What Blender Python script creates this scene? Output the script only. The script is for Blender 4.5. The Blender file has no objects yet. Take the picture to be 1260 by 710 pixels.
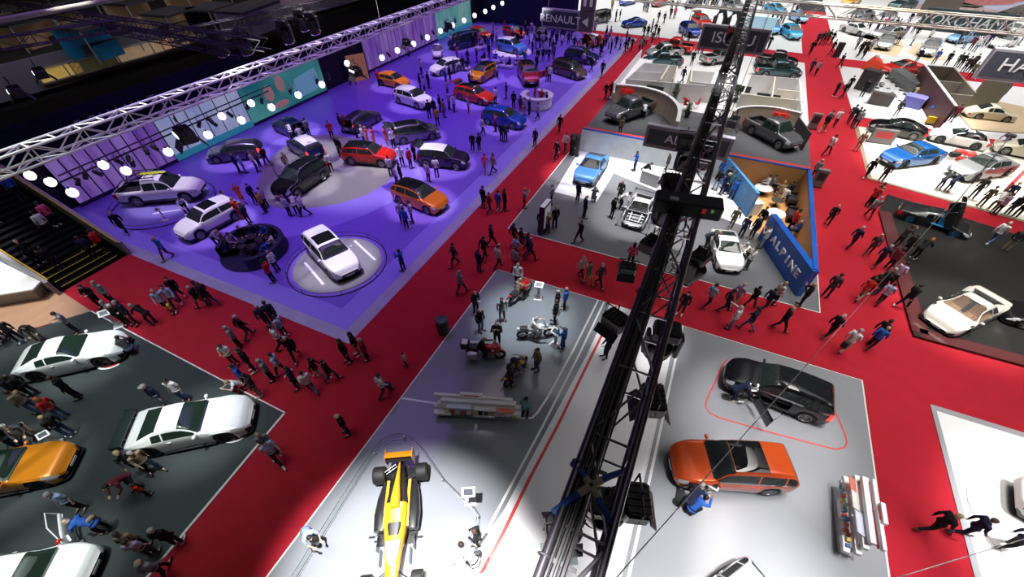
import bpy, bmesh, math, random
from mathutils import Vector, Matrix, Euler
PI = math.pi
C = bpy.context.scene.collection
R = random.Random(7)

# ---------------------------------------------------------------- camera model (1260 x 710 frame)
CAMZ, FPX, PITCH, YAW, PPX, PPY = 16.0, 486.0, math.radians(49.24), math.radians(-24.83), 630.0, 410.6
FW = Vector((math.sin(YAW)*math.cos(PITCH), math.cos(YAW)*math.cos(PITCH), -math.sin(PITCH)))
RT = Vector((math.cos(YAW), -math.sin(YAW), 0.0))
UP = RT.cross(FW)
def at(px, py, z=0.0):
    """where the photograph's point lies in the hall, at height z"""
    d = FW*FPX + RT*(px-PPX) - UP*(py-PPY)
    return Vector((0, 0, CAMZ)) + d*((z-CAMZ)/d.z)

def V(*a): return Vector(a)
ORDN = 'first second third fourth fifth sixth seventh eighth ninth tenth eleventh twelfth thirteenth fourteenth fifteenth sixteenth seventeenth eighteenth nineteenth twentieth twenty-first twenty-second twenty-third twenty-fourth twenty-fifth twenty-sixth'.split()
# ---------------------------------------------------------------- tagging
def tag(o, label=None, cat=None, group=None, kind=None):
    if label: o['label'] = label
    if cat: o['category'] = cat
    if group: o['group'] = group
    if kind: o['kind'] = kind
    return o
def empty(name, loc, rz=0.0):
    o = bpy.data.objects.new(name, None); C.objects.link(o)
    o.empty_display_size = .2
    o.location = loc; o.rotation_euler = (0, 0, rz)
    return o
def thing(name, label, cat, loc, rz=0.0, group=None):
    return tag(empty(name, loc, rz), label, cat, group)
def link(name, me, mats, parent=None, loc=None, rot=None, scale=None):
    """an object on shared mesh data whose materials belong to the object"""
    o = bpy.data.objects.new(name, me); C.objects.link(o)
    if parent: o.parent = parent
    if loc is not None: o.location = loc
    if rot is not None: o.rotation_euler = rot
    if scale is not None: o.scale = scale
    if not isinstance(mats, (list, tuple)): mats = [mats]
    for i, m in enumerate(mats):
        if i < len(o.material_slots):
            o.material_slots[i].link = 'OBJECT'; o.material_slots[i].material = m
    return o

# ---------------------------------------------------------------- mesh builder
class MB:
    def __init__(s): s.v = []; s.f = []; s.m = []; s.mi = 0
    def add(s, vs, fs):
        n = len(s.v); s.v += [tuple(v) for v in vs]
        s.f += [tuple(i+n for i in f) for f in fs]; s.m += [s.mi]*len(fs)
        return s
    def box(s, c, d, rz=0.0, M=None):
        cx, cy, cz = c; x, y, z = d[0]/2, d[1]/2, d[2]/2
        vs = [Vector(p) for p in ((-x,-y,-z),(x,-y,-z),(x,y,-z),(-x,y,-z),(-x,-y,z),(x,-y,z),(x,y,z),(-x,y,z))]
        if M is None: M = Matrix.Rotation(rz, 3, 'Z')
        vs = [M @ v + Vector(c) for v in vs]
        return s.add(vs, [(0,3,2,1),(4,5,6,7),(0,1,5,4),(1,2,6,5),(2,3,7,6),(3,0,4,7)])
    def rbox(s, c, d, b=.02, rz=0.0):
        """box with chamfered upright and top edges"""
        x, y, z = d[0]/2, d[1]/2, d[2]/2; b = min(b, x*.9, y*.9, z*.9)
        M = Matrix.Rotation(rz, 3, 'Z')
        def ring(ix, zz):
            X, Y = x-ix, y-ix
            return [(-X+b,-Y,zz),(X-b,-Y,zz),(X,-Y+b,zz),(X,Y-b,zz),(X-b,Y,zz),(-X+b,Y,zz),(-X,Y-b,zz),(-X,-Y+b,zz)]
        rs = [ring(0,-z), ring(0,z-b), ring(b*.6,z)]
        vs = [M @ Vector(p) + Vector(c) for r in rs for p in r]
        fs = [tuple(reversed(range(8))), tuple(range(16,24))]
        for k in (0,1):
            for i in range(8): j = (i+1) % 8; fs.append((k*8+i, k*8+j, k*8+8+j, k*8+8+i))
        return s.add(vs, fs)
    def tube(s, p, q, r, n=8, r2=None, caps=True):
        p, q = Vector(p), Vector(q); d = q-p
        if d.length < 1e-6: return s
        r2 = r if r2 is None else r2
        d.normalize(); a = d.orthogonal().normalized(); b = d.cross(a)
        vs = []
        for c, rr in ((p, r), (q, r2)):
            for i in range(n):
                t = 2*PI*i/n; vs.append(c + a*math.cos(t)*rr + b*math.sin(t)*rr)
        fs = [(i, (i+1) % n, n+(i+1) % n, n+i) for i in range(n)]
        if caps: fs += [tuple(reversed(range(n))), tuple(range(n, 2*n))]
        return s.add(vs, fs)
    def path(s, pts, r, n=8, closed=False):
        pts = [Vector(p) for p in pts]; m = len(pts); vs = []; fs = []
        prev = None
        for i, p in enumerate(pts):
            if closed: d = pts[(i+1) % m]-pts[i-1]
            else: d = pts[min(i+1, m-1)]-pts[max(i-1, 0)]
            d.normalize()
            up = Vector((0,0,1)) if abs(d.z) < .95 else Vector((1,0,0))
            a = d.cross(up).normalized(); b = a.cross(d)
            for k in range(n):
                t = 2*PI*k/n; vs.append(p + a*math.cos(t)*r + b*math.sin(t)*r)
        rng = range(m if closed else m-1)
        for i in rng:
            j = (i+1) % m
            for k in range(n):
                l = (k+1) % n; fs.append((i*n+k, j*n+k, j*n+l, i*n+l))
        if not closed: fs += [tuple(range(n)), tuple(reversed(range((m-1)*n, m*n)))]
        return s.add(vs, fs)
    def lathe(s, prof, n=24, c=(0,0,0), axis='Z', a0=0.0, a1=2*PI):
        """prof: list of (radius, height)"""
        full = abs(a1-a0-2*PI) < 1e-6; m = n if full else n+1; vs = []
        for (r, h) in prof:
            for i in range(m):
                t = a0+(a1-a0)*i/n
                p = (r*math.cos(t), r*math.sin(t), h)
                if axis == 'Y': p = (p[0], h, p[1])
                elif axis == 'X': p = (h, p[0], p[1])
                vs.append((p[0]+c[0], p[1]+c[1], p[2]+c[2]))
        fs = []
        for k in range(len(prof)-1):
            for i in range(n):
                j = (i+1) % m if full else i+1
                fs.append((k*m+i, k*m+j, k*m+m+j, k*m+m+i))
        return s.add(vs, fs)
    def ball(s, c, r, n=10, sc=(1,1,1), M=None):
        prof = [(math.sin(PI*k/n), -math.cos(PI*k/n)) for k in range(n+1)]
        vs = []; m = n*2
        for (a, h) in prof:
            for i in range(m):
                t = 2*PI*i/m; p = Vector((a*math.cos(t)*r*sc[0], a*math.sin(t)*r*sc[1], h*r*sc[2]))
                if M is not None: p = M @ p
                vs.append(p+Vector(c))
        fs = [(k*m+i, k*m+(i+1) % m, k*m+m+(i+1) % m, k*m+m+i) for k in range(n) for i in range(m)]
        return s.add(vs, fs)
    def prism(s, poly, z0, z1):
        n = len(poly)
        area = sum(poly[i][0]*poly[(i+1) % n][1]-poly[(i+1) % n][0]*poly[i][1] for i in range(n))
        if area < 0: poly = list(reversed(poly))
        vs = [(p[0], p[1], z0) for p in poly]+[(p[0], p[1], z1) for p in poly]
        fs = [tuple(reversed(range(n))), tuple(range(n, 2*n))]+[(i, (i+1) % n, n+(i+1) % n, n+i) for i in range(n)]
        return s.add(vs, fs)
    def extr(s, poly, axis, a, b):
        """poly in the plane across an axis, extruded along it from a to b ('Y': poly is (x,z); 'X': poly is (y,z))"""
        n = len(poly)
        def P(p, t): return (p[0], t, p[1]) if axis == 'Y' else (t, p[0], p[1])
        vs = [P(p, a) for p in poly]+[P(p, b) for p in poly]
        fs = [tuple(range(n)), tuple(reversed(range(n, 2*n)))]+[(i, n+i, n+(i+1) % n, (i+1) % n) for i in range(n)]
        return s.add(vs, fs)
    def ribbon(s, pts, w, z):
        """flat strip along ground points"""
        pts = [Vector((p[0], p[1], 0)) for p in pts]; L = []; n = len(pts)
        for i, p in enumerate(pts):
            d = pts[min(i+1, n-1)]-pts[max(i-1, 0)]; d.normalize(); nn = Vector((-d.y, d.x, 0))*w/2
            L.append((p+nn, p-nn))
        h = .006
        for i in range(n-1):
            a, b = L[i]; c, d = L[i+1]
            vs = [Vector((p.x, p.y, zz)) for zz in (z-h, z) for p in (a, b, d, c)]
            s.add(vs, [(0,1,2,3),(7,6,5,4),(0,4,5,1),(1,5,6,2),(2,6,7,3),(3,7,4,0)])
        return s
    def wallpath(s, pts, z0, z1, th):
        pts = [Vector((p[0], p[1], 0)) for p in pts]; n = len(pts); L = []
        for i, p in enumerate(pts):
            d = pts[min(i+1, n-1)]-pts[max(i-1, 0)]; d.normalize(); nn = Vector((-d.y, d.x, 0))*th/2
            L.append((p+nn, p-nn))
        for i in range(n-1):
            a, b = L[i]; c, d = L[i+1]
            s.add([Vector((p.x, p.y, zz)) for zz in (z0, z1) for p in (a, b, d, c)],
                  [(0,1,2,3),(7,6,5,4),(0,4,5,1),(1,5,6,2),(2,6,7,3),(3,7,4,0)])
        return s
    def mesh(s, name, smooth=False, nm=1, ang=None):
        me = bpy.data.meshes.new(name); me.from_pydata(s.v, [], s.f); me.update()
        bm = bmesh.new(); bm.from_mesh(me); bmesh.ops.recalc_face_normals(bm, faces=bm.faces)
        bm.to_mesh(me); bm.free()
        for _ in range(nm): me.materials.append(None)
        for p, i in zip(me.polygons, s.m): p.material_index = i
        if smooth:
            for p in me.polygons: p.use_smooth = True
            if ang:
                try: me.set_sharp_from_angle(angle=math.radians(ang))
                except Exception: pass
        return me
    def build(s, name, mats, parent=None, smooth=False, ang=40, loc=None, rot=None):
        if not isinstance(mats, (list, tuple)): mats = [mats]
        return link(name, s.mesh(name, smooth, len(mats), ang), mats, parent, loc, rot)

# ---------------------------------------------------------------- materials
MC = {}
def mat(name, col, rough=.5, metal=0.0, emit=0.0, coat=0.0, spec=.5, noise=0.0, nscale=40.0, bump=0.0, trans=0.0, alpha=1.0):
    key = name
    if key in MC: return MC[key]
    m = bpy.data.materials.new(name); m.use_nodes = True
    nt = m.node_tree; b = nt.nodes['Principled BSDF']
    b.inputs['Base Color'].default_value = (*col, 1); b.inputs['Roughness'].default_value = rough
    b.inputs['Metallic'].default_value = metal; b.inputs['Coat Weight'].default_value = coat
    b.inputs['Coat Roughness'].default_value = .06
    b.inputs['Specular IOR Level'].default_value = spec
    b.inputs['Transmission Weight'].default_value = trans
    b.inputs['Alpha'].default_value = alpha
    if emit:
        b.inputs['Emission Color'].default_value = (*col, 1); b.inputs['Emission Strength'].default_value = emit
    if noise or bump:
        tc = nt.nodes.new('ShaderNodeTexCoord'); nz = nt.nodes.new('ShaderNodeTexNoise')
        nz.inputs['Scale'].default_value = nscale; nz.inputs['Detail'].default_value = 4
        nt.links.new(tc.outputs['Object'], nz.inputs['Vector'])
        if noise:
            mx = nt.nodes.new('ShaderNodeMixRGB'); mx.blend_type = 'MIX'
            mx.inputs[1].default_value = (*[c*(1-noise) for c in col], 1); mx.inputs[2].default_value = (*[min(1, c*(1+noise)) for c in col], 1)
            nt.links.new(nz.outputs['Fac'], mx.inputs[0]); nt.links.new(mx.outputs[0], b.inputs['Base Color'])
        if bump:
            bp = nt.nodes.new('ShaderNodeBump'); bp.inputs['Strength'].default_value = bump; bp.inputs['Distance'].default_value = .01
            nt.links.new(nz.outputs['Fac'], bp.inputs['Height']); nt.links.new(bp.outputs['Normal'], b.inputs['Normal'])
    MC[key] = m; return m
def glass_mat(name, col, amount, rough=.03):
    """tinted pane: part clear, part mirror"""
    if name in MC: return MC[name]
    m = bpy.data.materials.new(name); m.use_nodes = True; nt = m.node_tree; nt.nodes.clear()
    out = nt.nodes.new('ShaderNodeOutputMaterial'); mx = nt.nodes.new('ShaderNodeMixShader')
    tr = nt.nodes.new('ShaderNodeBsdfTransparent'); gl = nt.nodes.new('ShaderNodeBsdfPrincipled')
    tr.inputs['Color'].default_value = (*col, 1)
    gl.inputs['Base Color'].default_value = (*[c*.15 for c in col], 1); gl.inputs['Roughness'].default_value = rough
    gl.inputs['Specular IOR Level'].default_value = .8
    mx.inputs[0].default_value = amount
    nt.links.new(tr.outputs[0], mx.inputs[1]); nt.links.new(gl.outputs[0], mx.inputs[2]); nt.links.new(mx.outputs[0], out.inputs['Surface'])
    MC[name] = m; return m
def plank_mat(name, c1, c2, rough, sx, sy, rot=0.0):
    if name in MC: return MC[name]
    m = bpy.data.materials.new(name); m.use_nodes = True; nt = m.node_tree; b = nt.nodes['Principled BSDF']
    tc = nt.nodes.new('ShaderNodeTexCoord'); mp = nt.nodes.new('ShaderNodeMapping'); br = nt.nodes.new('ShaderNodeTexBrick')
    mp.inputs['Rotation'].default_value = (0, 0, rot)
    br.inputs['Color1'].default_value = (*c1, 1); br.inputs['Color2'].default_value = (*c2, 1)
    br.inputs['Mortar'].default_value = (*[c*.8 for c in c1], 1); br.inputs['Mortar Size'].default_value = .006
    br.inputs['Scale'].default_value = 1.0; br.inputs['Brick Width'].default_value = sx; br.inputs['Row Height'].default_value = sy
    nt.links.new(tc.outputs['Object'], mp.inputs['Vector']); nt.links.new(mp.outputs['Vector'], br.inputs['Vector'])
    nt.links.new(br.outputs['Color'], b.inputs['Base Color']); b.inputs['Roughness'].default_value = rough
    MC[name] = m; return m

BLACK = mat('black metal', (.012,.012,.014), .45)
DARK = mat('charcoal plastic', (.03,.03,.034), .5)
RUBBER = mat('tyre rubber', (.012,.012,.012), .65)
CHROME = mat('chrome', (.75,.75,.77), .18, 1.0)
ALU = mat('truss aluminium', (.62,.60,.62), .32, .9)
ALUDK = mat('black truss metal', (.018,.018,.02), .6, .2)
WHITE = mat('white panel', (.82,.82,.82), .4)
GREYP = mat('grey panel', (.32,.32,.34), .5)
REDP = mat('red panel', (.62,.03,.03), .4)
STEEL = mat('steel', (.35,.35,.36), .35, .8)
WOODL = plank_mat('pale wood wall', (.62,.50,.38), (.58,.46,.34), .5, 3.0, .25)
GLASS = glass_mat('clear glass', (.93,.96,.96), .10)
CARGLASS = glass_mat('car glass', (.20,.27,.25), .62)
CARGLASSD = glass_mat('dark car glass', (.06,.07,.08), .8)
LAMPW = mat('headlamp', (.75,.78,.8), .12, .3, coat=1)
LAMPR = mat('tail lamp', (.55,.01,.01), .2, coat=1)
LAMPON = mat('lit tail lamp', (1.0,.05,.03), .3, emit=3.0)
RIM = mat('alloy rim', (.45,.45,.46), .3, .9)
RIMDK = mat('dark rim', (.03,.03,.032), .35, .6)
LEATHER = mat('dark leather', (.02,.02,.022), .5)
GLOW = mat('globe lamp glow', (1.0,.97,1.0), .4, emit=3.0)

def text(name, s, size, m, parent, loc, rot, ext=.02, align='CENTER', shear=0.0, space=1.0, sx=1.0, bold=0.0):
    cu = bpy.data.curves.new(name, 'FONT'); cu.body = s; cu.size = size; cu.extrude = ext; cu.align_x = align; cu.align_y = 'CENTER'
    cu.shear = shear; cu.space_character = space; cu.offset = bold
    tmp = bpy.data.objects.new(name, cu); C.objects.link(tmp)
    dg = bpy.context.evaluated_depsgraph_get(); dg.update()
    me = bpy.data.meshes.new_from_object(tmp.evaluated_get(dg)); bpy.data.objects.remove(tmp)
    me.materials.clear(); me.materials.append(None); o = link(name, me, m)
    if parent: o.parent = parent
    o.location = loc; o.rotation_euler = rot; o.scale = (sx, 1, 1)
    return o
# ---------------------------------------------------------------- floors
def slab(name, poly, m, z1=0.0, z0=-.05, kind='structure'):
    o = MB().prism([(p[0], p[1]) for p in poly], z0, z1).build(name, m)
    tag(o, kind=kind); return o
def rect(x0, x1, y0, y1): return [(x0, y0), (x1, y0), (x1, y1), (x0, y1)]
def px(*pts, z=0.0): return [tuple(at(a, b, z)[:2]) for a, b in pts]
CARPET = mat('red carpet', (.40,.015,.028), .9, spec=.15, noise=.14, nscale=1.3, bump=.25)
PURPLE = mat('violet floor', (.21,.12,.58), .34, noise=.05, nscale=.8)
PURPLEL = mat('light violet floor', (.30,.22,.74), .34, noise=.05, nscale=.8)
OVAL = mat('grey oval floor', (.27,.265,.25), .35, noise=.06, nscale=.7)
EDGE = plank_mat('grey violet border tiles', (.40,.37,.50), (.34,.31,.44), .4, .8, .8)
NISF = mat('dark green grey floor', (.048,.057,.057), .28, noise=.12, nscale=.5)
TAN = plank_mat('tan wooden floor', (.50,.30,.19), (.46,.275,.175), .35, 4.0, .3, PI/2)
HONF = mat('grey glossy floor', (.22,.235,.26), .12, noise=.04, nscale=.6)
HONW = mat('white glossy floor', (.80,.80,.81), .16)
HONR = mat('light grey glossy floor', (.27,.28,.30), .14, noise=.04, nscale=.6)
ALPF = mat('mid grey floor', (.155,.16,.17), .3, noise=.05, nscale=.6)
ISUF = mat('dark grey floor', (.085,.088,.095), .4, noise=.08, nscale=.8)
FARW = mat('far white floor', (.72,.72,.71), .35)
CREAM = mat('cream floor', (.70,.67,.58), .3)
MCLF = plank_mat('black stone tiles', (.026,.025,.023), (.020,.019,.018), .28, 3.0, 3.0)
PALEW = plank_mat('pale wood patch', (.78,.62,.42), (.74,.58,.39), .4, 2.0, .2)
EDGEW = mat('white edge strip', (.75,.74,.70), .4)
LINEW = mat('white line', (.82,.82,.82), .35)
LINER = mat('red line', (.65,.03,.02), .35)
CONC = mat('dark concrete', (.02,.02,.023), .6)

slab('floor', rect(-125, 75, -25, 190), CONC, -.06, -.3)
slab('red_carpet_floor', rect(-31.2, 16.0, -18, 105), CARPET, -.02, -.055)
slab('red_carpet_floor', rect(16.0, 60, 10, 54.6), CARPET, -.02, -.055)
# purple stand
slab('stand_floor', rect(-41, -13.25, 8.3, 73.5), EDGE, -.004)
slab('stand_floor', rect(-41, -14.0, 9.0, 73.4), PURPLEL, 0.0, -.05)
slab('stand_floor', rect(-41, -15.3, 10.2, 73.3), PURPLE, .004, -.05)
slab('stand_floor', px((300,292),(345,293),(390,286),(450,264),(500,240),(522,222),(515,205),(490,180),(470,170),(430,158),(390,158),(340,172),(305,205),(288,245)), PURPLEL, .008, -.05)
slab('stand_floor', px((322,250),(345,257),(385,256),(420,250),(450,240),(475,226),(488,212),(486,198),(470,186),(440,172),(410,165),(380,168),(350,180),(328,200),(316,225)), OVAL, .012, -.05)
# dark green stand and the pale floors beside it
slab('stand_floor', [(-28.0, 4.08), (-17.4, 3.86), (-13.3, 3.8), (-12.4, -6), (-12.0, -16), (-46, -16), (-46, -6), (-30.5, .9), (-29.3, 2.1)], NISF)
o = MB(); o.ribbon([(-13.2, 3.8), (-12.4, -6), (-12.0, -16)], .10, .012); o.ribbon([(-28, 4.1), (-17.4, 3.9), (-13.2, 3.85)], .06, .01); tag(o.build('trim_stand', EDGEW), kind='structure')
slab('stand_floor', [(-31.75, 4.4), (-28.0, 4.1), (-29.4, 2.1), (-30.5, .9), (-46, -6), (-60, -6), (-60, 4.4)], TAN, -.004)
# bright grey stand
slab('stand_floor', rect(-8.85, 10.88, -14, 16.93), HONF)
slab('stand_floor', [(2.2, 16.9), (10.85, 16.9), (10.85, -14), (2.4, -14)], HONR, .003)
slab('stand_floor', [(-1.65, 16.92), (-1.72, 12.8), (-2.05, 8), (-2.3, 4.2), (-2.74, 1.6), (-3.2, -2), (-4, -14), (2.3, -14), (2.4, 4), (2.33, 10), (2.1, 16.92)], HONW, .004)
o = MB()
o.ribbon([(-2.0, 16.9), (-2.08, 12.8), (-2.28, 8), (-2.55, 3.5), (-2.95, 1.6), (-3.6, -3), (-4.6, -14)], .10, .007)
a1 = [(-2.35, 16.9), (-2.45, 12.8), (-2.62, 9.6)]
cv = [at(x, y) for x, y in ((661,508),(655,514),(644,515),(630,512),(600,506),(560,500),(495,490))]
o.ribbon(a1+[(p.x, p.y) for p in cv], .10, .008)
for dx in (0, .32): o.ribbon([(2.08+dx, 16.9), (2.2+dx, 10), (2.3+dx, 4), (2.4+dx, -3)], .11, .007)
tag(o.build('trim_floor_lines', LINEW), kind='structure')
o = MB(); o.ribbon([at(*p)[:2] for p in ((758.4,376.7),(722,450),(686,524),(650,592),(620,654),(590.6,709))]+[(-2.5, -3)], .13, .009)
o.ribbon([at(*p)[:2] for p in ((895,442),(888,450),(880,470),(870,490),(868,500),(873,508),(885,514),(940,530),(1000,546),(1028,553),(1038,551),(1042,545),(1040,535),(1026,503))], .06, .009)
tag(o.build('trim_red_lines', LINER), kind='structure')
o = MB(); o.ribbon([(-8.85, -14), (-8.85, 16.93), (10.88, 16.93), (10.88, -14)], .07, .012); tag(o.build('trim_stand', EDGEW), kind='structure')
# light grey stand with the blue walls
slab('stand_floor', rect(-10.1, 9.22, 21.17, 36.5), ALPF)
slab('stand_floor', [(-8.9, 27.05), (-5.5, 27.0), (-5.53, 31.9), (2.6, 28.9), (4.85, 28.3), (6.0, 27.7), (5.0, 34.7), (-9.4, 34.7)], HONW, .004)
o = MB(); o.ribbon([(-10.1, 36), (-10.1, 21.17), (9.22, 21.17), (9.22, 36)], .08, .012); tag(o.build('trim_stand', EDGEW), kind='structure')
# dark grey pickup stand, white floor behind it
slab('stand_floor', rect(-10.4, 9.22, 34.8, 48), ISUF, .002)
slab('stand_floor', rect(-10.5, 9.3, 48, 71), FARW, .003)
# far white floors
slab('stand_floor', rect(-60, 9.1, 75.6, 150), FARW, .002)
slab('stand_floor', rect(13.3, 75, 75.2, 150), FARW, .002)
slab('floor_booth', px((1104,93),(1137,84),(1170,131),(1150,139)), mat('dark red booth floor', (.20,.012,.02), .6), .012)
slab('red_carpet_floor', rect(16, 75, 54.5, 76), CARPET, -.02, -.055)
tag(MB().box((-10, 75, 26), (240, 230, .4)).build('ceiling', CONC), kind='structure')
slab('stand_floor', rect(-40, -22, 73.5, 84), CONC, .006)
for pp in (((1040,42),(1052,33),(1068,42),(1060,62),(1103,70),(1112,58),(1108,42)), ((1115,64),(1128,52),(1152,58),(1165,74),(1140,76))):
    slab('stand_floor', px(*pp), PALEW, .006)
# right hand stands
slab('stand_floor', [(13.5, 39.7), (22.7, 37.3), (60, 33), (60, 51), (13.5, 51)], CREAM, .0)
o = MB(); o.ribbon([(13.5, 51), (13.5, 39.7), (22.7, 37.3), (60, 33)], .35, .012); tag(o.build('trim_stand', mat('brown edge', (.30,.22,.15), .4)), kind='structure')
slab('stand_floor', [(13.5, 53.8), (30, 52.6), (60, 49.5), (60, 71.5), (13.3, 71.5)], HONW, .001)
slab('stand_floor', rect(13.65, 60, -14, 16.6), mat('white ribbed floor', (.86,.86,.86), .35), .0)
o = MB(); o.ribbon([(13.7, -14), (13.7, 16.6), (60, 16.6)], .35, .012); tag(o.build('trim_stand', GREYP), kind='structure')
# black plinth with the two supercars
pl = [(13.62, 21.25), (40, 21.25), (40, 32), (22.9, 34.4), (17, 36.4), (14.35, 37.2), (13.5, 34.4)]
slab('stand_floor', pl, MCLF, .12, -.05)
o = MB()
for a, b in (((13.95, 21.6), (13.85, 34.4)), ((13.95, 21.6), (40, 21.6))):
    o.ribbon([a, b], .75, .128)
tag(o.build('trim_glass_edge', mat('dark red glass edge', (.10,.030,.030), .12)), kind='structure')
def gz(x, y):
    """height of the floor a person stands on"""
    if 13.6 < x < 40 and 21.2 < y < 34: return .125
    return .012

# ---------------------------------------------------------------- walls of the stands
def wall(name, pts, z0, z1, th, m): return tag(MB().wallpath(pts, z0, z1, th).build(name, m), kind='structure')
BLUE = mat('blue wall', (.006,.10,.48), .35)
SNOW = mat('mountain picture wall', (.74,.80,.84), .4, noise=.25, nscale=1.1)
wall('wall_back', [(-9.4, 34.65), (2.2, 34.65)], 0, 1.82, .12, SNOW)
wall('trim_wall_top', [(-9.4, 34.66), (8.05, 34.66)], 1.82, 1.92, .14, BLUE)
wall('trim_wall_top', [(-9.4, 34.95), (8.1, 34.95)], 1.80, 1.90, .34, mat('red wall top', (.62,.05,.05), .4))
wall('wall_back', [(2.2, 34.66), (8.05, 34.66)], 0, 1.82, .12, mat('orange wood wall', (.50,.26,.10), .45))
wall('wall_right', [(8.0, 34.7), (8.02, 22.3)], 0, 1.82, .12, mat('orange wood wall', (.5,.26,.1), .45))
wall('trim_wall_top', [(8.05, 34.72), (8.07, 22.25)], 1.82, 1.92, .26, BLUE)
SNOWB = mat('blue mountain wall', (.05,.25,.66), .35, noise=.75, nscale=.9)
wall('wall_diagonal', [(2.45, 34.3), (4.85, 29.6)], 0, 1.86, .18, SNOWB)
wa, wb = Vector((5.85, 27.3, 0)), Vector((8.12, 22.15, 0))
wall('wall_diagonal', [wa, wb], 0, 1.86, .36, BLUE)
dv = (wb-wa).normalized(); nv = Vector((dv.y, -dv.x, 0)); nv = nv if nv.y < 0 else -nv
lt = thing('wall_lettering', 'white raised letters on the blue diagonal wall', 'sign', (wa+wb)/2+dv*.35+nv*.20+Vector((0, 0, .95)))
ang = math.atan2(dv.y, dv.x)
for i, ch in enumerate('ALPINE'):
    text('letter', ch, .70, mat('white letters', (.85,.85,.85), .4), lt, dv*(i-2.5)*.64, (PI/2, 0, ang), .04, sx=1.25, bold=.012)
slab('lounge_floor', [(3.0, 34.5), (7.9, 34.5), (7.9, 22.8), (6.0, 27.3), (4.9, 29.8)], plank_mat('orange wood floor', (.58,.31,.11), (.54,.285,.10), .4, 2.5, .2, PI/2), .008)
slab('lounge_floor', [(7.9, 25.6), (7.9, 22.9), (6.7, 25.6)], mat('dark kitchen floor', (.03,.03,.032), .4), .011)

# wooden curved walls and the offices behind them
OFF = mat('office partition', (.66,.63,.64), .5); OFFC = mat('cream partition', (.72,.66,.56), .5)
def curve_pts(pts, z, n=6):
    P = [at(x, y, z) for x, y in pts]; out = []
    for i in range(len(P)-1):
        p0, p1, p2, p3 = P[max(i-1, 0)], P[i], P[i+1], P[min(i+2, len(P)-1)]
        for k in range(n):
            u = k/n; out.append(.5*((2*p1)+(-p0+p2)*u+(2*p0-5*p1+4*p2-p3)*u*u+(-p0+3*p1-3*p2+p3)*u**3))
    return out+[P[-1]]
cl = curve_pts(((758,104),(775,105),(795,108),(815,114),(829,123),(836,134),(834,150)), 1.85)
wall('wall_curved', cl, 0, 1.8, .16, WOODL); wall('trim_wall_top', cl, 1.8, 1.9, .34, WHITE)
cr = curve_pts(((903,137),(908,133),(925,130.5),(945,131),(965,134),(986,139)), 1.85)
wall('wall_curved', cr, 0, 1.8, .16, WOODL); wall('trim_wall_top', cr, 1.8, 1.88, .22, WHITE)
wall('wall_end', [cr[-1], cr[-1]+Vector((.9, -3.4, 0))], 0, 1.5, .12, mat('dark end wall', (.03,.03,.035), .5))
for i, (pt, rz) in enumerate(((Vector(cl[5])*.5+Vector(cl[6])*.5, None), (Vector(cr[-7]), None))):
    k = (5, len(cr)-8)[i]; c_ = (cl, cr)[i]; d_ = (Vector(c_[k+1])-Vector(c_[k])).normalized(); n_ = Vector((d_.y, -d_.x, 0)); n_ = n_ if n_.y < 0 else -n_
    t = thing('wall_lettering', 'red block letters on the %s curved wooden wall' % ('left', 'right')[i], 'sign', Vector((pt.x, pt.y, 1.35))+n_*.26, math.atan2(d_.y, d_.x), 'red letters on the curved walls')
    text('lettering', 'ISUZU', .42, mat('red letters', (.8,.02,.015), .4, emit=.25), t, (0, 0, 0), (PI/2, 0, 0), .12, sx=1.1, bold=.03)
def P2(x, y, z=1.8): return tuple(at(x, y, z)[:2])
L0 = at(761,104,1.8); L1 = at(803,62,1.8)
for nm, pts, h, m_ in (
    ('partition', [(-10.0, 47.1), (-10.1, 60.5)], 1.8, OFF), ('partition', [P2(793,77), P2(834,81)], 1.8, OFF), ('partition', [P2(782,88), P2(820,89.5)], 1.8, OFF),
    ('partition', [P2(771,97), P2(868,105)], 1.8, OFF), ('partition', [P2(823,81), P2(813,97.5)], 1.8, OFFC), ('partition', [P2(834,81), P2(828,97)], 1.8, OFFC), ('partition', [P2(793,77), P2(771,97)], 1.8, OFF),
    ('partition', [P2(852,83), P2(850,100)], 1.8, OFFC), ('partition', [P2(850,84), P2(880,86)], 1.6, OFF), ('partition', [P2(850,100), P2(885,104)], 1.8, OFF),
    ('partition', [P2(924,92), P2(983,97)], 1.8, OFF), ('partition', [P2(924,92), P2(914,116)], 1.8, OFF), ('partition', [P2(912,115), P2(988,124)], 1.8, OFFC), ('partition', [P2(954,95), P2(950,120)], 1.8, OFFC),
    ('partition', [P2(958,107), P2(986,110)], 1.6, OFFC), ('partition', [P2(984,97), P2(987,138)], 1.8, WHITE), ('partition', [P2(989,78), P2(993,138)], .35, WHITE)):
    pr = Vector((*pts[0], 0)), Vector((*pts[1], 0)); wall('wall_partition', pr, 0, h, .12, m_)
slab('ledge_floor', [(-10.1, 47.2), (-10.1, 60.4), (-8.4, 60.4), (-9.1, 47.2)], WHITE, .9, 0)

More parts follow.
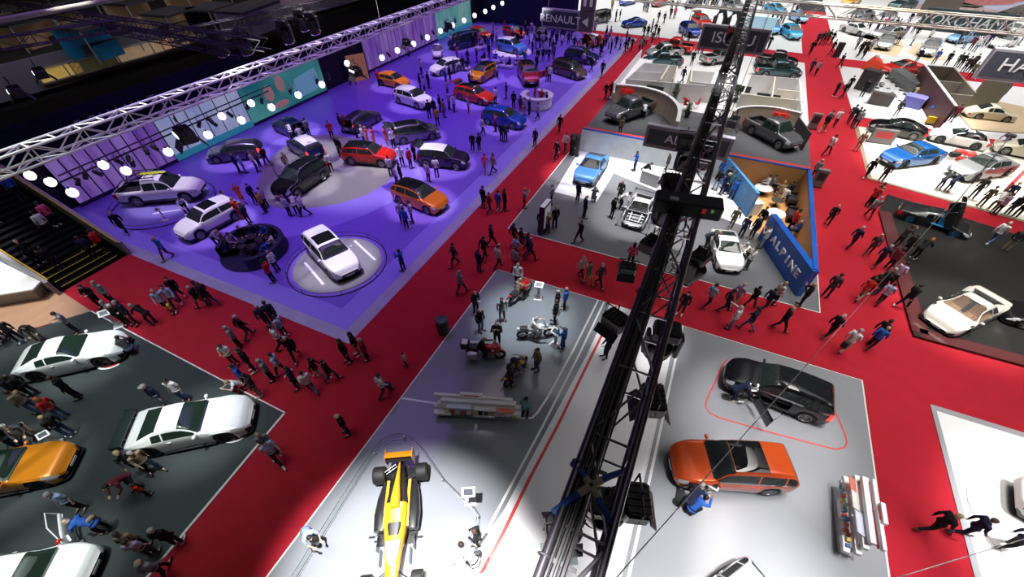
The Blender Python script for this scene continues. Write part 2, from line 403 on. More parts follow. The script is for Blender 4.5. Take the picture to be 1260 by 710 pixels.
# ---------------------------------------------------------------- right hand booth, far walls, screens
OLIV = mat('olive grey wall', (.22,.20,.16), .5)
wb_ = [P2(1138,80,2.2), P2(1176,131,2.2)]
wall('wall_booth', wb_, 0, 2.2, .15, mat('dark booth wall', (.07,.018,.018), .6))
wall('trim_wall_top', wb_, 2.2, 2.28, .22, WHITE)
wall('wall_booth', [P2(1138,80,2.2), P2(1174,83,2.2)], 0, 2.2, .15, OLIV)
wall('wall_booth', [P2(1174,83,2.2), P2(1201,114,2.2)], 0, 2.2, .15, OLIV)
wall('wall_booth', [P2(1153,96,2.2), P2(1186,99,2.2)], 0, 2.0, .12, OLIV)
wall('wall_booth', [P2(1166,112,2.2), P2(1200,115,2.2)], 0, 2.0, .12, OLIV)
wall('wall_booth', [P2(1212,98,2.6), P2(1248,102,2.6)], 0, 2.6, .15, OLIV)
slab('plinth_floor', px((1176,138),(1200,120),(1275,136),(1290,165),(1240,164),(1195,160)), plank_mat('warm plinth wood', (.52,.40,.26), (.48,.37,.24), .4, 2, .2), .1, 0)
# screen wall of the purple stand
def screen_mat(name, c1, c2, streak, e=.8):
    m = bpy.data.materials.new(name); m.use_nodes = True; nt = m.node_tree; b = nt.nodes['Principled BSDF']
    tc = nt.nodes.new('ShaderNodeTexCoord'); nz = nt.nodes.new('ShaderNodeTexNoise'); mp = nt.nodes.new('ShaderNodeMapping')
    mp.inputs['Scale'].default_value = streak; nz.inputs['Scale'].default_value = 1.0
    mx = nt.nodes.new('ShaderNodeMixRGB'); mx.inputs[1].default_value = (*c1, 1); mx.inputs[2].default_value = (*c2, 1)
    rp = nt.nodes.new('ShaderNodeMapRange'); rp.inputs[1].default_value = .35; rp.inputs[2].default_value = .65
    nt.links.new(tc.outputs['Object'], mp.inputs['Vector']); nt.links.new(mp.outputs['Vector'], nz.inputs['Vector'])
    nt.links.new(nz.outputs['Fac'], rp.inputs[0]); nt.links.new(rp.outputs[0], mx.inputs[0])
    nt.links.new(mx.outputs[0], b.inputs['Emission Color']); b.inputs['Emission Strength'].default_value = e
    b.inputs['Base Color'].default_value = (.02,.02,.02,1); b.inputs['Roughness'].default_value = .3
    return m
SCV = screen_mat('violet striped screen', (.20,.06,.58), (.42,.24,.85), (1, .9, .15), .8)
SCB = screen_mat('pale blue screen', (.33,.40,.85), (.55,.60,.95), (1, .5, .2), .9)
SCT = screen_mat('teal screen', (.0,.16,.20), (.10,.42,.42), (1, .12, .3), .9)
SCG = screen_mat('teal stripe screen', (.10,.45,.48), (.30,.62,.66), (1, .4, .2), .8)
SX = -39.9
def screen(y0, y1, m, strips, label, h=3.3):
    t = thing('screen', label, 'screen', (SX, (y0+y1)/2, 0), 0, 'video screens along the purple stand')
    n = strips; w = (y1-y0)/n
    MB().box((-.12, 0, h/2), (.2, y1-y0, h+.1)).build('backing', BLACK, t)
    b = MB()
    for k in range(n): b.rbox((0, -(y1-y0)/2+(k+.5)*w, h/2+.1), (.06, w-.11, h), .01)
    b.build('panel', m, t)
    if m in (SCB, SCG): MB().box((.06, 0, .3), (.06, y1-y0, .5)).build('base_band', mat('teal glow band', (.05,.42,.45), .4, emit=.5), t)
    else: MB().box((.06, 0, .12), (.06, y1-y0, .25)).build('base_band', mat('dark band', (.04,.03,.09), .4), t)
    return t
screen(10.4, 18.2, SCV, 9, 'violet striped video screen nearest the dark stairs')
screen(18.2, 26.2, SCB, 6, 'pale blue video screen beside the violet one near the stairs')
sc = screen(26.2, 36.6, SCT, 1, 'dark teal video screen showing two faces and a car')
b = MB()
b.ball((.06, -2.2, 2.0), .7, 8, (.03, .8, 1.0)); b.ball((.06, -.6, 2.4), .7, 8, (.03, .75, 1.0)); b.ball((.06, -1.2, .8), .6, 8, (.03, 1.6, .5))
b.build('faces', mat('faces on screen', (.62,.34,.24), .5, emit=.45), sc, True)
b = MB(); b.extr([(.6, .9), (1.2, 2.3), (4.2, 2.6), (4.6, 1.2), (3.8, .7), (1.2, .6)], 'X', .03, .07); b.build('car_picture', mat('pale teal picture', (.25,.62,.62), .5, emit=.45), sc)
screen(43.8, 60.0, SCV, 20, 'long violet striped video screen near the small cars')
screen(60.0, 70.5, SCG, 10, 'teal video screen at the far end of the stand')
t = thing('photo_board', 'orange portrait board left of the long violet screen', 'poster', (SX+.9, 41.2, 0), -.5)
MB().rbox((0, 0, 1.3), (.14, 2.2, 2.6), .02).build('board', mat('orange board', (.75,.36,.12), .5, emit=.25), t); MB().box((-.1, 0, 1.3), (.1, 2.5, 2.7)).build('frame', BLACK, t)
tag(MB().box((SX-.5, 40.5, 1.9), (.4, 66, 3.8)).build('wall_left', mat('dark back wall', (.012,.012,.018), .6)), kind='structure')
tag(MB().box((SX-5.2, 40.5, 3.9), (9.5, 66, .12)).build('ceiling_stand', mat('black roof cloth', (.006,.005,.005), .95, spec=.05)), kind='structure')
HB = mat('header blue', (.006,.006,.02), .8, spec=.1)
hd = thing('header_panel', 'dark blue header with faint grey letters above the nearest screens', 'sign', (SX+1.2, 18, 0))
MB().box((0, 0, 5.0), (.2, 20, 1.9)).build('board', HB, hd)
for i, ch in enumerate('RENAULT'): text('letter', ch, .8, mat('faint grey letters', (.13,.13,.20), .5, emit=.06), hd, (.13, -4.6+i*.85, 4.9), (PI/2, 0, PI/2), .02, sx=1.25)
# far end of the purple stand
wall('wall_far', [(-41, 73.5), (-23, 73.5)], 0, 4.2, .2, mat('deep navy wall', (.010,.008,.05), .5))
# ---------------------------------------------------------------- cars
# L W H wheelbase/L, front axle t, wheel radius, sill, cowl, roof front, roof rear, deck, z: nose, hood, cowl, rear roof, deck, tail ; roof half width ratio
CT = dict(
 hatch=dict(L=4.1,W=1.76,H=1.46,fa=.195,ra=.815,R=.32,cl=.19,cowl=.27,rf=.44,rr=.90,dk=.975,zn=.42,zh=.61,zc=.67,zr=.91,zd=.66,zt=.50,wr=.70,four=1),
 suv=dict(L=4.6,W=1.86,H=1.68,fa=.195,ra=.80,R=.37,cl=.25,cowl=.275,rf=.425,rr=.90,dk=.975,zn=.46,zh=.63,zc=.67,zr=.93,zd=.67,zt=.52,wr=.74,four=1,clad=1),
 mpv=dict(L=4.65,W=1.87,H=1.70,fa=.19,ra=.80,R=.35,cl=.19,cowl=.225,rf=.42,rr=.93,dk=.985,zn=.42,zh=.58,zc=.63,zr=.94,zd=.64,zt=.50,wr=.76,four=1),
 van=dict(L=4.7,W=1.95,H=1.95,fa=.18,ra=.80,R=.36,cl=.22,cowl=.17,rf=.32,rr=.96,dk=.99,zn=.40,zh=.55,zc=.59,zr=.97,zd=.60,zt=.50,wr=.84,four=1),
 wagon=dict(L=4.75,W=1.84,H=1.47,fa=.19,ra=.79,R=.34,cl=.18,cowl=.29,rf=.44,rr=.91,dk=.98,zn=.43,zh=.61,zc=.67,zr=.90,zd=.67,zt=.52,wr=.69,four=1),
 sedan=dict(L=4.8,W=1.86,H=1.45,fa=.185,ra=.79,R=.35,cl=.17,cowl=.29,rf=.45,rr=.68,dk=.87,zn=.43,zh=.62,zc=.68,zr=.95,zd=.72,zt=.60,wr=.68,four=1),
 coupe=dict(L=4.3,W=1.87,H=1.31,fa=.19,ra=.80,R=.345,cl=.15,cowl=.33,rf=.50,rr=.66,dk=.915,zn=.42,zh=.64,zc=.70,zr=.97,zd=.70,zt=.58,wr=.66,hip=1),
 gtr=dict(L=4.7,W=1.90,H=1.37,fa=.195,ra=.79,R=.36,cl=.14,cowl=.335,rf=.49,rr=.65,dk=.87,zn=.42,zh=.64,zc=.69,zr=.97,zd=.73,zt=.66,wr=.67,hip=1),
 alp=dict(L=4.2,W=1.80,H=1.25,fa=.19,ra=.80,R=.335,cl=.14,cowl=.295,rf=.475,rr=.62,dk=.92,zn=.40,zh=.62,zc=.68,zr=.97,zd=.66,zt=.52,wr=.66,hip=1),
 sup=dict(L=4.55,W=1.96,H=1.20,fa=.20,ra=.80,R=.35,cl=.11,cowl=.25,rf=.46,rr=.58,dk=.86,zn=.30,zh=.55,zc=.64,zr=.98,zd=.72,zt=.64,wr=.60,hip=1),
 classic=dict(L=4.2,W=1.66,H=1.30,fa=.21,ra=.75,R=.31,cl=.18,cowl=.32,rf=.44,rr=.60,dk=.86,zn=.36,zh=.60,zc=.68,zr=.98,zd=.62,zt=.42,wr=.68,hip=1),
 pickup=dict(L=5.3,W=1.88,H=1.80,fa=.175,ra=.765,R=.39,cl=.30,cowl=.26,rf=.375,rr=.60,dk=.635,zn=.47,zh=.60,zc=.63,zr=.97,zd=.615,zt=.60,wr=.74,four=1,bed=1,clad=1),
 mini=dict(L=2.4,W=1.25,H=1.45,fa=.17,ra=.84,R=.27,cl=.18,cowl=.16,rf=.42,rr=.80,dk=.95,zn=.40,zh=.55,zc=.60,zr=.94,zd=.62,zt=.48,wr=.70),
)
def interp(pts, t):
    """monotone cubic through pts"""
    n = len(pts)
    if t <= pts[0][0]: return pts[0][1]
    if t >= pts[-1][0]: return pts[-1][1]
    d = [(pts[i+1][1]-pts[i][1])/(pts[i+1][0]-pts[i][0]) for i in range(n-1)]
    for i in range(n-1):
        if pts[i][0] <= t <= pts[i+1][0]: break
    def tan(k):
        if k == 0: return d[0]
        if k == n-1: return d[-1]
        if d[k-1]*d[k] <= 0: return 0.0
        return 2*d[k-1]*d[k]/(d[k-1]+d[k])
    h = pts[i+1][0]-pts[i][0]; u = (t-pts[i][0])/h
    m0, m1 = tan(i)*h, tan(i+1)*h
    return (2*u**3-3*u**2+1)*pts[i][1]+(u**3-2*u**2+u)*m0+(-2*u**3+3*u**2)*pts[i+1][1]+(u**3-u**2)*m1
def lerp(a, b, t): return a+(b-a)*t
def sm(a, b, x):
    t = max(0, min(1, (x-a)/(b-a))); return t*t*(3-2*t)

CARMESH = {}
def car_meshes(ty, opts=()):
    key = (ty, tuple(sorted(opts)))
    if key in CARMESH: return CARMESH[key]
    p = CT[ty]; L, W, H = p['L'], p['W'], p['H']
    open_top = 'open_top' in opts; bed = p.get('bed'); four = p.get('four'); clad = p.get('clad')
    cowl, rf, rr, dk = p['cowl'], p['rf'], p['rr'], p['dk']
    tail = [(dk, p['zd']), (.985, p['zt']), (1.0, p['zt']-.10)] if dk < .95 else [(dk, p['zd']), (1.0, p['zt'])]
    top = [(0, p['zn']-.08), (.012, p['zn']), (.06, p['zh']-.075), (cowl*.55, p['zh']), (cowl, p['zc'])]
    top += [(lerp(cowl, rf, .5), lerp(p['zc'], .975, .57)), (rf, .965), (lerp(rf, rr, .4), 1.0), (rr, p['zr'])]
    if rr < .8 and not bed: top += [(lerp(rr, dk, .55), lerp(p['zr'], p['zd'], .50))]
    top += tail
    def ztop(t): return interp(top, t)*H
    def zbelt(t):
        z = lerp(p['zc']-.02, (p['zd'] if dk > .9 or bed else p['zd']+.0)-.01, max(0, min(1, (t-cowl)/(dk-cowl))))*H
        return min(z, ztop(t)-.035*H)
    wpts = [(0, .66), (.012, .78), (.05, .90), (.12, .975), (.20, 1.0), (.5, .985), (.80, 1.0), (.93, .965), (.985, .88), (1.0, .80)]
    if p.get('hip'): wpts = [(0, .62), (.012, .76), (.05, .90), (.12, .97), (.20, .985), (.48, .94), (.78, 1.0), (.92, .95), (.985, .86), (1.0, .78)]
    if ty in ('van', 'mpv', 'pickup'): wpts[-2:] = [(.985, .95), (1.0, .92)]
    def hw(t): return W/2*interp(wpts, t)
    Ra = p['R']*1.14
    def zbot(t):
        z = p['cl'] + .10*H*(1-sm(0, .05, t)) + .12*H*sm(.95, 1, t)
        for a in (p['fa'], p['ra']):
            dx = (t-a)*L
            if abs(dx) < Ra: z = max(z, p['R']+math.sqrt(Ra*Ra-dx*dx))
        return min(z, zbelt(t)-.05)
    ts = set()
    for i in range(57): ts.add(i/56)
    for a in (p['fa'], p['ra']):
        for k in range(13):
            ts.add(a+Ra/L*math.sin(PI*(k/12-.5))*.9995)
        ts.add(a-Ra/L*1.002); ts.add(a+Ra/L*1.002)
    sw0, sw1 = cowl+.02, (min(dk-.03, rr+.06) if not bed else rr+.004)
    if rr < .8 and not bed: sw1 = lerp(rr, dk, .22)
    bp_ = lerp(cowl, rr, .58) if four else lerp(cowl, rr, .9)
    cp_ = lerp(bp_, rr, .82) if four and rr > .85 else None
    keys = [cowl, rf, rr, dk, rr+.008, dk-(.06 if dk < .95 and not bed else .004), cowl+.012, sw0, sw1, bp_-.006, bp_+.006, .015, .025, .085, .945, .992, cowl*.98, .05, cowl+.005, dk+.02, .955]
    if cp_: keys += [cp_-.007, cp_+.007]
    ts = sorted(t for t in ts if all(abs(t-k) > .0035 for k in keys)) + keys
    ts = sorted(ts); out = [ts[0]]
    for t in ts[1:]:
        if t-out[-1] > .0012: out.append(t)
    ts = out; N = len(ts)
    hcab = H*.25
    def section(t):
        w, zb, zt, ze = hw(t), zbot(t), ztop(t), zbelt(t)
        a = max(0, min(1, (zt-ze)/hcab)); wr = lerp(w*.90, W/2*p['wr'], a)
        q = [(w*.955, zb), (w*.985, lerp(zb, ze, .22)), (w*1.0, lerp(zb, ze, .5)), (w*.988, lerp(zb, ze, .82)), (w*.945, ze),
             (lerp(w*.93, lerp(w*.93, wr, .5), a), lerp(ze, zt, .45)), (wr, lerp(ze, zt, .83)), (wr*.82, lerp(ze, zt, .965)), (wr*.45, lerp(ze, zt, .995)), (0, zt)]
        r = []
        for i in range(len(q)-1):
            p0 = q[max(i-1, 0)]; p1 = q[i]; p2 = q[i+1]; p3 = q[i+2] if i+2 < len(q) else (-q[i][0], q[i][1])
            r.append(p1)
            m = [(-p0[k]+9*p1[k]+9*p2[k]-p3[k])/16 for k in (0, 1)]
            r.append((m[0], m[1]))
        r.append(q[-1]); return r
    secs = [section(t) for t in ts]; M = len(secs[0])      # 19
    X = [L/2-t*L for t in ts]
    parts = {}
    def put(name, quad):
        d = parts.setdefault(name, ({}, [], []))
        f = []
        for pt in quad:
            k = (round(pt[0], 5), round(pt[1], 5), round(pt[2], 5))
            if k not in d[0]: d[0][k] = len(d[1]); d[1].append(k)
            f.append(d[0][k])
        g = []
        for i in f:
            if i not in g: g.append(i)
        if len(g) >= 3: d[2].append(tuple(g))
    for i in range(N-1):
        t = (ts[i]+ts[i+1])/2; cab = (ztop(t)-zbelt(t)) > .085*H
        for sgn, sd in ((1, 'l'), (-1, 'r')):
            for j in range(M-1):
                A, B, Cc, D = secs[i][j], secs[i+1][j], secs[i+1][j+1], secs[i][j+1]
                nm = 'body'
                if j < 11 and 8 <= j and cab and sw0 < t < sw1 and not (abs(t-bp_) < .006) and not (cp_ and abs(t-cp_) < .007):
                    nm = 'side_window_'+sd
                    if open_top: continue
                elif j >= 12 and cowl < t < rf and (j >= 13 or t > cowl+.012): nm = 'windscreen'
                elif j >= 13 and rr+.008 < t < dk-(.06 if dk < .95 and not bed else .004): nm = 'rear_window'
                elif open_top and j >= 8 and rf < t < dk: continue
                elif j >= 12 and rf <= t <= rr:
                    nm = 'roof'
                    if 'sunroof' in opts and j >= 14 and lerp(rf, rr, .10) < t < lerp(rf, rr, .52): nm = 'sunroof'
                    if 'halfroof' in opts and j >= 13 and lerp(rf, rr, .02) < t < lerp(rf, rr, .56): nm = 'sunroof'
                    if 'glassroof' in opts and j >= 13 and lerp(rf, rr, .06) < t < lerp(rf, rr, .94): nm = 'sunroof'
                elif bed and t > dk+.02 and t < .955 and j >= 13: continue
                elif p.get('hip') and t < .022 and j < 6: nm = 'front_intake'
                elif (.015 < t < .085 and 5 <= j <= 8) or (p.get('hip') and .02 < t < .115 and 6 <= j <= 8): nm = 'headlight_'+sd
                elif .945 < t < .992 and 4 <= j <= 7: nm = 'taillight_'+sd
                elif j >= 10 and .025 < t < cowl*.98: nm = 'bonnet'
                elif 'chrome' in opts and j == 7 and sw0 < t < sw1: nm = 'window_trim'
                elif clad and j < 2: nm = 'cladding'
                elif 1 <= j < 8 and sw0-.02 < t < bp_ and abs(t-p['fa'])*L > Ra*1.02: nm = 'door_front_'+sd
                elif four and 1 <= j < 8 and bp_ < t < rr*.97 and t < p['ra']-Ra*.75/L: nm = 'door_rear_'+sd
                elif t > .955 and j >= 8 and dk > .95: nm = 'tailgate'
                elif j >= 10 and dk < .95 and not bed and dk < t < .992: nm = 'boot_lid'
                y = lambda q: (q[0]*sgn)
                quad = [(X[i], y(A), A[1]), (X[i+1], y(B), B[1]), (X[i+1], y(Cc), Cc[1]), (X[i], y(D), D[1])]
                if sgn < 0: quad.reverse()
                put(nm, quad)
    for e, sg in ((0, 1), (N-1, -1)):                       # nose and tail caps
        zc = (secs[e][0][1]+secs[e][-1][1])/2; fr = [1, .86, .55, .25, 0]
        bul = [0, .02, .035, .04, .04]
        loop = [(q[0], q[1]) for q in secs[e]]+[(-q[0], q[1]) for q in reversed(secs[e][:-1])]
        m = len(loop)
        for k in range(4):
            for i in range(m):
                j = (i+1) % m
                P = lambda q, r: (X[e]+sg*bul[r]*1.2, q[0]*fr[r], zc+(q[1]-zc)*fr[r])
                quad = [P(loop[i], k), P(loop[j], k), P(loop[j], k+1), P(loop[i], k+1)]
                if sg > 0: quad.reverse()
                put('grille' if (sg > 0 and k >= 1) else 'body', quad)
    res = {}
    for nm, (dd, vs, fs) in parts.items():
        me = bpy.data.meshes.new(ty+'_'+nm); me.from_pydata(vs, [], fs); me.update(); me.materials.append(None)
        bm = bmesh.new(); bm.from_mesh(me); bmesh.ops.recalc_face_normals(bm, faces=bm.faces)
        c = Vector((0, 0, H*.5))
        s_ = sum((f.calc_center_median()-c).dot(f.normal)*f.calc_area() for f in bm.faces)
        if s_ < 0: bmesh.ops.reverse_faces(bm, faces=bm.faces)
        bm.to_mesh(me); bm.free()
        for q in me.polygons: q.use_smooth = True
        res[nm] = me
    b = MB(); zt_ = p['cl']+.02                                # underbody between the wheels, closing the shell from below
    b.box((0, 0, lerp(p['cl'], H*.45, .5)), (L*.90, W*.60, H*.45-p['cl']))
    b.box((L*(.5-(p['fa']+p['ra'])/2), 0, p['cl']+.05), ((p['ra']-p['fa'])*L-2.2*Ra, W*.90, .09))
    res['underbody'] = b.mesh(ty+'_underbody')
    b = MB(); zs = H*.45                                        # seats, dashboard, steering wheel
    xr = lambda t: L/2-t*L
    b.rbox((xr(cowl+.05), 0, zs+.04), (L*.06, W*.72, .22), .05)
    rows = [lerp(cowl, rr, .52)]+([lerp(cowl, rr, .86)] if four and rr > .6 else [])
    for t in rows:
        for yy in (-.19, .19):
            b.rbox((xr(t)+.12, yy*W, zs-.02), (.5, .27*W, .14), .04)
            M3 = Matrix.Rotation(-.25, 3, 'Y'); b.box((xr(t)-.14, yy*W, zs+.24), (.12, .26*W, .55), M=M3)
            b.box((xr(t)-.22, yy*W, zs+.56), (.09, .13*W, .16), M=M3)
    b.box(((xr(cowl)+xr(min(dk, rr+.1)))/2, 0, H*.41), (abs(xr(cowl)-xr(min(dk, rr+.1))), W*.86, .05))
    b.path([(xr(cowl+.105)+.05*math.sin(a), .19*W+.17*math.cos(a), zs+.17+.15*math.sin(a)) for a in [k*PI/8 for k in range(16)]], .016, 5, True)
    res['interior'] = b.mesh(ty+'_interior')
    if p.get('hip') and ty != 'classic':
        b = MB(); b.prism([(L*.5+.05, -W*.30), (L*.5-.02, -W*.40), (L*.44, -W*.46), (L*.40, -W*.46), (L*.40, W*.46), (L*.44, W*.46), (L*.5-.02, W*.40), (L*.5+.05, W*.30)], p['cl']+.0, p['cl']+.035); res['splitter'] = b.mesh(ty+'_splitter')
        for nm_, s_ in (('side_skirt_l', 1), ('side_skirt_r', -1)):
            b = MB(); b.rbox((L*(.5-(p['fa']+p['ra'])/2), s_*W*.485, p['cl']+.03), ((p['ra']-p['fa'])*L-2.1*Ra, .07, .06), .02); res[nm_] = b.mesh(ty+nm_)
    if bed:
        b = MB(); x0, x1 = xr(dk+.022), xr(.953); zz = zbot(.66)+.25
        z1 = ztop(.8)-.03; yw = W*.395
        b.box(((x0+x1)/2, 0, zz), (abs(x0-x1), yw*2, .04))
        for s_ in (-1, 1): b.box(((x0+x1)/2, s_*yw, (zz+z1)/2), (abs(x0-x1), .04, z1-zz))
        b.box((x0, 0, (zz+z1)/2), (.04, yw*2, z1-zz)); b.box((x1, 0, (zz+z1)/2), (.04, yw*2, z1-zz))
        res['load_bed'] = b.mesh(ty+'_bed')
    b = MB(); b.ball((0, 0, 0), .11, 6, (.7, 1.0, .65)); b.box((0.0, -.10, -.04), (.05, .14, .04)); res['side_mirror'] = b.mesh(ty+'_mirror', True)
    b = MB(); b.rbox((0, 0, 0), (.03, .02, .02), .005); b.box((0, 0, 0), (.16, .03, .025)); res['door_handle'] = b.mesh(ty+'_handle')
    b = MB(); b.rbox((0, 0, 0), (.02, .50, .11), .006); res['number_plate'] = b.mesh(ty+'_plate')
    b = MB(); y_ = W/2*p['wr']*.93
    pts = [(xr(lerp(rf, rr, u)), 0, ztop(lerp(rf, rr, u))-.02+.055*math.sin(PI*min(1, max(0, u*6 if u < .0833 else (1-u)*6 if u > .9167 else .5)))) for u in [k/14 for k in range(15)]]
    b.path(pts, .02, 6); res['roof_rail'] = b.mesh(ty+'_rail', True); res['_raily'] = y_
    res['_ztop'] = ztop; res['_hw'] = hw; res['_zbelt'] = zbelt; res['_sw'] = (sw0, bp_)
    CARMESH[key] = res; return res

def wheel_meshes():
    b = MB(); r, w = .33, .225                                   # tyre
    b.lathe([(.225, -w/2+.01), (.27, -w/2), (.31, -w/2+.005), (.328, -w/2+.035), (.33, 0), (.328, w/2-.035), (.31, w/2-.005), (.27, w/2), (.225, w/2-.01), (.225, -w/2+.01)], 28, axis='Y')
    ty = b.mesh('tyre', True)
    b = MB(); b.lathe([(.232, -.09), (.232, .105), (.218, .112), (.205, .10), (.205, -.09)], 28, axis='Y')
    b.lathe([(0, .085), (.05, .085), (.055, .06), (.055, .0)], 12, axis='Y')
    for k in range(5):
        a = 2*PI*k/5
        for da in (-.16, .16):
            p = Vector((math.cos(a+da*.6)*.045, .075, math.sin(a+da*.6)*.045)); q = Vector((math.cos(a+da)*.21, .092, math.sin(a+da)*.21))
            b.tube(p, q, .019, 5, .015)
    ri = b.mesh('rim', True)
    b = MB(); b.lathe([(0, .02), (.155, .02), (.155, -.02), (0, -.02)], 20, axis='Y'); br = b.mesh('brake_disc')
    return ty, ri, br
TYRE, RIMM, BRAKE = wheel_meshes()
PLATE = mat('plate white', (.75,.75,.72), .5)
PAINTS = {}
def paint(c):
    P = dict(white=((.80,.80,.79),0,.22), black=((.008,.008,.010),.2,.15), navy=((.012,.02,.09),.4,.2), grey=((.17,.17,.18),.7,.25), dgrey=((.16,.165,.175),.6,.22),
             silver=((.60,.61,.62),.6,.25), red=((.62,.02,.012),.1,.2), orange=((.85,.22,.02),.1,.2), gold=((.80,.30,.01),.35,.2), goldo=((.72,.24,.015),.35,.22), copper=((.80,.20,.02),.45,.2),
             blue=((.01,.05,.42),.4,.2), sky=((.10,.32,.72),.35,.25), cyan=((.05,.45,.75),.2,.25), purple=((.03,.012,.05),.5,.2), violetgrey=((.10,.09,.14),.6,.25),
             dred=((.30,.012,.03),.4,.2), brown=((.13,.085,.08),.6,.25), cream=((.72,.68,.52),.05,.25), pearl=((.76,.74,.66),.25,.2), bare=((.78,.79,.80),.2,.35), teal=((.03,.09,.10),.5,.25), lblue=((.25,.5,.85),.2,.25), azure=((.015,.13,.46),.4,.2), ember=((.74,.10,.018),.4,.2), carbon=((.02,.021,.022),.3,.3), lgrey=((.40,.41,.43),.6,.3))
    col, me, ro = P[c]; return mat('paint '+c, col, ro, me, coat=.8)

LAND = []                    # (short phrase, x, y): things people stand near
def car(label, short, ty, col, nose, tail, group, z=.5, opts=(), roof=None, clad=None, rim=None, mirror=None, glass=None, open_parts=(), rails=False, zg=0.0, fit=True, plate=True, scale=None, inner=None):
    p = CT[ty]; me = car_meshes(ty, opts); L, W, H = p['L'], p['W'], p['H']
    a, b = at(*nose, z+zg), at(*tail, z+zg); d = a-b; mid = (a+b)/2; rz = math.atan2(d.y, d.x)
    s = scale or (max(.93, min(1.07, d.length/L)) if fit else 1.0)
    t = thing('car', label, 'car', (mid.x, mid.y, zg), rz, group); t.scale = (s, s, s)
    if short: LAND.append((short, mid.x, mid.y))
    pm = paint(col); gm = glass or CARGLASS; far = mid.y > 62
    opened = {}
    for nm, m in me.items():
        if nm[0] == '_' or nm in ('side_mirror', 'door_handle', 'number_plate', 'roof_rail'): continue
        base = nm[:-2] if nm[-2:] in ('_l', '_r') else nm
        if far and base in ('interior',): continue
        mm = pm
        if base in ('windscreen', 'rear_window', 'side_window'): mm = gm
        elif base == 'sunroof': mm = CARGLASSD
        elif base == 'roof': mm = paint(roof) if roof else pm
        elif base in ('headlight',): mm = LAMPW
        elif base == 'window_trim': mm = CHROME
        elif base == 'taillight': mm = LAMPON if 'lit' in open_parts else LAMPR
        elif base in ('grille', 'underbody', 'front_intake', 'splitter'): mm = BLACK
        elif base == 'cladding': mm = clad or DARK
        elif base == 'side_skirt': mm = DARK
        elif base in ('interior', 'load_bed'): mm = inner or LEATHER
        disp = {'door_front': 'door', 'door_rear': 'door'}.get(base, base)
        o = link(disp, m, mm, t); opened[nm] = o
        if base == 'rear_window' and p.get('bed'): pass
    xr = lambda q: L/2-q*L
    def hinge(o, pt, axis, ang):
        Rm = Matrix.Rotation(ang, 4, axis); pt = Vector(pt)
        o.matrix_local = Matrix.Translation(pt) @ Rm @ Matrix.Translation(-pt)
        so = o.modifiers.new('thickness', 'SOLIDIFY'); so.thickness = .05
    sw0, bp_ = me['_sw']
    for op in open_parts:
        if op == 'tailgate':
            for nm in ('tailgate', 'rear_window'):
                if nm in opened: hinge(opened[nm], (xr(p['rr']), 0, me['_ztop'](p['rr'])), 'Y', math.radians(75))
        elif op == 'boot_lid' and 'boot_lid' in opened: hinge(opened['boot_lid'], (xr(p['dk']), 0, p['zd']*H), 'Y', math.radians(55))
        elif op in ('door_l', 'door_r'):
            sg = 1 if op[-1] == 'l' else -1; k = 'door_front_'+op[-1]
            if k in opened: hinge(opened[k], (xr(sw0-.02), sg*W/2*.95, 0), 'Z', -sg*math.radians(58))
            b_ = MB(); z0 = me['_zbelt'](sw0+.03); zt_ = me['_ztop'](p['rf']+.03)*.93
            b_.path([(xr(sw0), sg*W*.47, z0), (xr(lerp(sw0, bp_, .45)), sg*W*.40, zt_), (xr(bp_-.01), sg*W*.385, zt_), (xr(bp_-.01), sg*W*.46, z0)], .022, 6)
            fr = b_.build('window_frame', pm, t); hinge(fr, (xr(sw0-.02), sg*W/2*.95, 0), 'Z', -sg*math.radians(58))
            fr.modifiers.clear()
        elif op in ('scissor_l', 'scissor_r'):
            sg = 1 if op[-1] == 'l' else -1; k = 'door_front_'+op[-1]
            for k in ('door_front_'+op[-1], 'side_window_'+op[-1]):
                if k in opened: hinge(opened[k], (xr(sw0), sg*W/2*.95, H*.5), 'Y', math.radians(62))
        elif op == 'bonnet' and 'bonnet' in opened: hinge(opened['bonnet'], (xr(p['cowl']*.98), 0, p['zc']*H), 'Y', math.radians(-48))
    k = p['R']/.33
    for ax in (p['fa'], p['ra']):
        for sg in (1, -1):
            w = link('wheel', TYRE, RUBBER, t, (xr(ax), sg*(W/2-.135*k), p['R']), (0, 0, 0 if sg > 0 else PI), (k, k, k))
            link('rim', RIMM, rim or RIM, w)
            if not far: link('brake_disc', BRAKE, STEEL, w)
    for sg in (1, -1):
        link('side_mirror', me['side_mirror'], mirror or pm, t, (xr(sw0+.015), sg*(me['_hw'](sw0)*.97+.10), me['_zbelt'](sw0+.03)+.05), (0, 0, 0 if sg > 0 else PI))
    if not far:
        for sg, sd in ((1, 'l'), (-1, 'r')):
            for k_, tt in (('door_front_'+sd, bp_-.03),)+((('door_rear_'+sd, lerp(bp_, p['rr'], .6)),) if p.get('four') else ()):
                if k_ in opened: link('door_handle', me['door_handle'], pm, opened[k_], (xr(min(tt, p['ra']-.13)), sg*me['_hw'](tt)*.995, lerp(me['_zbelt'](tt), 0.3, .22)))
    if plate:
        link('number_plate', me['number_plate'], PLATE, t, (L/2+.045, 0, p['zn']*H*.62))
        link('number_plate', me['number_plate'], PLATE, t, (-L/2-.045, 0, p['zt']*H*.72))
    if rails:
        for sg in (1, -1): link('roof_rail', me['roof_rail'], CHROME, t, (0, sg*me['_raily'], 0))
    return t
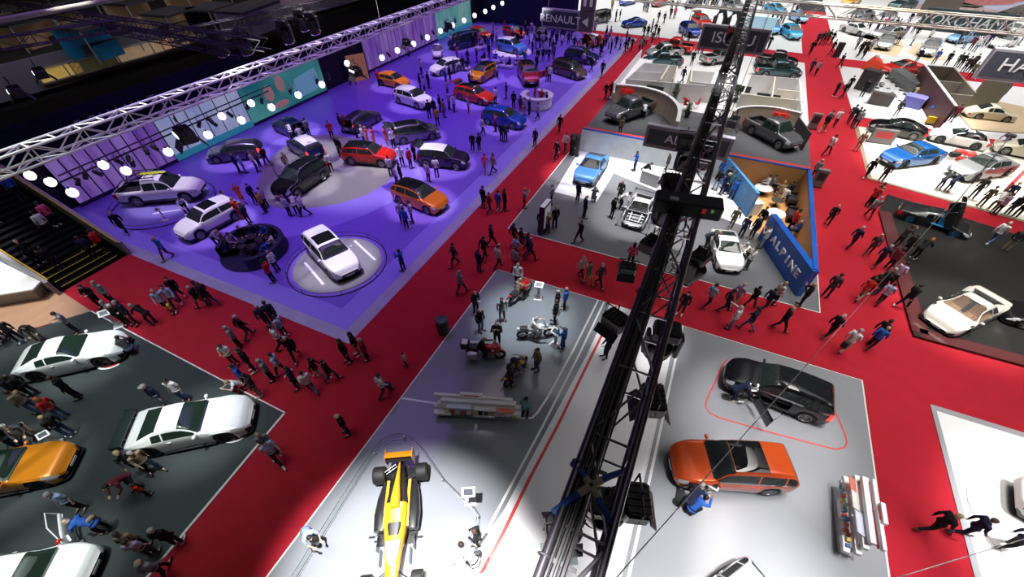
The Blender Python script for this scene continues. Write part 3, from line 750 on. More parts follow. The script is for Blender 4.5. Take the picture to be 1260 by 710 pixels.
# ---------------------------------------------------------------- every car on the stands
G1, G2, G3, G4, G5, G6 = 'cars on the dark green stand', 'cars on the purple stand', 'cars on the grey pickup stand', 'cars on the white far stands', 'cars on the right hand stands', 'cars on the bright grey stand'
GN = GLASS_GREEN = glass_mat('green car glass', (.16,.30,.22), .55)
car('white two-door coupe on the dark green floor beside the tan floor', 'white two-door coupe', 'coupe', 'white', (152,422), (25,450), G1, rim=RIMDK, glass=GN)
gtr = car('white coupe with a dark rear wing on the dark green floor', 'winged white coupe', 'gtr', 'white', (309,508), (158,538), G1, rim=RIMDK, glass=GN)
car('orange coupe with bonnet vents cut by the frame on the dark green floor', 'orange coupe', 'gtr', 'goldo', (79,566), (-66,594), G1, rim=RIMDK, glass=GN)
car('white hatchback with an open door and a red door mirror', 'white open-door hatchback', 'hatch', 'white', (106,698), (-34,722), G1, glass=GN, open_parts=('door_l',), mirror=paint('red'))

car('white crossover with a sunroof alone on the ringed turntable', 'turntable crossover', 'suv', 'white', (431,337), (389,294), G2, opts=('sunroof',))
car('white crossover with a roof hatch beside the round dark sofa', 'white crossover by the sofa', 'suv', 'white', (224,289), (291,254), G2, opts=('sunroof',))
pk = car('white double-cab pickup with a roof rack near the striped screens', 'white pickup', 'pickup', 'white', (251,233), (151,241), G2)
car('black crossover with its doors open on the grey oval', 'black open-door crossover', 'suv', 'black', (343,241), (396,206), G2, opts=('glassroof',), open_parts=('door_r',), rails=True)
car('red crossover with a black roof on the grey oval', 'red black-roofed crossover', 'suv', 'red', (485,195), (425,190), G2, roof='black', opts=('glassroof',))
car('dark purple crossover with a white roof and open tailgate', 'white-roofed purple crossover', 'suv', 'purple', (571,198), (521,193), G2, roof='white', open_parts=('tailgate',))
car('orange crossover with a black roof near the red carpet', 'orange black-roofed crossover', 'hatch', 'copper', (546,254), (489,233), G2, roof='black', scale=1.06)
car('dark hatchback ringed by people with its lit tail facing the oval', 'dark lit-tail hatchback', 'wagon', 'violetgrey', (460,140), (430,157), G2, open_parts=('tailgate', 'lit'))
car('grey people carrier with a glass roof and open tailgate', 'grey open-tailgate carrier', 'mpv', 'grey', (537,160), (485,168), G2, opts=('glassroof',), open_parts=('tailgate',))
car('small white hatchback between the orange hatchback and the grey carrier', 'small white hatchback', 'hatch', 'white', (529,128), (489,116), G2)
car('bright orange hatchback near the end of the purple striped screen', 'bright orange hatchback', 'hatch', 'orange', (501,103), (468,96), G2, scale=.93)
car('white electric hatchback by the tiny open car below the screens', 'white electric hatchback', 'hatch', 'white', (532,88), (565,79), G2)
car('yellow crossover with a black roof facing the camera', 'yellow black-roofed crossover', 'hatch', 'gold', (581,98), (607,84), G2, roof='black', scale=1.06)
car('red estate with its tailgate raised', 'red open estate', 'wagon', 'red', (605,123), (563,112), G2, opts=('glassroof',), open_parts=('tailgate',))
car('deep blue hatchback near the white round counter', 'deep blue hatchback', 'hatch', 'blue', (644,151), (597,142), G2, scale=1.06)
car('dark blue hatchback in front of the teal screen, behind the white-roofed car', 'dark blue hatchback', 'hatch', 'navy', (345,152), (366,161), G2, open_parts=('tailgate',))
car('navy small crossover with a white roof seen from behind', 'white-roofed navy crossover', 'hatch', 'navy', (360,172), (392,191), G2, roof='white', scale=1.0, open_parts=('lit',))
car('violet grey estate beside the blue end of the striped screen', 'violet grey estate', 'wagon', 'violetgrey', (263,190), (314,184), G2, open_parts=('lit',))
car('dark red crossover with an open door behind the round white counter', 'dark red crossover', 'suv', 'dred', (656,104), (644,84), G2, opts=('glassroof',), open_parts=('door_l',))
car('brown people carrier near the edge of the red carpet', 'brown people carrier', 'mpv', 'brown', (718,93), (684,82), G2, opts=('glassroof',))
car('dark blue crossover with roof rails behind the brown carrier', 'railed blue crossover', 'suv', 'navy', (735,74), (696,68), G2, rails=True)
car('pale blue and white concept hatchback on the white disc', 'concept on the white disc', 'hatch', 'sky', (645,62), (614,55), G2, roof='white', scale=1.1)
car('blue van below the teal end of the screens', 'blue van', 'van', 'navy', (556,56), (582,50), G2)
car('small red hatchback behind the blue van', 'red hatchback by the van', 'hatch', 'red', (601,45), (581,39), G2)
car('red and blue small racer at the far end of the purple stand', 'red and blue racer', 'hatch', 'red', (641,42), (624,37), G2, roof='blue')
car('tiny white two-seater below the purple striped screen', 'tiny white two-seater', 'mini', 'white', (537,72), (540,58), G2, fit=False)
car('red and white show car with its nose raised at the crowd', 'red and white show car', 'coupe', 'red', (712,55), (744,48), G2, roof='white', open_parts=('bonnet',))
car('black car hidden deep in the far crowd', 'crowded black car', 'wagon', 'black', (668,46), (664,37), G2)

car('grey pickup in front of the left curved wooden wall', 'left grey pickup', 'pickup', 'dgrey', (748,146), (800,129), G3)
car('dark pickup in front of the right curved wooden wall', 'right dark pickup', 'pickup', 'dgrey', (979,181), (922,151), G3, glass=GN)
car('silver estate parked behind the left office cubicles', 'silver estate', 'pickup', 'silver', (797,67), (837,64), G3)
car('dark green pickup tight against the back of the left office cubicles', 'dark green pickup', 'pickup', 'teal', (796,76), (834,76), G3)
car('red pickup with a lit lamp behind the silver estate', 'red pickup', 'pickup', 'red', (815,56), (848,61), G3, open_parts=('lit',))
car('grey pickup partly behind the big truss beside the offices', 'half-hidden grey pickup', 'pickup', 'lgrey', (902,70), (866,74), G3, open_parts=('lit',))
car('dark green pickup just behind the right office cubicles', 'front dark pickup of two', 'pickup', 'teal', (985,91), (927,87), G3, open_parts=('lit',))
car('black pickup behind the dark green pickup near the right aisle', 'rear dark pickup of two', 'pickup', 'black', (981,79), (930,72), G3)

car('blue racing coupe with stickers on the far white floor', 'blue racing coupe', 'coupe', 'blue', (768,29), (793,27), G4)
car('grey open jeep near the big arrow sign', 'grey open jeep', 'van', 'grey', (728,25), (747,21), G4, scale=.85)
car('blue hatchback facing the camera on the far white floor', 'blue far hatchback', 'hatch', 'blue', (857,43), (840,33), G4)
car('red hatchback with a big open red hatch on the far white floor', 'red far hatchback', 'hatch', 'red', (873,33), (853,23), G4, open_parts=('tailgate',))
car('bright blue car seen through the far truss', 'bright blue car behind truss', 'sedan', 'cyan', (962,14), (946,9), G4)
car('small pale blue car seen through the far truss', 'pale blue car behind truss', 'hatch', 'lblue', (988,24), (977,19), G4)
car('turquoise hatchback beside the right aisle crowd', 'turquoise hatchback', 'hatch', 'cyan', (981,46), (966,36), G4)
car('blue car just left of the turquoise hatchback', 'blue car by the turquoise one', 'hatch', 'sky', (953,40), (946,29), G4)
car('white saloon on pale wood right of the far aisle', 'white saloon', 'sedan', 'white', (1066,40), (1040,33), G4)
car('silver saloon side-on behind the two front-facing saloons', 'silver side-on saloon', 'sedan', 'silver', (1075,44), (1112,40), G4)
car('silver saloon facing the camera on the left pale wood patch', 'left front-facing saloon', 'sedan', 'silver', (1083,63), (1096,43), G4)
car('silver estate facing the camera on the right pale wood patch', 'right front-facing estate', 'wagon', 'silver', (1136,70), (1150,51), G4)
car('grey saloon behind the far truss beside the far aisle', 'grey saloon behind the truss', 'sedan', 'lgrey', (1044,22), (1072,17), G4)
car('pale grey coupe behind the middle of the far truss', 'pale coupe behind the truss', 'coupe', 'lgrey', (1083,24), (1098,18), G4)
car('big dark teal sports car at the top edge of the hall', 'dark teal sports car', 'gtr', 'teal', (1090,9), (1130,4), G4, scale=1.2)
car('white racing car with blue stripes left of the mountain poster', 'white blue-striped racer', 'coupe', 'white', (1151,13), (1172,10), G4, roof='blue')
car('white coupe with a black bumper by the hanging grey sign', 'white coupe by hanging sign', 'coupe', 'white', (1224,56), (1246,49), G4)
car('white rally car with a blue roof at the right end of the far truss', 'blue-roofed rally car', 'hatch', 'white', (1208,36), (1231,31), G4, roof='blue')
car('white saloon behind the right end of the far truss', 'white saloon behind the truss', 'sedan', 'white', (1237,38), (1262,36), G4)
car('low slate blue car on the far white floor under the dark banner', 'slate blue low car', 'coupe', 'lblue', (1171,48), (1197,45), G4)

car('black saloon with a shiny boot on the cream stand', 'black saloon', 'sedan', 'black', (1072,152), (1139,165), G5, opts=())
car('white convertible with its roof down on the cream stand', 'white convertible', 'coupe', 'white', (1145,163), (1216,177), G5, opts=('open_top',), rim=RIMDK)
car('metallic blue coupe at the front of the cream stand', 'metallic blue coupe', 'sedan', 'azure', (1086,197), (1157,188), G5, rim=RIMDK)
car('grey saloon at the right end of the cream stand', 'grey saloon', 'sedan', 'lgrey', (1164,214), (1250,201), G5, rim=RIMDK)
car('old cream sports coupe on the wooden plinth', 'old cream coupe', 'classic', 'cream', (1250,143), (1188,136), G5)
car('pale car cut by the right edge of the photograph behind the grey saloon', 'pale car at the edge', 'sedan', 'cream', (1232,178), (1298,191), G5)
car('low red sports car behind the white bar counter', 'low red sports car', 'sup', 'red', (1087,84), (1136,82), G5)
car('black and blue supercar with raised doors on the black plinth', 'black and blue supercar', 'sup', 'carbon', (1197,284), (1108,256), G5, open_parts=('scissor_l', 'scissor_r'), rim=mat('blue rim', (.03,.25,.55), .3, .5), inner=mat('blue seats', (.03,.28,.62), .5))
car('cream white supercar with tan seats on the black plinth', 'cream white supercar', 'sup', 'pearl', (1157,396), (1221,366), G5, zg=.12, rim=RIMDK, inner=mat('tan leather', (.62,.33,.17), .5), glass=glass_mat('clear car glass', (.75,.78,.76), .25))
car('dark car nose at the right edge beyond the cream white supercar', 'dark car at the edge', 'sup', 'black', (1268,386), (1326,400), G5, zg=.12)

car('sky blue two-seat coupe on the white floor', 'sky blue coupe', 'alp', 'sky', (717,222), (738,192), G6)
car('bare white car body with no bonnet on a marked rectangle', 'bare white body', 'alp', 'bare', (779,273), (794,243), G6, glass=GLASS)
car('white two-seat coupe in front of the blue lettered wall', 'white two-seat coupe', 'alp', 'white', (899,327), (888,286), G6)
car('orange red crossover with a glass roof on the bright floor', 'orange red crossover', 'suv', 'ember', (826,571), (968,579), G6, opts=('halfroof', 'chrome'), clad=CHROME)
car('black crossover with its front door open on the grey floor', 'black crossover on grey floor', 'suv', 'black', (893,457), (1021,504), G6, opts=('glassroof', 'chrome'), open_parts=('door_l', 'lit'))
car('white car whose roof and lit tail lamp rise from the bottom edge', 'white bottom-edge car', 'hatch', 'white', (852,780), (922,724), G6, open_parts=('lit',))
car('white car with a black wheel at the right edge, lower corner', 'white corner car', 'suv', 'white', (1388,672), (1304,632), G6)

for lab, sh, ty, c_, n_, t_ in (('blue small car at the very top edge above the racing coupe', 'top edge blue car', 'hatch', 'blue', (766,3), (779,0)), ('red small car at the very top edge left of the near truss', 'top edge red car', 'hatch', 'red', (805,5), (818,1)), ('grey car at the very top edge beside the near truss', 'top edge grey car', 'suv', 'lgrey', (910,11), (895,6)),
    ('navy small car among people at the top edge', 'top edge navy car', 'hatch', 'navy', (846,6), (860,3)), ('tan car at the top edge right of the far aisle', 'top edge tan car', 'suv', 'gold', (1040,5), (1054,1)), ('white car at the top edge left of the far aisle', 'top edge white car', 'sedan', 'white', (942,3), (926,-1))):
    car(lab, sh, ty, c_, n_, t_, G4)
# ---------------------------------------------------------------- trusses
def truss(label, p0, p1, w, h, r=.027, rb=.013, m=ALU, pitch=.6, group=None, mb=None, name='lighting_truss', short=None):
    p0, p1 = Vector(p0), Vector(p1); d = p1-p0; L = d.length; rz = math.atan2(d.y, d.x)
    t = thing(name, label, 'truss', p0, rz, group)
    for y in (-w/2, w/2):
        for z in (0, h): MB().tube((0, y, z), (L, y, z), r, 10).build('chord', m, t, True)
    n = max(2, int(L/pitch)); s = L/n; b = MB()
    for i in range(n):
        x0, x1 = i*s, (i+1)*s
        for z in (0, h):
            y0 = -w/2 if i % 2 else w/2; b.tube((x0, y0, z), (x1, -y0, z), rb, 6)
            b.tube((x0, -w/2, z), (x0, w/2, z), rb, 6)
        for y in (-w/2, w/2):
            z0 = 0 if i % 2 else h; b.tube((x0, y, z0), (x1, y, h-z0), rb, 6)
            if i % 2 == 0: b.tube((x0, y, 0), (x0, y, h), rb, 6)
    b.build('lattice', mb or m, t, True)
    return t
FG = truss('big dark truss close to the camera running up the middle of the picture', (.19, -2.0, 11.26), (.19, 29.2, 11.26), .52, .54, .046, .017, mat('near truss metal', (.13,.12,.14), .28, .85), 1.05, None, mat('near truss braces', (.38,.37,.39), .28, .9))
truss('bright aluminium truss crossing the top left of the hall', (-19.96, -6, 9.72), (-19.96, 62, 9.72), .58, .5, .042, .024, mat('bright truss metal', (.80,.80,.80), .4, .55), .8)
truss('pale truss across the top right of the hall', (-9, 29.5, 11.32), (26, 29.5, 11.32), .5, .5, .032, .016, mat('warm truss metal', (.62,.58,.52), .4, .6), .7)
for k, (a, b_) in enumerate((((0,62),(150,37)), ((20,14),(330,62)), ((215,52),(425,4)), ((120,36),(300,72)), ((-30,40),(180,-8)))):
    zt = 10.6-.3*k
    truss(('black truss under the beige beam at the far left', 'long black truss slanting over the lit balcony', 'black truss below the beige drum lantern', 'short black truss over the grey balcony wall', 'black truss at the upper left corner')[k], at(*a, zt), at(*b_, zt), .45, .45, .03, .015, ALUDK, .7)
t = thing('ceiling_beam', 'beige round beam at the upper left corner', 'beam', at(0,25,12))
b = MB(); q = at(152,-3,12)-at(0,25,12); b.tube(-q*.3, q*1.2, .10, 12); b.build('pipe', mat('beige paint', (.26,.24,.19), .8), t, True)
MB().tube(q*.4, q*.4+Vector((0, 0, 2.5)), .03, 8).build('hanger', ALUDK, t)
t = thing('drum_lantern', 'large beige drum lantern at the top edge left of centre', 'lamp', at(367,4,9.5))
MB().lathe([(1.25,0),(1.25,1.3),(1.22,1.3),(1.22,0)], 40).build('shade', mat('lantern cloth', (.42,.37,.24), .8, emit=.10), t, True)
MB().lathe([(0,.03),(1.3,.03),(1.3,-.03),(0,-.03)], 40).build('rim', mat('lantern rim', (.25,.22,.16), .5), t)
for t_, ys in (('big dark truss', (.3, 30.9)), ('bright aluminium truss', (2, 30, 60)), ('pale truss across', (2, 30))):
    o = [q for q in C.objects if q.get('label', '').startswith(t_)][0]
    for y in ys: MB().tube((y, 0, .5), (y, 0, 25.75-o.location.z), .012, 6).build('hoist_cable', BLACK, o)
# fittings on the near truss
t = thing('cable_bundle', 'thick bundle of black cables along the left of the near truss', 'cables', (.19, -2, 11.5))
for k in range(9):
    b = MB(); ph = R.uniform(0, 6)
    b.path([(-.225+.020*k+.008*math.sin(i*.9+ph), i*.5, .26+.05*math.sin(k*1.7)+.012*math.cos(i*.7+ph)) for i in range(63)], R.choice((.017, .022, .026)), 6)
    b.build('cable', mat('cable %d' % (k % 3), ((.005,.005,.006),(.008,.008,.009),(.012,.012,.013))[k % 3], .5), t, True)
b = MB(); b.box((-.13, 15.6, .20), (.22, 31.0, .02)); b.build('tray', BLACK, t)
for i, y in enumerate((.9, 1.9, 4.9, 9.2, 14.5)):
    t = thing('cable_strap', ('lowest', 'second lowest', 'middle', 'second highest', 'highest')[i]+' dark strap round the left chord of the near truss', 'strap', (.0, y, 11.8), 0, 'straps on the near truss')
    b = MB(); b.path([(-.085+.055*math.cos(a)*1.0, 0, .0+.055*math.sin(a)) for a in [k*PI/6 for k in range(12)]], .012, 5, True); b.box((.09, 0, .0), (.30, .045, .012)); b.build('band', DARK, t)
def star_sling():
    t = thing('lifting_sling', 'blue and beige lifting slings crossed over the near truss', 'sling', tuple(at(727,598,11.86)))
    for a, l in ((.9, .30), (2.5, .22), (4.1, .36), (5.6, .30)):
        d = Vector((math.cos(a), math.sin(a), 0)); b = MB()
        b.tube(d*.02, d*l*.45, .042, 8); b.build('sleeve', mat('beige sleeve', (.36,.30,.22), .8), t, True)
        b = MB(); b.path([d*l*.42, d*l*.8+V(0,0,-.02), d*(l+.1)+V(0,0,-.10)], .036, 8); b.build('sling_arm', mat('blue sling', (.015,.07,.30), .7), t, True)
star_sling()
def moving_head(label, pos, rz=0.0, tilt=.4, s=1.0, group='lights hung on the near truss'):
    t = thing('stage_light', label, 'stage light', pos, rz, group); t.scale = (s, s, s)
    b = MB(); b.rbox((0, 0, .36), (.36, .30, .16), .03); b.tube((0, .08, .44), (0, .08, .56), .02, 8); b.tube((0, -.08, .44), (0, -.08, .56), .02, 8); b.build('base', BLACK, t)
    for x in (-.22, .22): MB().rbox((x, 0, .12), (.06, .18, .38), .02).build('yoke_arm', DARK, t)
    M3 = Matrix.Rotation(tilt, 3, 'X'); b = MB(); b.lathe([(0, .20), (.12, .20), (.16, .10), (.18, -.05), (.185, -.20), (.15, -.21), (.14, -.16), (0, -.16)], 20)
    b.v = [tuple(M3 @ Vector(v)) for v in b.v]; b.build('head', BLACK, t, True)
    b = MB(); b.lathe([(.19, -.19), (.215, -.19), (.215, -.23), (.19, -.23), (.19, -.19)], 24); b.v = [tuple(M3 @ Vector(v)) for v in b.v]; b.build('lens_ring', CHROME, t, True)
    return t
def flood(label, pos, rz=0.0, s=1.0, group='lights hung on the near truss', lit=False, panel=False):
    t = thing('flood_light', label, 'stage light', pos, rz, group); t.scale = (s, s, s)
    b = MB(); b.rbox((0, 0, 0), (.56, .40, .30), .05)
    for k in range(5): b.box((-.2+.1*k, 0, .16), (.02, .34, .05))
    b.build('housing', BLACK, t)
    b = MB(); b.path([(-.31, 0, 0), (-.31, 0, .34), (.31, 0, .34), (.31, 0, 0)], .018, 6); b.tube((0, 0, .34), (0, 0, .5), .02, 8); b.build('bracket', DARK, t)
    for sg in (-1, 1):
        b = MB(); M3 = Matrix.Rotation(sg*.6, 3, 'X'); b.box((0, sg*.28, -.22), (.58, .02, .24), M=M3); b.build('barn_door', DARK, t)
    if lit:
        MB().box((0, -.21, .05), (.42, .03, .07)).build('lamp_slot', mat('lamp glow', (.85,1.0,.92), .4, emit=4.0), t)
    if panel: MB().box((-.1, -.32, -.16), (.55, .34, .01)).build('filter_sheet', glass_mat('filter', (.75,.85,.82), .35), t)
    return t
flood('black flood light with a clear filter left of the near truss bottom', at(693,650,10.95), .5, .75, panel=True)
moving_head('ring light under the near truss just below the crossed slings', at(738,632,10.7), .3, .5, 1.15)
flood('black light box right of the near truss beside the crossed slings', at(783,618,11.0), 1.9, .8)
flood('black light box right of the near truss above the orange red car', at(803,492,10.9), 1.9, .85)
moving_head('ring light behind the near truss near the cross aisle', at(812,428,10.7), .2, .7, 1.2)
flood('dark light box left of the near truss over the white band', at(757,394,11.0), -.4, .75)
moving_head('ring light right of the near truss above the red cross aisle', at(853,335,10.7), 1.2, .6, 1.1)
moving_head('dark light on the left of the near truss beside the desk group', at(818,262,10.6), .6, .3, 1.2)
flood('dark light left of the near truss under the big control box', at(772,330,10.9), .2, .6)
flood('black light box over the near truss beside the control box', at(826,222,11.2), .3, .8)
moving_head('dark light right of the near truss over the hanging sign by the snowy wall', at(868,196,10.8), .8, .4, 1.0)
flood('dark light under the near truss beside the red cross aisle', at(800,300,10.8), 1.2, .8)
flood('small black light left of the near truss above the hanging sign by the snowy wall', at(843,172,10.9), .2, .75)
moving_head('black light left of the near truss by the snowy wall', at(840,200,10.7), .6, .3, .9)
flood('black light right of the near truss beside the curved wall', at(902,150,10.6), 1.4, .8)
moving_head('small dark light at the top of the near truss beside the red cloth', at(898,47,10.9), 0, .3, .9)
t = thing('control_box', 'big black control box lying across the near truss', 'box', at(846,252,11.95), .16)
MB().rbox((0, 0, 0), (1.22, .40, .26), .03).build('case', BLACK, t)
MB().box((.28, -.205, .03), (.07, .012, .09)).build('red_label', mat('red label', (.7,.03,.02), .5, emit=.3), t); MB().box((.42, -.205, .05), (.05, .012, .06)).build('green_light', mat('green light', (.25,.55,.05), .5, emit=.3), t)  # small red and green lights glowing on the front of the case
MB().rbox((-.28, -.1, .14), (.16, .12, .03), .01).build('switch_plate', GREYP, t)
t = thing('loose_cables', 'loops of loose black cable hanging around the near truss', 'cables', (.19, 0, 11.5))
for k in range(26):
    y = R.uniform(4.5, 22); x0 = R.choice((-.26, .26, -.1, .15)); x1 = R.choice((-.26, .26, .1)); L_ = R.uniform(.4, 1.3); dz = R.uniform(.2, .55); z0 = R.choice((.30, -.20))
    b = MB(); b.path([(x0+(x1-x0)*u+.06*math.sin(u*9+k), y+L_*u, z0-dz*math.sin(PI*u)) for u in [i/12 for i in range(13)]], R.choice((.012, .016, .02)), 6); b.build('cable', BLACK, t, True)
t = thing('hoist_chain', 'steel hoist chain along the upper part of the near truss', 'chain', (.28, 17.2, 11.86), 0)
b = MB()
for k in range(40):
    a = .09*k; M3 = Matrix.Rotation(PI/2*(k % 2), 3, 'Y')
    for j in range(8):
        p0 = M3 @ V(.03*math.cos(j*PI/4), .06*math.sin(j*PI/4), 0); p1 = M3 @ V(.03*math.cos((j+1)*PI/4), .06*math.sin((j+1)*PI/4), 0)
        b.tube(p0+V(0, a, 0), p1+V(0, a, 0), .010, 5)
b.build('links', STEEL, t, True)
t = thing('red_cloth', 'small red flag cloth tied at the top of the near truss', 'cloth', at(895,37,11.7)); b = MB(); b.extr([(0,-.18),(.28,.0),(0,.18)], 'Y', -.02, .02); b.build('cloth', REDP, t)
# lights and globes over the purple stand
for i, p in enumerate(((37,216),(62,224),(89,237),(155,210),(207,187),(256,166),(297,148),(334,132),(367,117),(396,104),(427,78),(470,71),(489,62),(509,54),(526,46),(542,38),(557,31),(571,25),(584,19),(597,14),(607,9),(618,4),(127,203),(273,143),(309,127))):
    q = at(*p, 5.6)
    lab = ('globe lamp nearest the stairs', 'second globe lamp from the stairs', 'globe lamp at the corner of the violet screen')[i] if i < 3 else 'white globe lamp, %s from the stairs end in the long row before the screens' % ORDN[i-3]
    if i > 21: lab = 'white globe lamp of the short back row, %s from the stairs end' % ORDN[i-22]
    t = thing('globe_lamp', lab, 'lamp', q, 0, 'globe lamps over the purple stand')
    MB().ball((0, 0, 0), .235, 10).build('globe', GLOW, t, True)
    b = MB(); b.tube((0, 0, .22), (0, 0, .30), .05, 10); b.tube((0, 0, .3), (0, 0, 2.2), .006, 5); b.build('cord', BLACK, t)
t = thing('lighting_bar', 'dark pipe of small lights in front of the nearest screens', 'lighting bar', at(70,226,5.0))
q = at(330,112,5.0)-at(70,226,5.0); MB().tube((0,0,0), q, .05, 8).build('pipe', BLACK, t, True); b = MB(); b.tube((0,.3,.3), q+V(0,.3,.3), .04, 8); b.build('upper_pipe', BLACK, t, True)
SL = []
def spot_small(p, z, i):
    q = at(*p, z); t = thing('spot_light', 'small black spot light, %s from the stairs end before the screens' % ORDN[i], 'stage light', q, R.uniform(0, 6), 'small spot lights before the screens')
    if not SL:
        b = MB(); b.lathe([(0,.22),(.09,.22),(.11,.1),(.12,-.2),(.10,-.2),(.09,-.1),(0,-.1)], 12); M3 = Matrix.Rotation(.6, 3, 'X'); b.v = [tuple(M3 @ Vector(v)) for v in b.v]; SL.append(b.mesh('can', True))
        b = MB(); b.path([(-.15,0,0),(-.15,0,.32),(.15,0,.32),(.15,0,0)], .018, 5); b.tube((0,0,.32),(0,0,.45),.02,6); SL.append(b.mesh('bracket'))
    link('can', SL[0], BLACK, t); link('bracket', SL[1], DARK, t)
for i, p in enumerate(((96,224),(105,216),(120,213),(146,199),(158,195),(163,201),(180,186),(190,182),(245,153),(258,148),(263,152),(283,141),(305,131),(322,124),(357,112),(390,100),(405,95),(432,86),(478,67),(496,58),(503,66),(519,46),(533,40),(548,28),(560,25))): spot_small(p, 5.2, i)
for lab, p, s in (('black flood light with a bright slot before the violet screen', (228,166), 2.6), ('black flood light with a bright slot above the orange portrait board', (438,88), 2.0), ('black flood light with a bright slot over the grey balcony wall', (50,90), 2.2), ('black flood light with a bright slot at the left edge', (20,113), 2.2), ('black flood light hanging before the long violet screen', (500,52), 1.6), ('black flood light at the end of the long violet screen', (552,32), 1.6)):
    flood(lab, at(*p, 7.5), -.35, s*.72, 'flood lights over the purple stand', lit=p[0] < 450)
for i, p in enumerate(((270,58),(300,56),(352,43),(372,28),(385,32))): moving_head(('first', 'second', 'third', 'fourth', 'fifth')[i]+' from the left of the dark round lights under the black truss', at(*p, 9.6), .4, .3, 1.7, 'dark round lights on the black truss')
# hanging wire
t = thing('steel_wire', 'thin steel wire slanting across the right of the picture', 'wire', at(1245,166,3))
q = [at(*p, z)-at(1245,166,3) for p, z in (((1245,166),3), ((1086,345),5.5), ((920,530),8), ((775,692),9.5), ((690,790),10.4))]
MB().path(q, .010, 6).build('wire', STEEL, t, True)
t = thing('steel_wire', 'thin steel wire crossing the lower right corner over the red carpet', 'wire', at(1330,642,6.5)); MB().tube((0,0,0), at(1040,730,10)-at(1330,642,6.5), .007, 6).build('wire', mat('dark wire', (.05,.05,.05), .7), t, True)
t = thing('microphone_boom', 'black boom with a square head hanging over the pale car', 'boom', at(1244,167,3)); q = at(1160,270,2.4)-at(1244,167,3)
MB().tube((0,0,0), q, .03, 8).build('pole', BLACK, t, True); MB().rbox((0,0,0), (.6,.35,.2), .04).build('head', BLACK, t)

# ---------------------------------------------------------------- hanging signs
SF = mat('sign frame', (.30,.28,.34), .5, emit=.03); SD = mat('sign face', (.045,.050,.075), .5); SB = mat('sign brown face', (.14,.105,.13), .5); SW = mat('sign letters', (.72,.72,.74), .5, emit=.15)
def hang_sign(label, s, p, w, h, z, size, tx=0.0, rz=0.0):
    q = at(*p, z); t = thing('hanging_sign', label, 'sign', q, rz)
    MB().rbox((0, 0, h/2), (w, .35, h), .03).build('frame', SF, t); MB().box((0, -.18, h/2), (w-.34, .03, h-.36)).build('face', SD, t); MB().box((0, .18, h/2), (w-.34, .03, h-.36)).build('back_face', SD, t)
    text('lettering', s, size, SW, t, (tx, -.20, h/2), (PI/2, 0, 0), .012, sx=1.15)
    for x in (-w*.35, w*.35): MB().tube((x, 0, h), (x, 0, h+5.0), .012, 6).build('wire', STEEL, t)
    return t
hang_sign('hanging grey sign over the snowy wall, half behind the near truss', 'ALPINE', (841,187), 4.5, 1.15, 6, .62)
hang_sign('hanging grey sign above the offices, half behind the near truss', 'ISUZU', (897,63), 5.4, 1.75, 6, 1.1)
hang_sign('hanging grey sign with white letters cut by the right edge', 'HA', (1249,101), 5.2, 1.9, 6, 1.15, -.75)
t = hang_sign('hanging violet sign with white letters and a white arrow', 'RENAULT', (689,35.5), 3.9, 1.55, 6, .85)
b = MB(); b.rbox((2.65, .02, .78), (1.4, .38, 1.55), .02); b.build('arrow_panel', SB, t); b = MB(); b.rbox((2.65, .02, 2.6), (1.4, .38, 2.0), .02); b.build('upper_panel', SB, t)
b = MB(); b.extr([(2.25, .78), (2.85, 1.15), (2.85, .41)], 'Y', -.20, -.17); b.build('arrow', SW, t); b = MB()
for x in (2.35, 2.95): b.box((x, -.18, 2.7), (.28, .03, 1.5))
b.build('pictogram', SW, t)
t = thing('wall_sign', 'dark green banner with white letters behind the far truss', 'sign', at(1180,40,1.0), -.05)
MB().rbox((0, 0, 1.2), (10.5, .3, 2.6), .05).build('board', mat('dark green board', (.03,.06,.065), .5), t); text('lettering', 'YOKOHAMA', 1.6, SW, t, (0, -.18, 1.2), (PI/2, 0, 0), .02, sx=1.2, shear=.15)
t = thing('wall_sign', 'brown board with grey writing left of the mountain poster', 'sign', at(1152,17,.6)); MB().rbox((0, 0, 1.6), (5.2, .3, 4.2), .05).build('board', mat('brown board', (.14,.11,.09), .5), t)
t = thing('poster_wall', 'huge poster of a red roofed village and mountains at the top right corner', 'poster', at(1222,18,0))
MB().box((0, 0, 3.5), (24, .3, 7.5)).build('sky_panel', mat('poster sky', (.62,.64,.85), .5), t)
def blob(nm, poly, c): MB().extr(poly, 'Y', -.20, -.15).build(nm, mat('poster '+nm, c, .6, noise=.4, nscale=1.5), t)
blob('mountain', [(0, .2), (2.5, 1.5), (5, 2.3), (8, 2.2), (11.8, 1.7), (11.8, -.2), (-1, -.2)], (.16,.14,.12)); blob('roofs', [(-8.5, 1.1), (-6.5, 2.2), (-3, 2.9), (1.5, 2.8), (3.2, 2.3), (1.2, 1.5), (-3, 1.1)], (.55,.20,.20)); blob('road', [(-11.8, -.2), (-11.8, .7), (-3, .9), (3, .3), (4.5, -.2)], (.66,.48,.46)); blob('trees', [(-11, .7), (-9, 1.5), (-5, 1.3), (-2, 1.0), (-3, .7)], (.10,.14,.08))

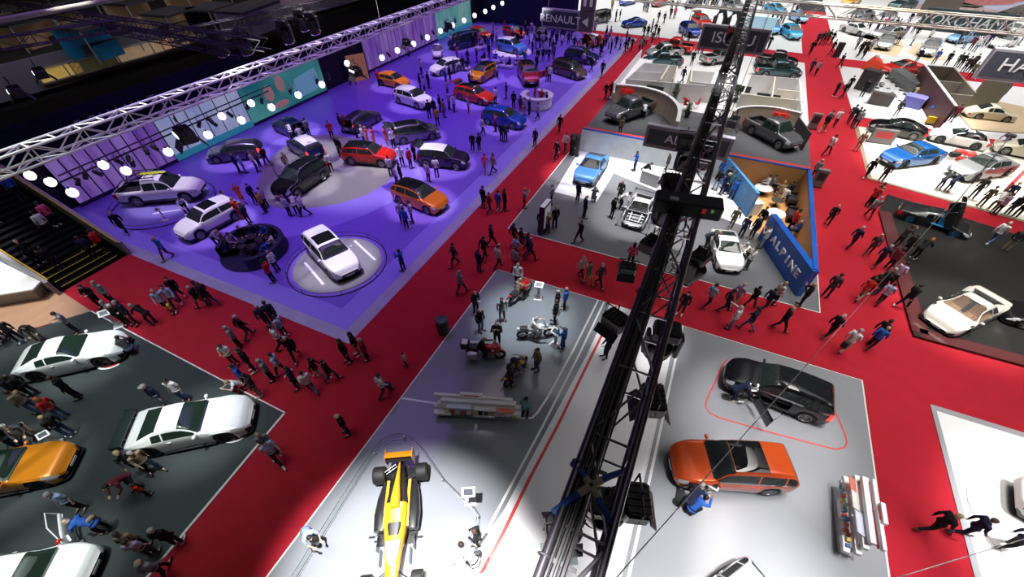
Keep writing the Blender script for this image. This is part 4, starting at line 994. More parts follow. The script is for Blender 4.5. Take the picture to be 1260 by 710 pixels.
# ---------------------------------------------------------------- stairs and balcony on the left
t = thing('staircase', 'dark staircase climbing left with yellow handrails', 'staircase', (-31.3, 6.25, 0))
n = 26; tr, ri = .40, .185
for k in range(n):
    b = MB(); b.box((-tr*(k+.5), 0, ri*(k+.5)), (tr+.02, 3.9, ri)); o = b.build('step', mat('black step', (.004,.004,.005), .95, spec=.1), t)
    if k < 4:
        b = MB(); b.box((-tr*k-.03, -.1, ri*(k+1)+.006), (.045, 3.2, .012)); b.build('nosing', mat('yellow nosing', (.55,.42,.02), .5), o)
sl = ri/tr
for y, nm in ((1.98, 'balustrade'), (-1.98, 'balustrade')):
    L = tr*n; b = MB(); b.extr([(.3, -.02), (.3, .95), (-L, L*sl+.95), (-L, L*sl-.25), (-.4, -.02)], 'Y', y-.09+(.09 if y > 0 else -.09), y+.09+(.09 if y > 0 else -.09)); b.build(nm, mat('grey balustrade', (.22,.20,.21), .45), t)
    yy = y-(.05 if y > 0 else -.05); MB().tube((.3, yy, 1.03), (-L, yy, L*sl+1.03), .045, 8).build('handrail', mat('yellow handrail', (.62,.36,.02), .45), t, True)
t = thing('white_counter', 'white glossy counter top beside the stairs at the left edge', 'counter', (0, 0, 0)); pz = [tuple(at(x, y, .9)[:2]) for x, y in ((-160,250),(-40,292),(50,346),(40,356),(-20,366),(-170,350))]
cx, cy = sum(p[0] for p in pz)/6, sum(p[1] for p in pz)/6; t.location = (cx, cy, 0); pz = [(a-cx, b_-cy) for a, b_ in pz]
MB().prism(pz, .82, .9).build('top', WHITE, t); MB().prism([(a*.93, b_*.93) for a, b_ in pz], 0, .82).build('base', GREYP, t)
def atX(px_, py_, X):
    d = FW*FPX+RT*(px_-PPX)-UP*(py_-PPY); return Vector((0, 0, CAMZ))+d*(X/d.x)
BX = -52.5
z0 = 3.9
tag(MB().box((BX-.2, 25, (z0+6.1)/2), (.3, 90, 6.1-z0)).build('wall_balcony', mat('violet grey wall', (.16,.145,.20), .6)), kind='structure')
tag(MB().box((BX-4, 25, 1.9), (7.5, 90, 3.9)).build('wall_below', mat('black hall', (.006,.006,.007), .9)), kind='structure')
for i, (a, b_, c1, lab) in enumerate((((54,104),(94,74),(.85,.55,.14),'warm yellow lit shop window on the balcony wall'), ((96,95),(140,63),(.16,.14,.06),'dim green shop window with plants beside the yellow one'), ((150,84),(205,45),(.55,.38,.22),'beige shop window on the balcony wall'), ((206,68),(245,36),(.40,.28,.18),'brown shop window at the right end of the balcony'))):
    p, q = atX(*a, BX+.1), atX(*b_, BX+.1); y0, y1 = min(p.y, q.y), max(p.y, q.y); zz0 = max(z0+.35, min(p.z, q.z)); zz1 = max(p.z, q.z)
    t = thing('shop_window', lab, 'window', (BX+.05, (y0+y1)/2, zz0), 0, 'lit windows of the balcony'); hh = zz1-zz0; ww = y1-y0
    MB().box((.0, 0, hh/2), (.06, ww, hh)).build('pane', mat('lit window %d' % i, c1, .3, emit=.55 if i != 1 else .2, noise=.5, nscale=1.5), t)
    b = MB(); b.box((.05, 0, .05), (.12, ww+.1, .1)); b.box((.05, 0, hh), (.12, ww+.1, .1))
    for y in (-ww/2, ww/2, ww*.15): b.box((.05, y, hh/2), (.12, .1, hh))
    b.build('frame', mat('window frame', (.40,.35,.32), .5), t)
tag(MB().box((BX-36, 40, 5.0), (71, 150, .3)).build('floor_balcony', mat('balcony floor', (.015,.013,.013), .8)), kind='structure')
# booths beyond, their dim warm light put in as glow of panels and counters
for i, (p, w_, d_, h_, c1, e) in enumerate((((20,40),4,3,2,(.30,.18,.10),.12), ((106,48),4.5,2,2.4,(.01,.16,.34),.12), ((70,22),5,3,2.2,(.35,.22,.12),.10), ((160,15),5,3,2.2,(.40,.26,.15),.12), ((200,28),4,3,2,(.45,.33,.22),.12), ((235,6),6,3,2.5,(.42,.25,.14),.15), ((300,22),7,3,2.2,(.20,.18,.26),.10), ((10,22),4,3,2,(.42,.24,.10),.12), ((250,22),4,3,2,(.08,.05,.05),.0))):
    q = at(*p, 5.2+h_/2); t = thing('booth', ('brown booth at the far left edge', 'blue booth behind the balcony', 'warm brown booth behind the black trusses', 'tan booth under the beige beam', 'beige booth right of the tan one', 'orange brown booth near the top edge', 'grey violet booth below the drum lantern', 'small orange booth at the left edge', 'dark booth behind the long black truss')[i], 'booth', (q.x, q.y, 5.16), .2)
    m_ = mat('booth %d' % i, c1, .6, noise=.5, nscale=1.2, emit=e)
    MB().box((0, 0, h_/2), (.3, w_, h_)).build('back_panel', m_, t); MB().box((1.5, 0, h_), (3.2, w_, .2)).build('canopy', mat('dark canopy', (.05,.045,.05), .7), t); MB().rbox((1.8, 0, .5), (.6, w_*.5, 1), .05).build('counter', m_, t)
    for y in (-w_/2, w_/2): MB().tube((3, y, 0), (3, y, h_), .06, 8).build('post', GREYP, t)
# ---------------------------------------------------------------- extra car parts
sp_ = mat('dark wing', (.02,.035,.03), .3, coat=.5)
b = MB(); b.rbox((-2.12, 0, 1.17), (.42, 1.78, .05), .02)
for y in (-.85, .85): b.rbox((-2.12, y, 1.12), (.44, .04, .2), .01)
for y in (-.5, .5): b.box((-2.05, y, 1.02), (.2, .04, .26))
b.build('rear_wing', sp_, gtr)
gtr2 = [o for o in C.objects if o.get('label', '').startswith('orange coupe with bonnet')][0]
for c_ in (gtr, gtr2):
    for y in (-.32, .32):
        b = MB(); M3 = Matrix.Rotation(.10, 3, 'Y'); b.box((1.28, y, .868), (.26, .09, .02), M=M3); b.build('bonnet_vent', BLACK, c_)
b = MB()
for x in (-1.2, -.7, -.2, .3): b.tube((x, -.62, 1.86), (x, .62, 1.86), .018, 6)
for y in (-.64, .64): b.path([(-2.2, y, 1.10), (-2.0, y, 1.5), (-1.5, y, 1.84), (.4, y, 1.88)], .03, 6)
for y in (-.8, .8): b.path([(-2.4, y, 1.12), (-1.9, y*.95, 1.40), (-1.0, y*.8, 1.72)], .035, 6)
b.build('roof_rack', DARK, pk, True)
t = thing('surfboard', 'yellow green boards lying on the roof rack of the white pickup', 'board', (0, 0, 0)); t.location = pk.location+Vector((0, 0, 1.95)); t.rotation_euler = pk.rotation_euler
MB().ball((.0, .15, 0), 1.0, 10, (1.0, .20, .05)).build('deck', mat('lime board', (.50,.55,.03), .3), t, True); MB().box((-.8, .15, .06), (.14, .02, .10)).build('fin', DARK, t)
bw = [o for o in C.objects if o.get('label', '').startswith('bare white car body')][0]
for o in list(bw.children):
    if o.name.startswith('bonnet'): bpy.data.objects.remove(o)
b = MB(); b.rbox((1.35, 0, .36), (1.25, 1.3, .22), .04); b.build('engine_bay', mat('bare bay grey', (.12,.12,.13), .5), bw)
for y in (-.38, .38): MB().tube((.85, y, .66), (1.85, y*.9, .52), .05, 8).build('bay_rail', paint('bare'), bw, True)
for x in (1.0, 1.35, 1.75): MB().tube((x, -.62, .60-.08*(x-1)), (x, .62, .60-.08*(x-1)), .035, 8).build('cross_bar', paint('bare'), bw, True)
MB().rbox((1.35, .05, .52), (.5, .5, .14), .03).build('battery_box', STEEL, bw)
# ---------------------------------------------------------------- open-wheel racing car
OR = mat('racing orange', (.95,.36,.015), .25, coat=1); RK = mat('racing black', (.015,.015,.017), .25, coat=.6)
ra, fa = at(493, 592, .33), at(483.5, 706, .33); d = ra-fa; mid = (ra+fa)/2; rz = math.atan2(-d.y, -d.x)
F = thing('racing_car', 'orange and black open-wheel racing car inside the glass barrier', 'racing car', (mid.x, mid.y, .012), rz); F.scale = (1.05,)*3
LAND.append(('open-wheel racing car', mid.x, mid.y))
def loft(name, secs, m, par, n=16, closed=True, smooth=True):
    """secs: (x, half width, z low, z high, roundness)"""
    b = MB(); vs = []
    for (x, w, z0, z1, p) in secs:
        for i in range(n):
            a = 2*PI*i/n; c, s = math.cos(a), math.sin(a)
            vs.append((x, w*math.copysign(abs(c)**p, c), (z0+z1)/2+(z1-z0)/2*math.copysign(abs(s)**p, s)))
    fs = [(k*n+i, k*n+(i+1) % n, k*n+n+(i+1) % n, k*n+n+i) for k in range(len(secs)-1) for i in range(n)]
    fs += [tuple(reversed(range(n))), tuple(range((len(secs)-1)*n, len(secs)*n))]
    b.add(vs, fs); return b.build(name, m, par, smooth, 50)
loft('nose', [(2.62,.05,.22,.30,.8), (2.3,.13,.24,.42,.7), (1.8,.19,.28,.55,.6), (1.2,.25,.26,.64,.55), (.75,.30,.22,.68,.5)], OR, F)
loft('nose_panel', [(1.35,.10,.60,.665,.5), (1.0,.22,.60,.685,.5), (.62,.27,.60,.70,.5)], mat('racing grey', (.22,.22,.23), .3), F)
loft('monocoque', [(.76,.30,.12,.68,.5), (.3,.37,.10,.68,.45), (-.35,.40,.10,.72,.45), (-.6,.38,.10,.80,.5)], OR, F)
loft('cockpit', [(.45,.17,.60,.705,.7), (.2,.23,.60,.72,.7), (-.25,.22,.60,.745,.7)], BLACK, F)
loft('headrest', [(.05,.27,.64,.735,.6), (-.3,.27,.64,.76,.6), (-.45,.2,.64,.80,.6)], OR, F).hide_render = False
loft('air_box', [(-.38,.15,.62,1.0,.8), (-.7,.17,.55,1.0,.7), (-1.3,.10,.50,.90,.7), (-2.1,.03,.45,.72,.8)], OR, F)
loft('engine_cover', [(-.6,.44,.12,.62,.5), (-1.2,.34,.12,.60,.5), (-1.9,.15,.14,.48,.6), (-2.25,.08,.2,.4,.8)], RK, F)
for s in (1, -1):
    o = loft('sidepod', [(.22,.20,.20,.50,.45), (-.3,.25,.12,.54,.5), (-.9,.20,.12,.48,.5), (-1.5,.08,.14,.36,.6)], RK, F); o.location = (0, s*.55, 0)
    b = MB(); b.extr([(.15,.505), (-.5,.555), (-1.15,.53), (-1.5,.50), (-.8,.50)], 'Y', s*.34, s*.44); b.build('orange_blade', OR, F)
    b = MB(); b.path([(.35, s*.42, .62), (.42, s*.62, .66)], .012, 5); b.rbox((.44, s*.72, .66), (.06, .2, .09), .02); b.build('mirror', RK, F)
    b = MB(); b.box((1.0, s*.5, .12), (.5, .03, .3)); b.box((.55, s*.62, .18), (.5, .02, .35)); b.build('barge_board', RK, F)
    b = MB(); b.box((-2.32, s*.50, .70), (.42, .02, .62)); b.build('wing_endplate', OR, F)
    b = MB(); b.box((2.5, s*.86, .20), (.55, .02, .28)); b.build('front_endplate', OR, F)
MB().prism([(.6, -.65), (.2, -.70), (-1.7, -.70), (-2.2, -.45), (-2.2, .45), (-1.7, .70), (.2, .70), (.6, .65)], .04, .07).build('floor_plank', RK, F)
b = MB(); M3 = Matrix.Rotation(-.5, 3, 'Y'); b.box((-2.30, 0, .94), (.30, 1.0, .03), M=M3); b.build('rear_wing_flap', OR, F); b = MB(); b.box((-2.2, 0, .80), (.26, 1.0, .03)); b.box((-2.2, 0, .5), (.05, .05, .6)); b.build('rear_wing_plane', RK, F)
b = MB(); b.box((2.55, 0, .12), (.28, 1.72, .03)); M3 = Matrix.Rotation(.3, 3, 'Y')
for s in (1, -1): b.box((2.36, s*.55, .20), (.2, .6, .025), M=M3)
b.build('front_wing', OR, F)
b = MB(); b.lathe([(.17,-.5),(.30,-.5),(.325,-.44),(.33,-.3),(.33,.3),(.325,.44),(.30,.5),(.17,.5),(.17,-.5)], 32, axis='Y'); ft = b.mesh('slick', True)
b = MB(); b.lathe([(.265,.503),(.285,.503),(.285,.49),(.265,.49),(.265,.503)], 32, axis='Y'); b.lathe([(.265,-.503),(.285,-.503),(.285,-.49),(.265,-.49),(.265,-.503)], 32, axis='Y'); fy = b.mesh('stripe', True)
b = MB(); b.lathe([(.17,.47),(.10,.40),(0,.40)], 20, axis='Y'); b.lathe([(0,-.40),(.1,-.40),(.17,-.47)], 20, axis='Y'); fr = b.mesh('hub', True)
YEL = mat('tyre yellow', (.75,.62,.02), .5)
for x, y, w in ((1.8, .82, .36), (1.8, -.82, .36), (-1.8, .79, .43), (-1.8, -.79, .43)):
    o = link('wheel', ft, RUBBER, F, (x, y, .33), None, (1, w, 1)); link('sidewall_stripe', fy, YEL, o); link('rim', fr, RIMDK, o)
    s = 1 if y > 0 else -1; b = MB()
    for dx in (-.32, .32):
        for zz in (.24, .46): b.tube((x+dx, s*.18, zz+.04), (x, s*.66, zz), .015, 6)
    b.build('wishbone', RK, F, True)
# glass barrier round it
gp = [at(*p) for p in ((366,712),(392,670),(420,625),(447,582),(462,560),(472,548),(484,541),(498,540),(510,545),(522,558),(545,592),(565,612),(582,627),(588,637),(586,652),(575,672),(558,694),(545,712))]
t = thing('glass_barrier', 'low glass barrier curving round the open-wheel racing car', 'barrier', gp[7]); gl_ = [p-gp[7] for p in gp]
for i in range(len(gl_)-1):
    b = MB(); b.wallpath([gl_[i], gl_[i+1]], .03, .48, .02); b.build('pane', glass_mat('barrier glass', (.96,.985,.985), .07), t)
MB().path([p+V(0, 0, .02) for p in gl_], .018, 6).build('foot_rail', ALU, t, True); MB().path([p+V(0, 0, .49) for p in gl_], .012, 5).build('top_rail', ALU, t, True)
for p in gl_[1:-1:3]: MB().rbox((p.x, p.y, .12), (.10, .10, .22), .02).build('clamp', ALU, t)
# ---------------------------------------------------------------- motorcycles
def bike(label, short, back, front, col, kind):
    a, b_ = at(*front, .3), at(*back, .3); d = a-b_; mid = (a+b_)/2; rz = math.atan2(d.y, d.x)
    t = thing('motorcycle', label, 'motorcycle', (mid.x, mid.y, .012), rz, 'motorcycles on the bright grey stand'); LAND.append((short, mid.x, mid.y))
    pm = mat('bike '+col, dict(red=(.62,.03,.03), white=(.74,.74,.74), yellow=(.72,.55,.02), black=(.015,.015,.016))[col], .2, coat=.8)
    for x, nm in ((.72, 'front'), (-.70, 'rear')):
        b = MB(); b.lathe([(.20,-.06),(.27,-.07),(.31,-.04),(.315,0),(.31,.04),(.27,.07),(.20,.06),(.20,-.06)], 24, axis='Y'); o = b.build('wheel', RUBBER, t, True, loc=(x, 0, .315))
        b = MB(); b.lathe([(.21,-.02),(.21,.02),(.18,.02),(.18,-.02),(.21,-.02)], 24, axis='Y')
        for k in range(6): b.tube((0, 0, 0), (.19*math.cos(k*PI/3), 0, .19*math.sin(k*PI/3)), .014, 5)
        b.tube((0, -.07, 0), (0, .07, 0), .04, 8); b.build('rim', RIM, o, True)
    loft('fuel_tank', [(.42,.05,.78,.90,.8), (.28,.15,.68,.98,.7), (.05,.15,.66,.94,.7), (-.12,.09,.68,.82,.8)], pm, t)
    loft('seat', [(-.05,.09,.70,.80,.6), (-.3,.15,.70,.80,.5), (-.6,.14,.74,.86,.5), (-.85,.10,.78,.90,.6)], LEATHER, t)
    loft('tail_unit', [(-.3,.10,.62,.72,.6), (-.7,.12,.64,.78,.6), (-1.0,.06,.74,.84,.7)], pm, t)
    b = MB(); b.rbox((.06, 0, .44), (.5, .36, .36), .06); b.tube((.12, -.2, .55), (.12, .2, .55), .11, 12); b.build('engine', STEEL, t)
    b = MB()
    for y in (-.10, .10): b.tube((.72, y, .315), (.46, y*.9, .98), .026, 8); b.tube((-.70, y, .315), (-.15, y*1.1, .45), .03, 8)
    b.build('fork', CHROME, t, True)
    b = MB(); b.path([(.30, .38, 1.02), (.42, .22, 1.04), (.46, 0, 1.0), (.42, -.22, 1.04), (.30, -.38, 1.02)], .016, 6); b.build('handlebar', DARK, t, True)
    b = MB(); b.path([(.3, .12, .34), (.0, .2, .26), (-.4, .22, .30), (-.95, .24, .42)], .045, 8); b.build('exhaust', CHROME, t, True)
    b = MB(); b.path([(.98, 0, .44), (.90, 0, .60), (.72, 0, .66), (.52, 0, .60)], .055, 6); b.build('mudguard', pm, t, True)
    MB().ball((.58, 0, .86), .10, 8, (.7, 1.1, 1)).build('headlight', LAMPW, t, True)
    if kind in ('tour', 'sport'):
        loft('fairing', [(.78,.06,.74,.92,.7), (.62,.21,.50,1.02,.6), (.40,.25,.36,1.04,.6), (.22,.22,.34,.70,.6)], pm, t)
        b = MB(); M3 = Matrix.Rotation(-.6, 3, 'Y'); b.box((.55, 0, 1.14), (.03, .36, .30), M=M3); b.build('windshield', GLASS, t)
    if kind == 'tour':
        for s in (1, -1): MB().rbox((-.62, s*.36, .55), (.56, .24, .38), .06).build('pannier', mat('pannier silver', (.55,.56,.57), .35, .4), t)
        MB().rbox((-.98, 0, 1.0), (.42, .52, .32), .07).build('top_box', BLACK, t); MB().rbox((-.98, 0, 1.17), (.30, .34, .03), .01).build('top_box_lid', mat('white lid', (.8,.8,.8), .4), t)
    b = MB(); b.tube((-.05, .12, .3), (-.12, .34, .01), .015, 6); b.build('side_stand', STEEL, t)
    return t
bike('red and silver touring motorcycle with side boxes and a white top box', 'red touring motorcycle', (577,434), (618,436), 'red', 'tour')
bike('red sport motorcycle near the corner of the red carpet', 'red sport motorcycle', (628,372), (652,352), 'red', 'sport')
bike('white and black cruiser motorcycle beside a small stand', 'white cruiser motorcycle', (640,412), (678,409), 'white', 'naked')
bike('yellow and black motorcycle beside the touring motorcycle', 'yellow motorcycle', (626,468), (643,447), 'yellow', 'naked')
# ---------------------------------------------------------------- stands, totems, bins
def info(label, p, rz=0.0, h=1.05, s=1.0):
    q = at(*p, .01); t = thing('info_stand', label, 'info stand', (q.x, q.y, .012), rz); t.scale = (s, s, s)
    MB().rbox((0, 0, .015), (.45, .38, .03), .01).build('base', WHITE, t); MB().rbox((0, .08, h/2), (.16, .05, h), .01).build('post', mat('clear post', (.6,.62,.64), .2), t)
    M3 = Matrix.Rotation(.5, 3, 'X'); b = MB(); b.box((0, 0, h), (.50, .36, .035), M=M3); b.build('panel', WHITE, t)
    b = MB(); b.box((0, -.01, h+.022), (.34, .22, .008), M=M3); b.build('screen', mat('tablet screen', (.10,.11,.13), .15), t)
info('small white info stand beside the glass barrier', (579,617), .5); info('white info stand near the red sport motorcycle', (662,367), .2); info('white info stand in front of the cruiser motorcycle', (682,424), -.3)
info('white info stand by the white open-door hatchback', (97,671), 1.2, .9, .7); info('white info stand beside the orange red crossover', (868,606), -.2, 1.0, .85); info('white info stand by the open door of the black crossover', (914,492), .3)
info('white info stand in front of the orange coupe', (72,545), 1.2, .95, .8); info('white info stand by the group near the white two-door coupe', (146,402), 1.0)
info('small dark info stand under the white pickup', (203,271), 0, .95, .9)
def totem(label, p, h, w, d, m, rz=0.0, cap_=None):
    q = at(*p, .0); t = thing('totem', label, 'totem', (q.x, q.y, -.0), rz)
    MB().rbox((0, 0, h/2), (w, d, h), .03).build('body', m, t); MB().rbox((0, 0, .03), (w+.08, d+.08, .06), .01).build('foot', BLACK, t)
    MB().box((0, -d/2-.005, h*.62), (w*.7, .012, h*.45)).build('face', cap_ or DARK, t)
TG = mat('totem grey', (.17,.165,.155), .5); TB = mat('totem dark', (.03,.03,.034), .4)
totem('grey totem on the right aisle beside the wooden wall', (998,158), 1.35, .8, .35, TG); totem('grey totem on the right aisle beside the lounge', (1003,229), 1.35, .8, .35, TG)
totem('black totem on the left aisle by the snowy wall', (706,191), 1.75, .8, .4, TB); totem('dark totem near the far crossing of the right aisle', (1028,70), 1.6, .8, .4, TB)
totem('grey slanted board with a red edge beside the black saloon', (1081,176), 1.2, 1.9, .3, TG, .1, mat('red edge', (.5,.04,.04), .5))
q = at(546,408,0); t = thing('litter_bin', 'round dark litter bin on the red carpet beside the bright grey stand', 'bin', (q.x, q.y, -.02)); LAND.append(('round litter bin', q.x, q.y))
MB().lathe([(0,0),(.30,0),(.33,.1),(.33,.95),(.30,1.0),(0,1.02)], 24).build('barrel', mat('bin grey', (.055,.06,.058), .4), t, True); MB().lathe([(.335,.86),(.35,.86),(.35,.93),(.335,.93),(.335,.86)], 24).build('rim', DARK, t, True); MB().box((.0, -.335, .76), (.32, .03, .14)).build('opening', BLACK, t)
q = at(669,284,0); t = thing('display_tower', 'tall slim display tower at the left of the mid grey floor', 'display tower', (q.x, q.y, 0), PI/2-.05); LAND.append(('slim display tower', q.x, q.y))
MB().rbox((0, 0, 1.05), (1.15, .36, 2.1), .02).build('body', mat('navy tower', (.02,.03,.10), .35), t); MB().box((0, -.19, 1.2), (.9, .02, 1.5)).build('screen', mat('tower screen', (.60,.66,.75), .3, emit=.35), t); MB().rbox((0, 0, 2.11), (1.1, .32, .03), .01).build('top', WHITE, t)
# display racks
def rack(label, a, b_, h, flip):
    p, q = at(*a), at(*b_); mid = (p+q)/2; L = (q-p).length; t = thing('display_rack', label, 'display rack', (mid.x, mid.y, .012), math.atan2((q-p).y, (q-p).x), 'white display racks'); LAND.append((label.split(' beside')[0], mid.x, mid.y))
    sg = flip
    MB().rbox((0, 0, .05), (L*.9, .45, .10), .02).build('base', GREYP, t)
    for i, (x0, x1, z, y, w) in enumerate(((-.5,.30,.62,.02,.20), (-.46,.5,.92,.05,.20), (-.42,.44,1.20,.10,.22), (-.5,.02,1.42,.22,.12), (-.2,.06,1.56,.26,.14), (.0,.40,1.38,.22,.10), (.26,.5,.66,-.14,.22), (-.5,-.30,.46,-.24,.22), (-.05,.2,.40,-.20,.2))):
        MB().rbox(((x0+x1)/2*L, y*sg, z*h/1.5), ((x1-x0)*L, w, .16), .015).build('shelf', WHITE, t)
    for x0, x1, z in ((-.46,.0,1.31), (-.15,.02,1.48), (.02,.38,1.28)): MB().box(((x0+x1)/2*L, .2*sg, z*h/1.5), ((x1-x0)*L, .05, .20)).build('back_panel', REDP, t)
    M3 = Matrix.Rotation(-.5*sg, 3, 'X')
    for x0, x1, z, c1, e in ((-.34,-.06,1.08,(.50,.52,.62),.1), (-.02,.22,1.02,(.62,.62,.56),.05), (.24,.42,.98,(.55,.16,.10),.1)):
        b = MB(); b.box(((x0+x1)/2*L, -.10*sg, z*h/1.5), ((x1-x0)*L, .52, .03), M=M3); b.build('screen', mat('rack screen %.2f' % c1[0], c1, .3, emit=e), t)
    for k in range(14):
        c1 = R.choice(((.05,.12,.30), (.5,.08,.06), (.02,.02,.02), (.6,.6,.6), (.15,.35,.4), (.55,.45,.1)))
        x = -.42+.065*k; MB().rbox((x*L, -.22*sg, (.52+.05*(k % 3))*h/1.5), (.05*L, .14, .10+.05*(k % 2)), .01).build('folder', mat('folder %.2f %.2f' % (c1[0], c1[1]), c1, .5), t)
    for x in (-.4, 0, .4): MB().box((x*L, .08*sg, .6*h/1.5), (.08, .10, 1.2*h/1.5)).build('upright', GREYP, t)
rack('white display rack with red backs beside the motorcycles', (537,506), (641,513), 1.15, 1)
rack('white display rack with a red and blue screen beside the right red aisle', (1038,688), (1030,598), 1.75, -1)
# ---------------------------------------------------------------- purple stand furniture
cx, cy = -16.9, 42.7
t = thing('round_counter', 'round white reception counter on the purple stand', 'counter', (cx, cy, .01)); LAND.append(('round white counter', cx, cy))
MB().lathe([(1.25,0),(1.62,0),(1.66,.98),(1.72,1.0),(1.72,1.08),(1.15,1.08),(1.15,1.0),(1.25,.98),(1.25,0)], 40, a0=2.6, a1=2.6+2*PI-.7).build('ring', mat('white lacquer', (.78,.76,.80), .3), t, True); MB().lathe([(1.62,.06),(1.68,.06),(1.68,.12),(1.62,.12),(1.62,.06)], 40).build('plinth', GREYP, t, True)
cx, cy = -23.9, 11.9
t = thing('round_sofa', 'round dark sofa crowded with seated people on the purple stand', 'sofa', (cx, cy, .01)); LAND.append(('round dark sofa', cx, cy))
NV = mat('navy upholstery', (.018,.018,.05), .7)
MB().lathe([(0,0),(1.95,0),(2.05,.05),(2.05,.10),(0,.10)], 40).build('platform', mat('dark platform', (.02,.02,.05), .4), t, True)
MB().lathe([(1.0,.1),(1.0,.40),(1.05,.45),(1.72,.45),(1.78,.40),(1.78,.1)], 40, a0=-.9, a1=4.0).build('seat', NV, t, True); MB().lathe([(1.72,.1),(1.72,.80),(1.78,.84),(1.92,.84),(1.98,.80),(1.98,.1)], 40, a0=-.9, a1=4.0).build('backrest', NV, t, True)
for k in range(5): a = 1.0+k*1.2; MB().lathe([(0,0),(.03,0),(.03,.62),(.28,.66),(.28,.69),(0,.69)], 16, c=(.55*math.cos(a), .55*math.sin(a), .1)).build('side_table', DARK, t, True)
PO = mat('pouf white', (.62,.58,.72), .7)
pm_ = MB().lathe([(0,0),(.42,0),(.50,.08),(.52,.24),(.46,.38),(.30,.42),(0,.42)], 20).mesh('cushion', True); pb_ = MB().lathe([(.40,-.01),(.46,-.01),(.46,.05),(.40,.05)], 20).mesh('foot')
POUF = ((596,74),(610,75),(619,81),(627,82),(637,77),(646,76),(594,58),(575,84),(588,60))
for i, p in enumerate(POUF):
    q = at(*p, .2); t = thing('pouf', 'round pale pouf, %s from the left in front of the white disc' % ORDN[sorted(POUF).index(p)], 'pouf', (q.x, q.y, .012), 0, 'round poufs by the white disc'); link('cushion', pm_, PO, t); link('foot', pb_, GREYP, t)
# turntables
def turntable(label, p, rx, m, ring=True, lines=None, z=.05):
    q = at(*p, 0); t = thing('turntable', label, 'turntable', (q.x, q.y, .012))
    MB().lathe([(0,z-.012),(rx*.88,z-.012),(rx*.90,z-.03),(rx*.90,0)], 56).build('disc', m, t, False)
    if ring:
        b = MB(); b.path([(rx*math.cos(a), rx*math.sin(a), .30) for a in [k*PI/28 for k in range(56)]], .014, 5, True); b.build('rail', BLACK, t, True)
        b = MB(); b.path([(rx*math.cos(a), rx*math.sin(a), .02) for a in [k*PI/28 for k in range(56)]], .03, 5, True); b.build('foot_rail', DARK, t, True)
        for k in range(8): a = k*PI/4; MB().tube((rx*math.cos(a), rx*math.sin(a), 0), (rx*math.cos(a), rx*math.sin(a), .31), .018, 6).build('post', BLACK, t)
    if lines:
        for a, b_ in lines: u, v = at(*a, z)-t.location, at(*b_, z)-t.location; MB().ribbon([u, v], .16, z-.005).build('line', LINEW, t)
    return t
TD = mat('turntable grey', (.25,.245,.26), .3)
turntable('large grey turntable with a low black rail under the lone white crossover', (416,325), 3.0, TD, True, (((375,323),(398,350)), ((436,296),(462,320))))
turntable('low black ringed turntable under the white pickup', (203,250), 3.4, mat('turntable violet', (.24,.20,.55), .35), True, (((188,263),(222,258)),), .03)
turntable('bright white disc under the pale blue concept', (630,64), 3.0, mat('white disc', (.78,.76,.74), .4), False)
# tape round the bare body
t = thing('floor_frame', 'black marked rectangle frame round the bare white body', 'frame', at(778,258,.0)); q = [at(*p, 0)-t.location for p in ((758,277),(795,289),(813,240),(783,232))]
MB().path([p+V(0,0,.03) for p in q], .022, 5, True).build('outline', BLACK, t)
for p in q: MB().rbox((p.x, p.y, .04), (.14, .14, .08), .01).build('corner', DARK, t)
# desk with people on the white floor
def desk(label, a, b_, w, h=.95, m=WHITE):
    p, q = at(*a), at(*b_); mid = (p+q)/2; L = (q-p).length; t = thing('desk', label, 'desk', (mid.x, mid.y, .012), math.atan2((q-p).y, (q-p).x))
    MB().rbox((0, 0, h-.03), (L, w, .06), .015).build('top', m, t); MB().box((0, -w*.42, h/2-.03), (L*.94, .05, h-.06)).build('front_panel', m, t)
    for s in (1, -1): MB().box((s*L*.46, 0, h/2-.03), (.06, w*.85, h-.06)).build('side_panel', m, t)
    return t
desk('white reception desk on the white floor below the snowy wall', (789,221), (811,229), .9); LAND.append(('white reception desk', *at(800,224)[:2]))
desk('white cabinet at the end of the blue mountain wall', (921,263), (931,262), .5, .9)
# lounge
def armchair(label, p, rz, w=1.4):
    q = at(*p, .4); t = thing('sofa', label, 'sofa', (q.x, q.y, .012), rz, 'dark lounge sofas')
    MB().rbox((0, 0, .22), (w, .75, .40), .08).build('seat', NV if False else mat('dark sofa', (.022,.023,.032), .7), t); MB().rbox((0, .36, .42), (w, .18, .75), .06).build('backrest', mat('dark sofa', (0,0,0)), t)
    for s in (1, -1): MB().rbox((s*(w/2-.07), 0, .32), (.14, .8, .58), .05).build('armrest', mat('dark sofa', (0,0,0)), t)
armchair('dark sofa in the lounge against the right wall, upper one', (977,244), -PI/2); armchair('dark sofa in the lounge against the right wall, lower one', (977,263), -PI/2); armchair('dark sofa along the back wall of the lounge', (938,215), .0, 2.2)
def table(label, p, r, m=WHITE, h=.5, name='lounge_table'):
    q = at(*p, h); t = thing(name, label, 'table', (q.x, q.y, .012)); MB().lathe([(0,h-.05),(r,h-.05),(r+.02,h-.02),(r,h),(0,h)], 28).build('top', m, t, True); MB().lathe([(0,0),(r*.5,0),(r*.5,.02),(.05,.05),(.05,h-.05),(0,h-.05)], 16).build('leg', DARK, t, True)
table('white round table between the lounge sofas', (955,262), .62); table('white round table in front of the back lounge sofa', (940,231), .62); table('small black round table in the lounge', (957,246), .4, DARK)
t = thing('kitchen_unit', 'grey kitchen worktop with white machines behind the blue lettered wall', 'kitchen unit', tuple(at(987,305,.0)), PI/2+.05); MB().rbox((0,0,.45), (1.9,.6,.9), .03).build('cabinet', GREYP, t); MB().rbox((0,0,.92), (2.0,.66,.05), .01).build('worktop', mat('worktop', (.45,.45,.44), .3), t)
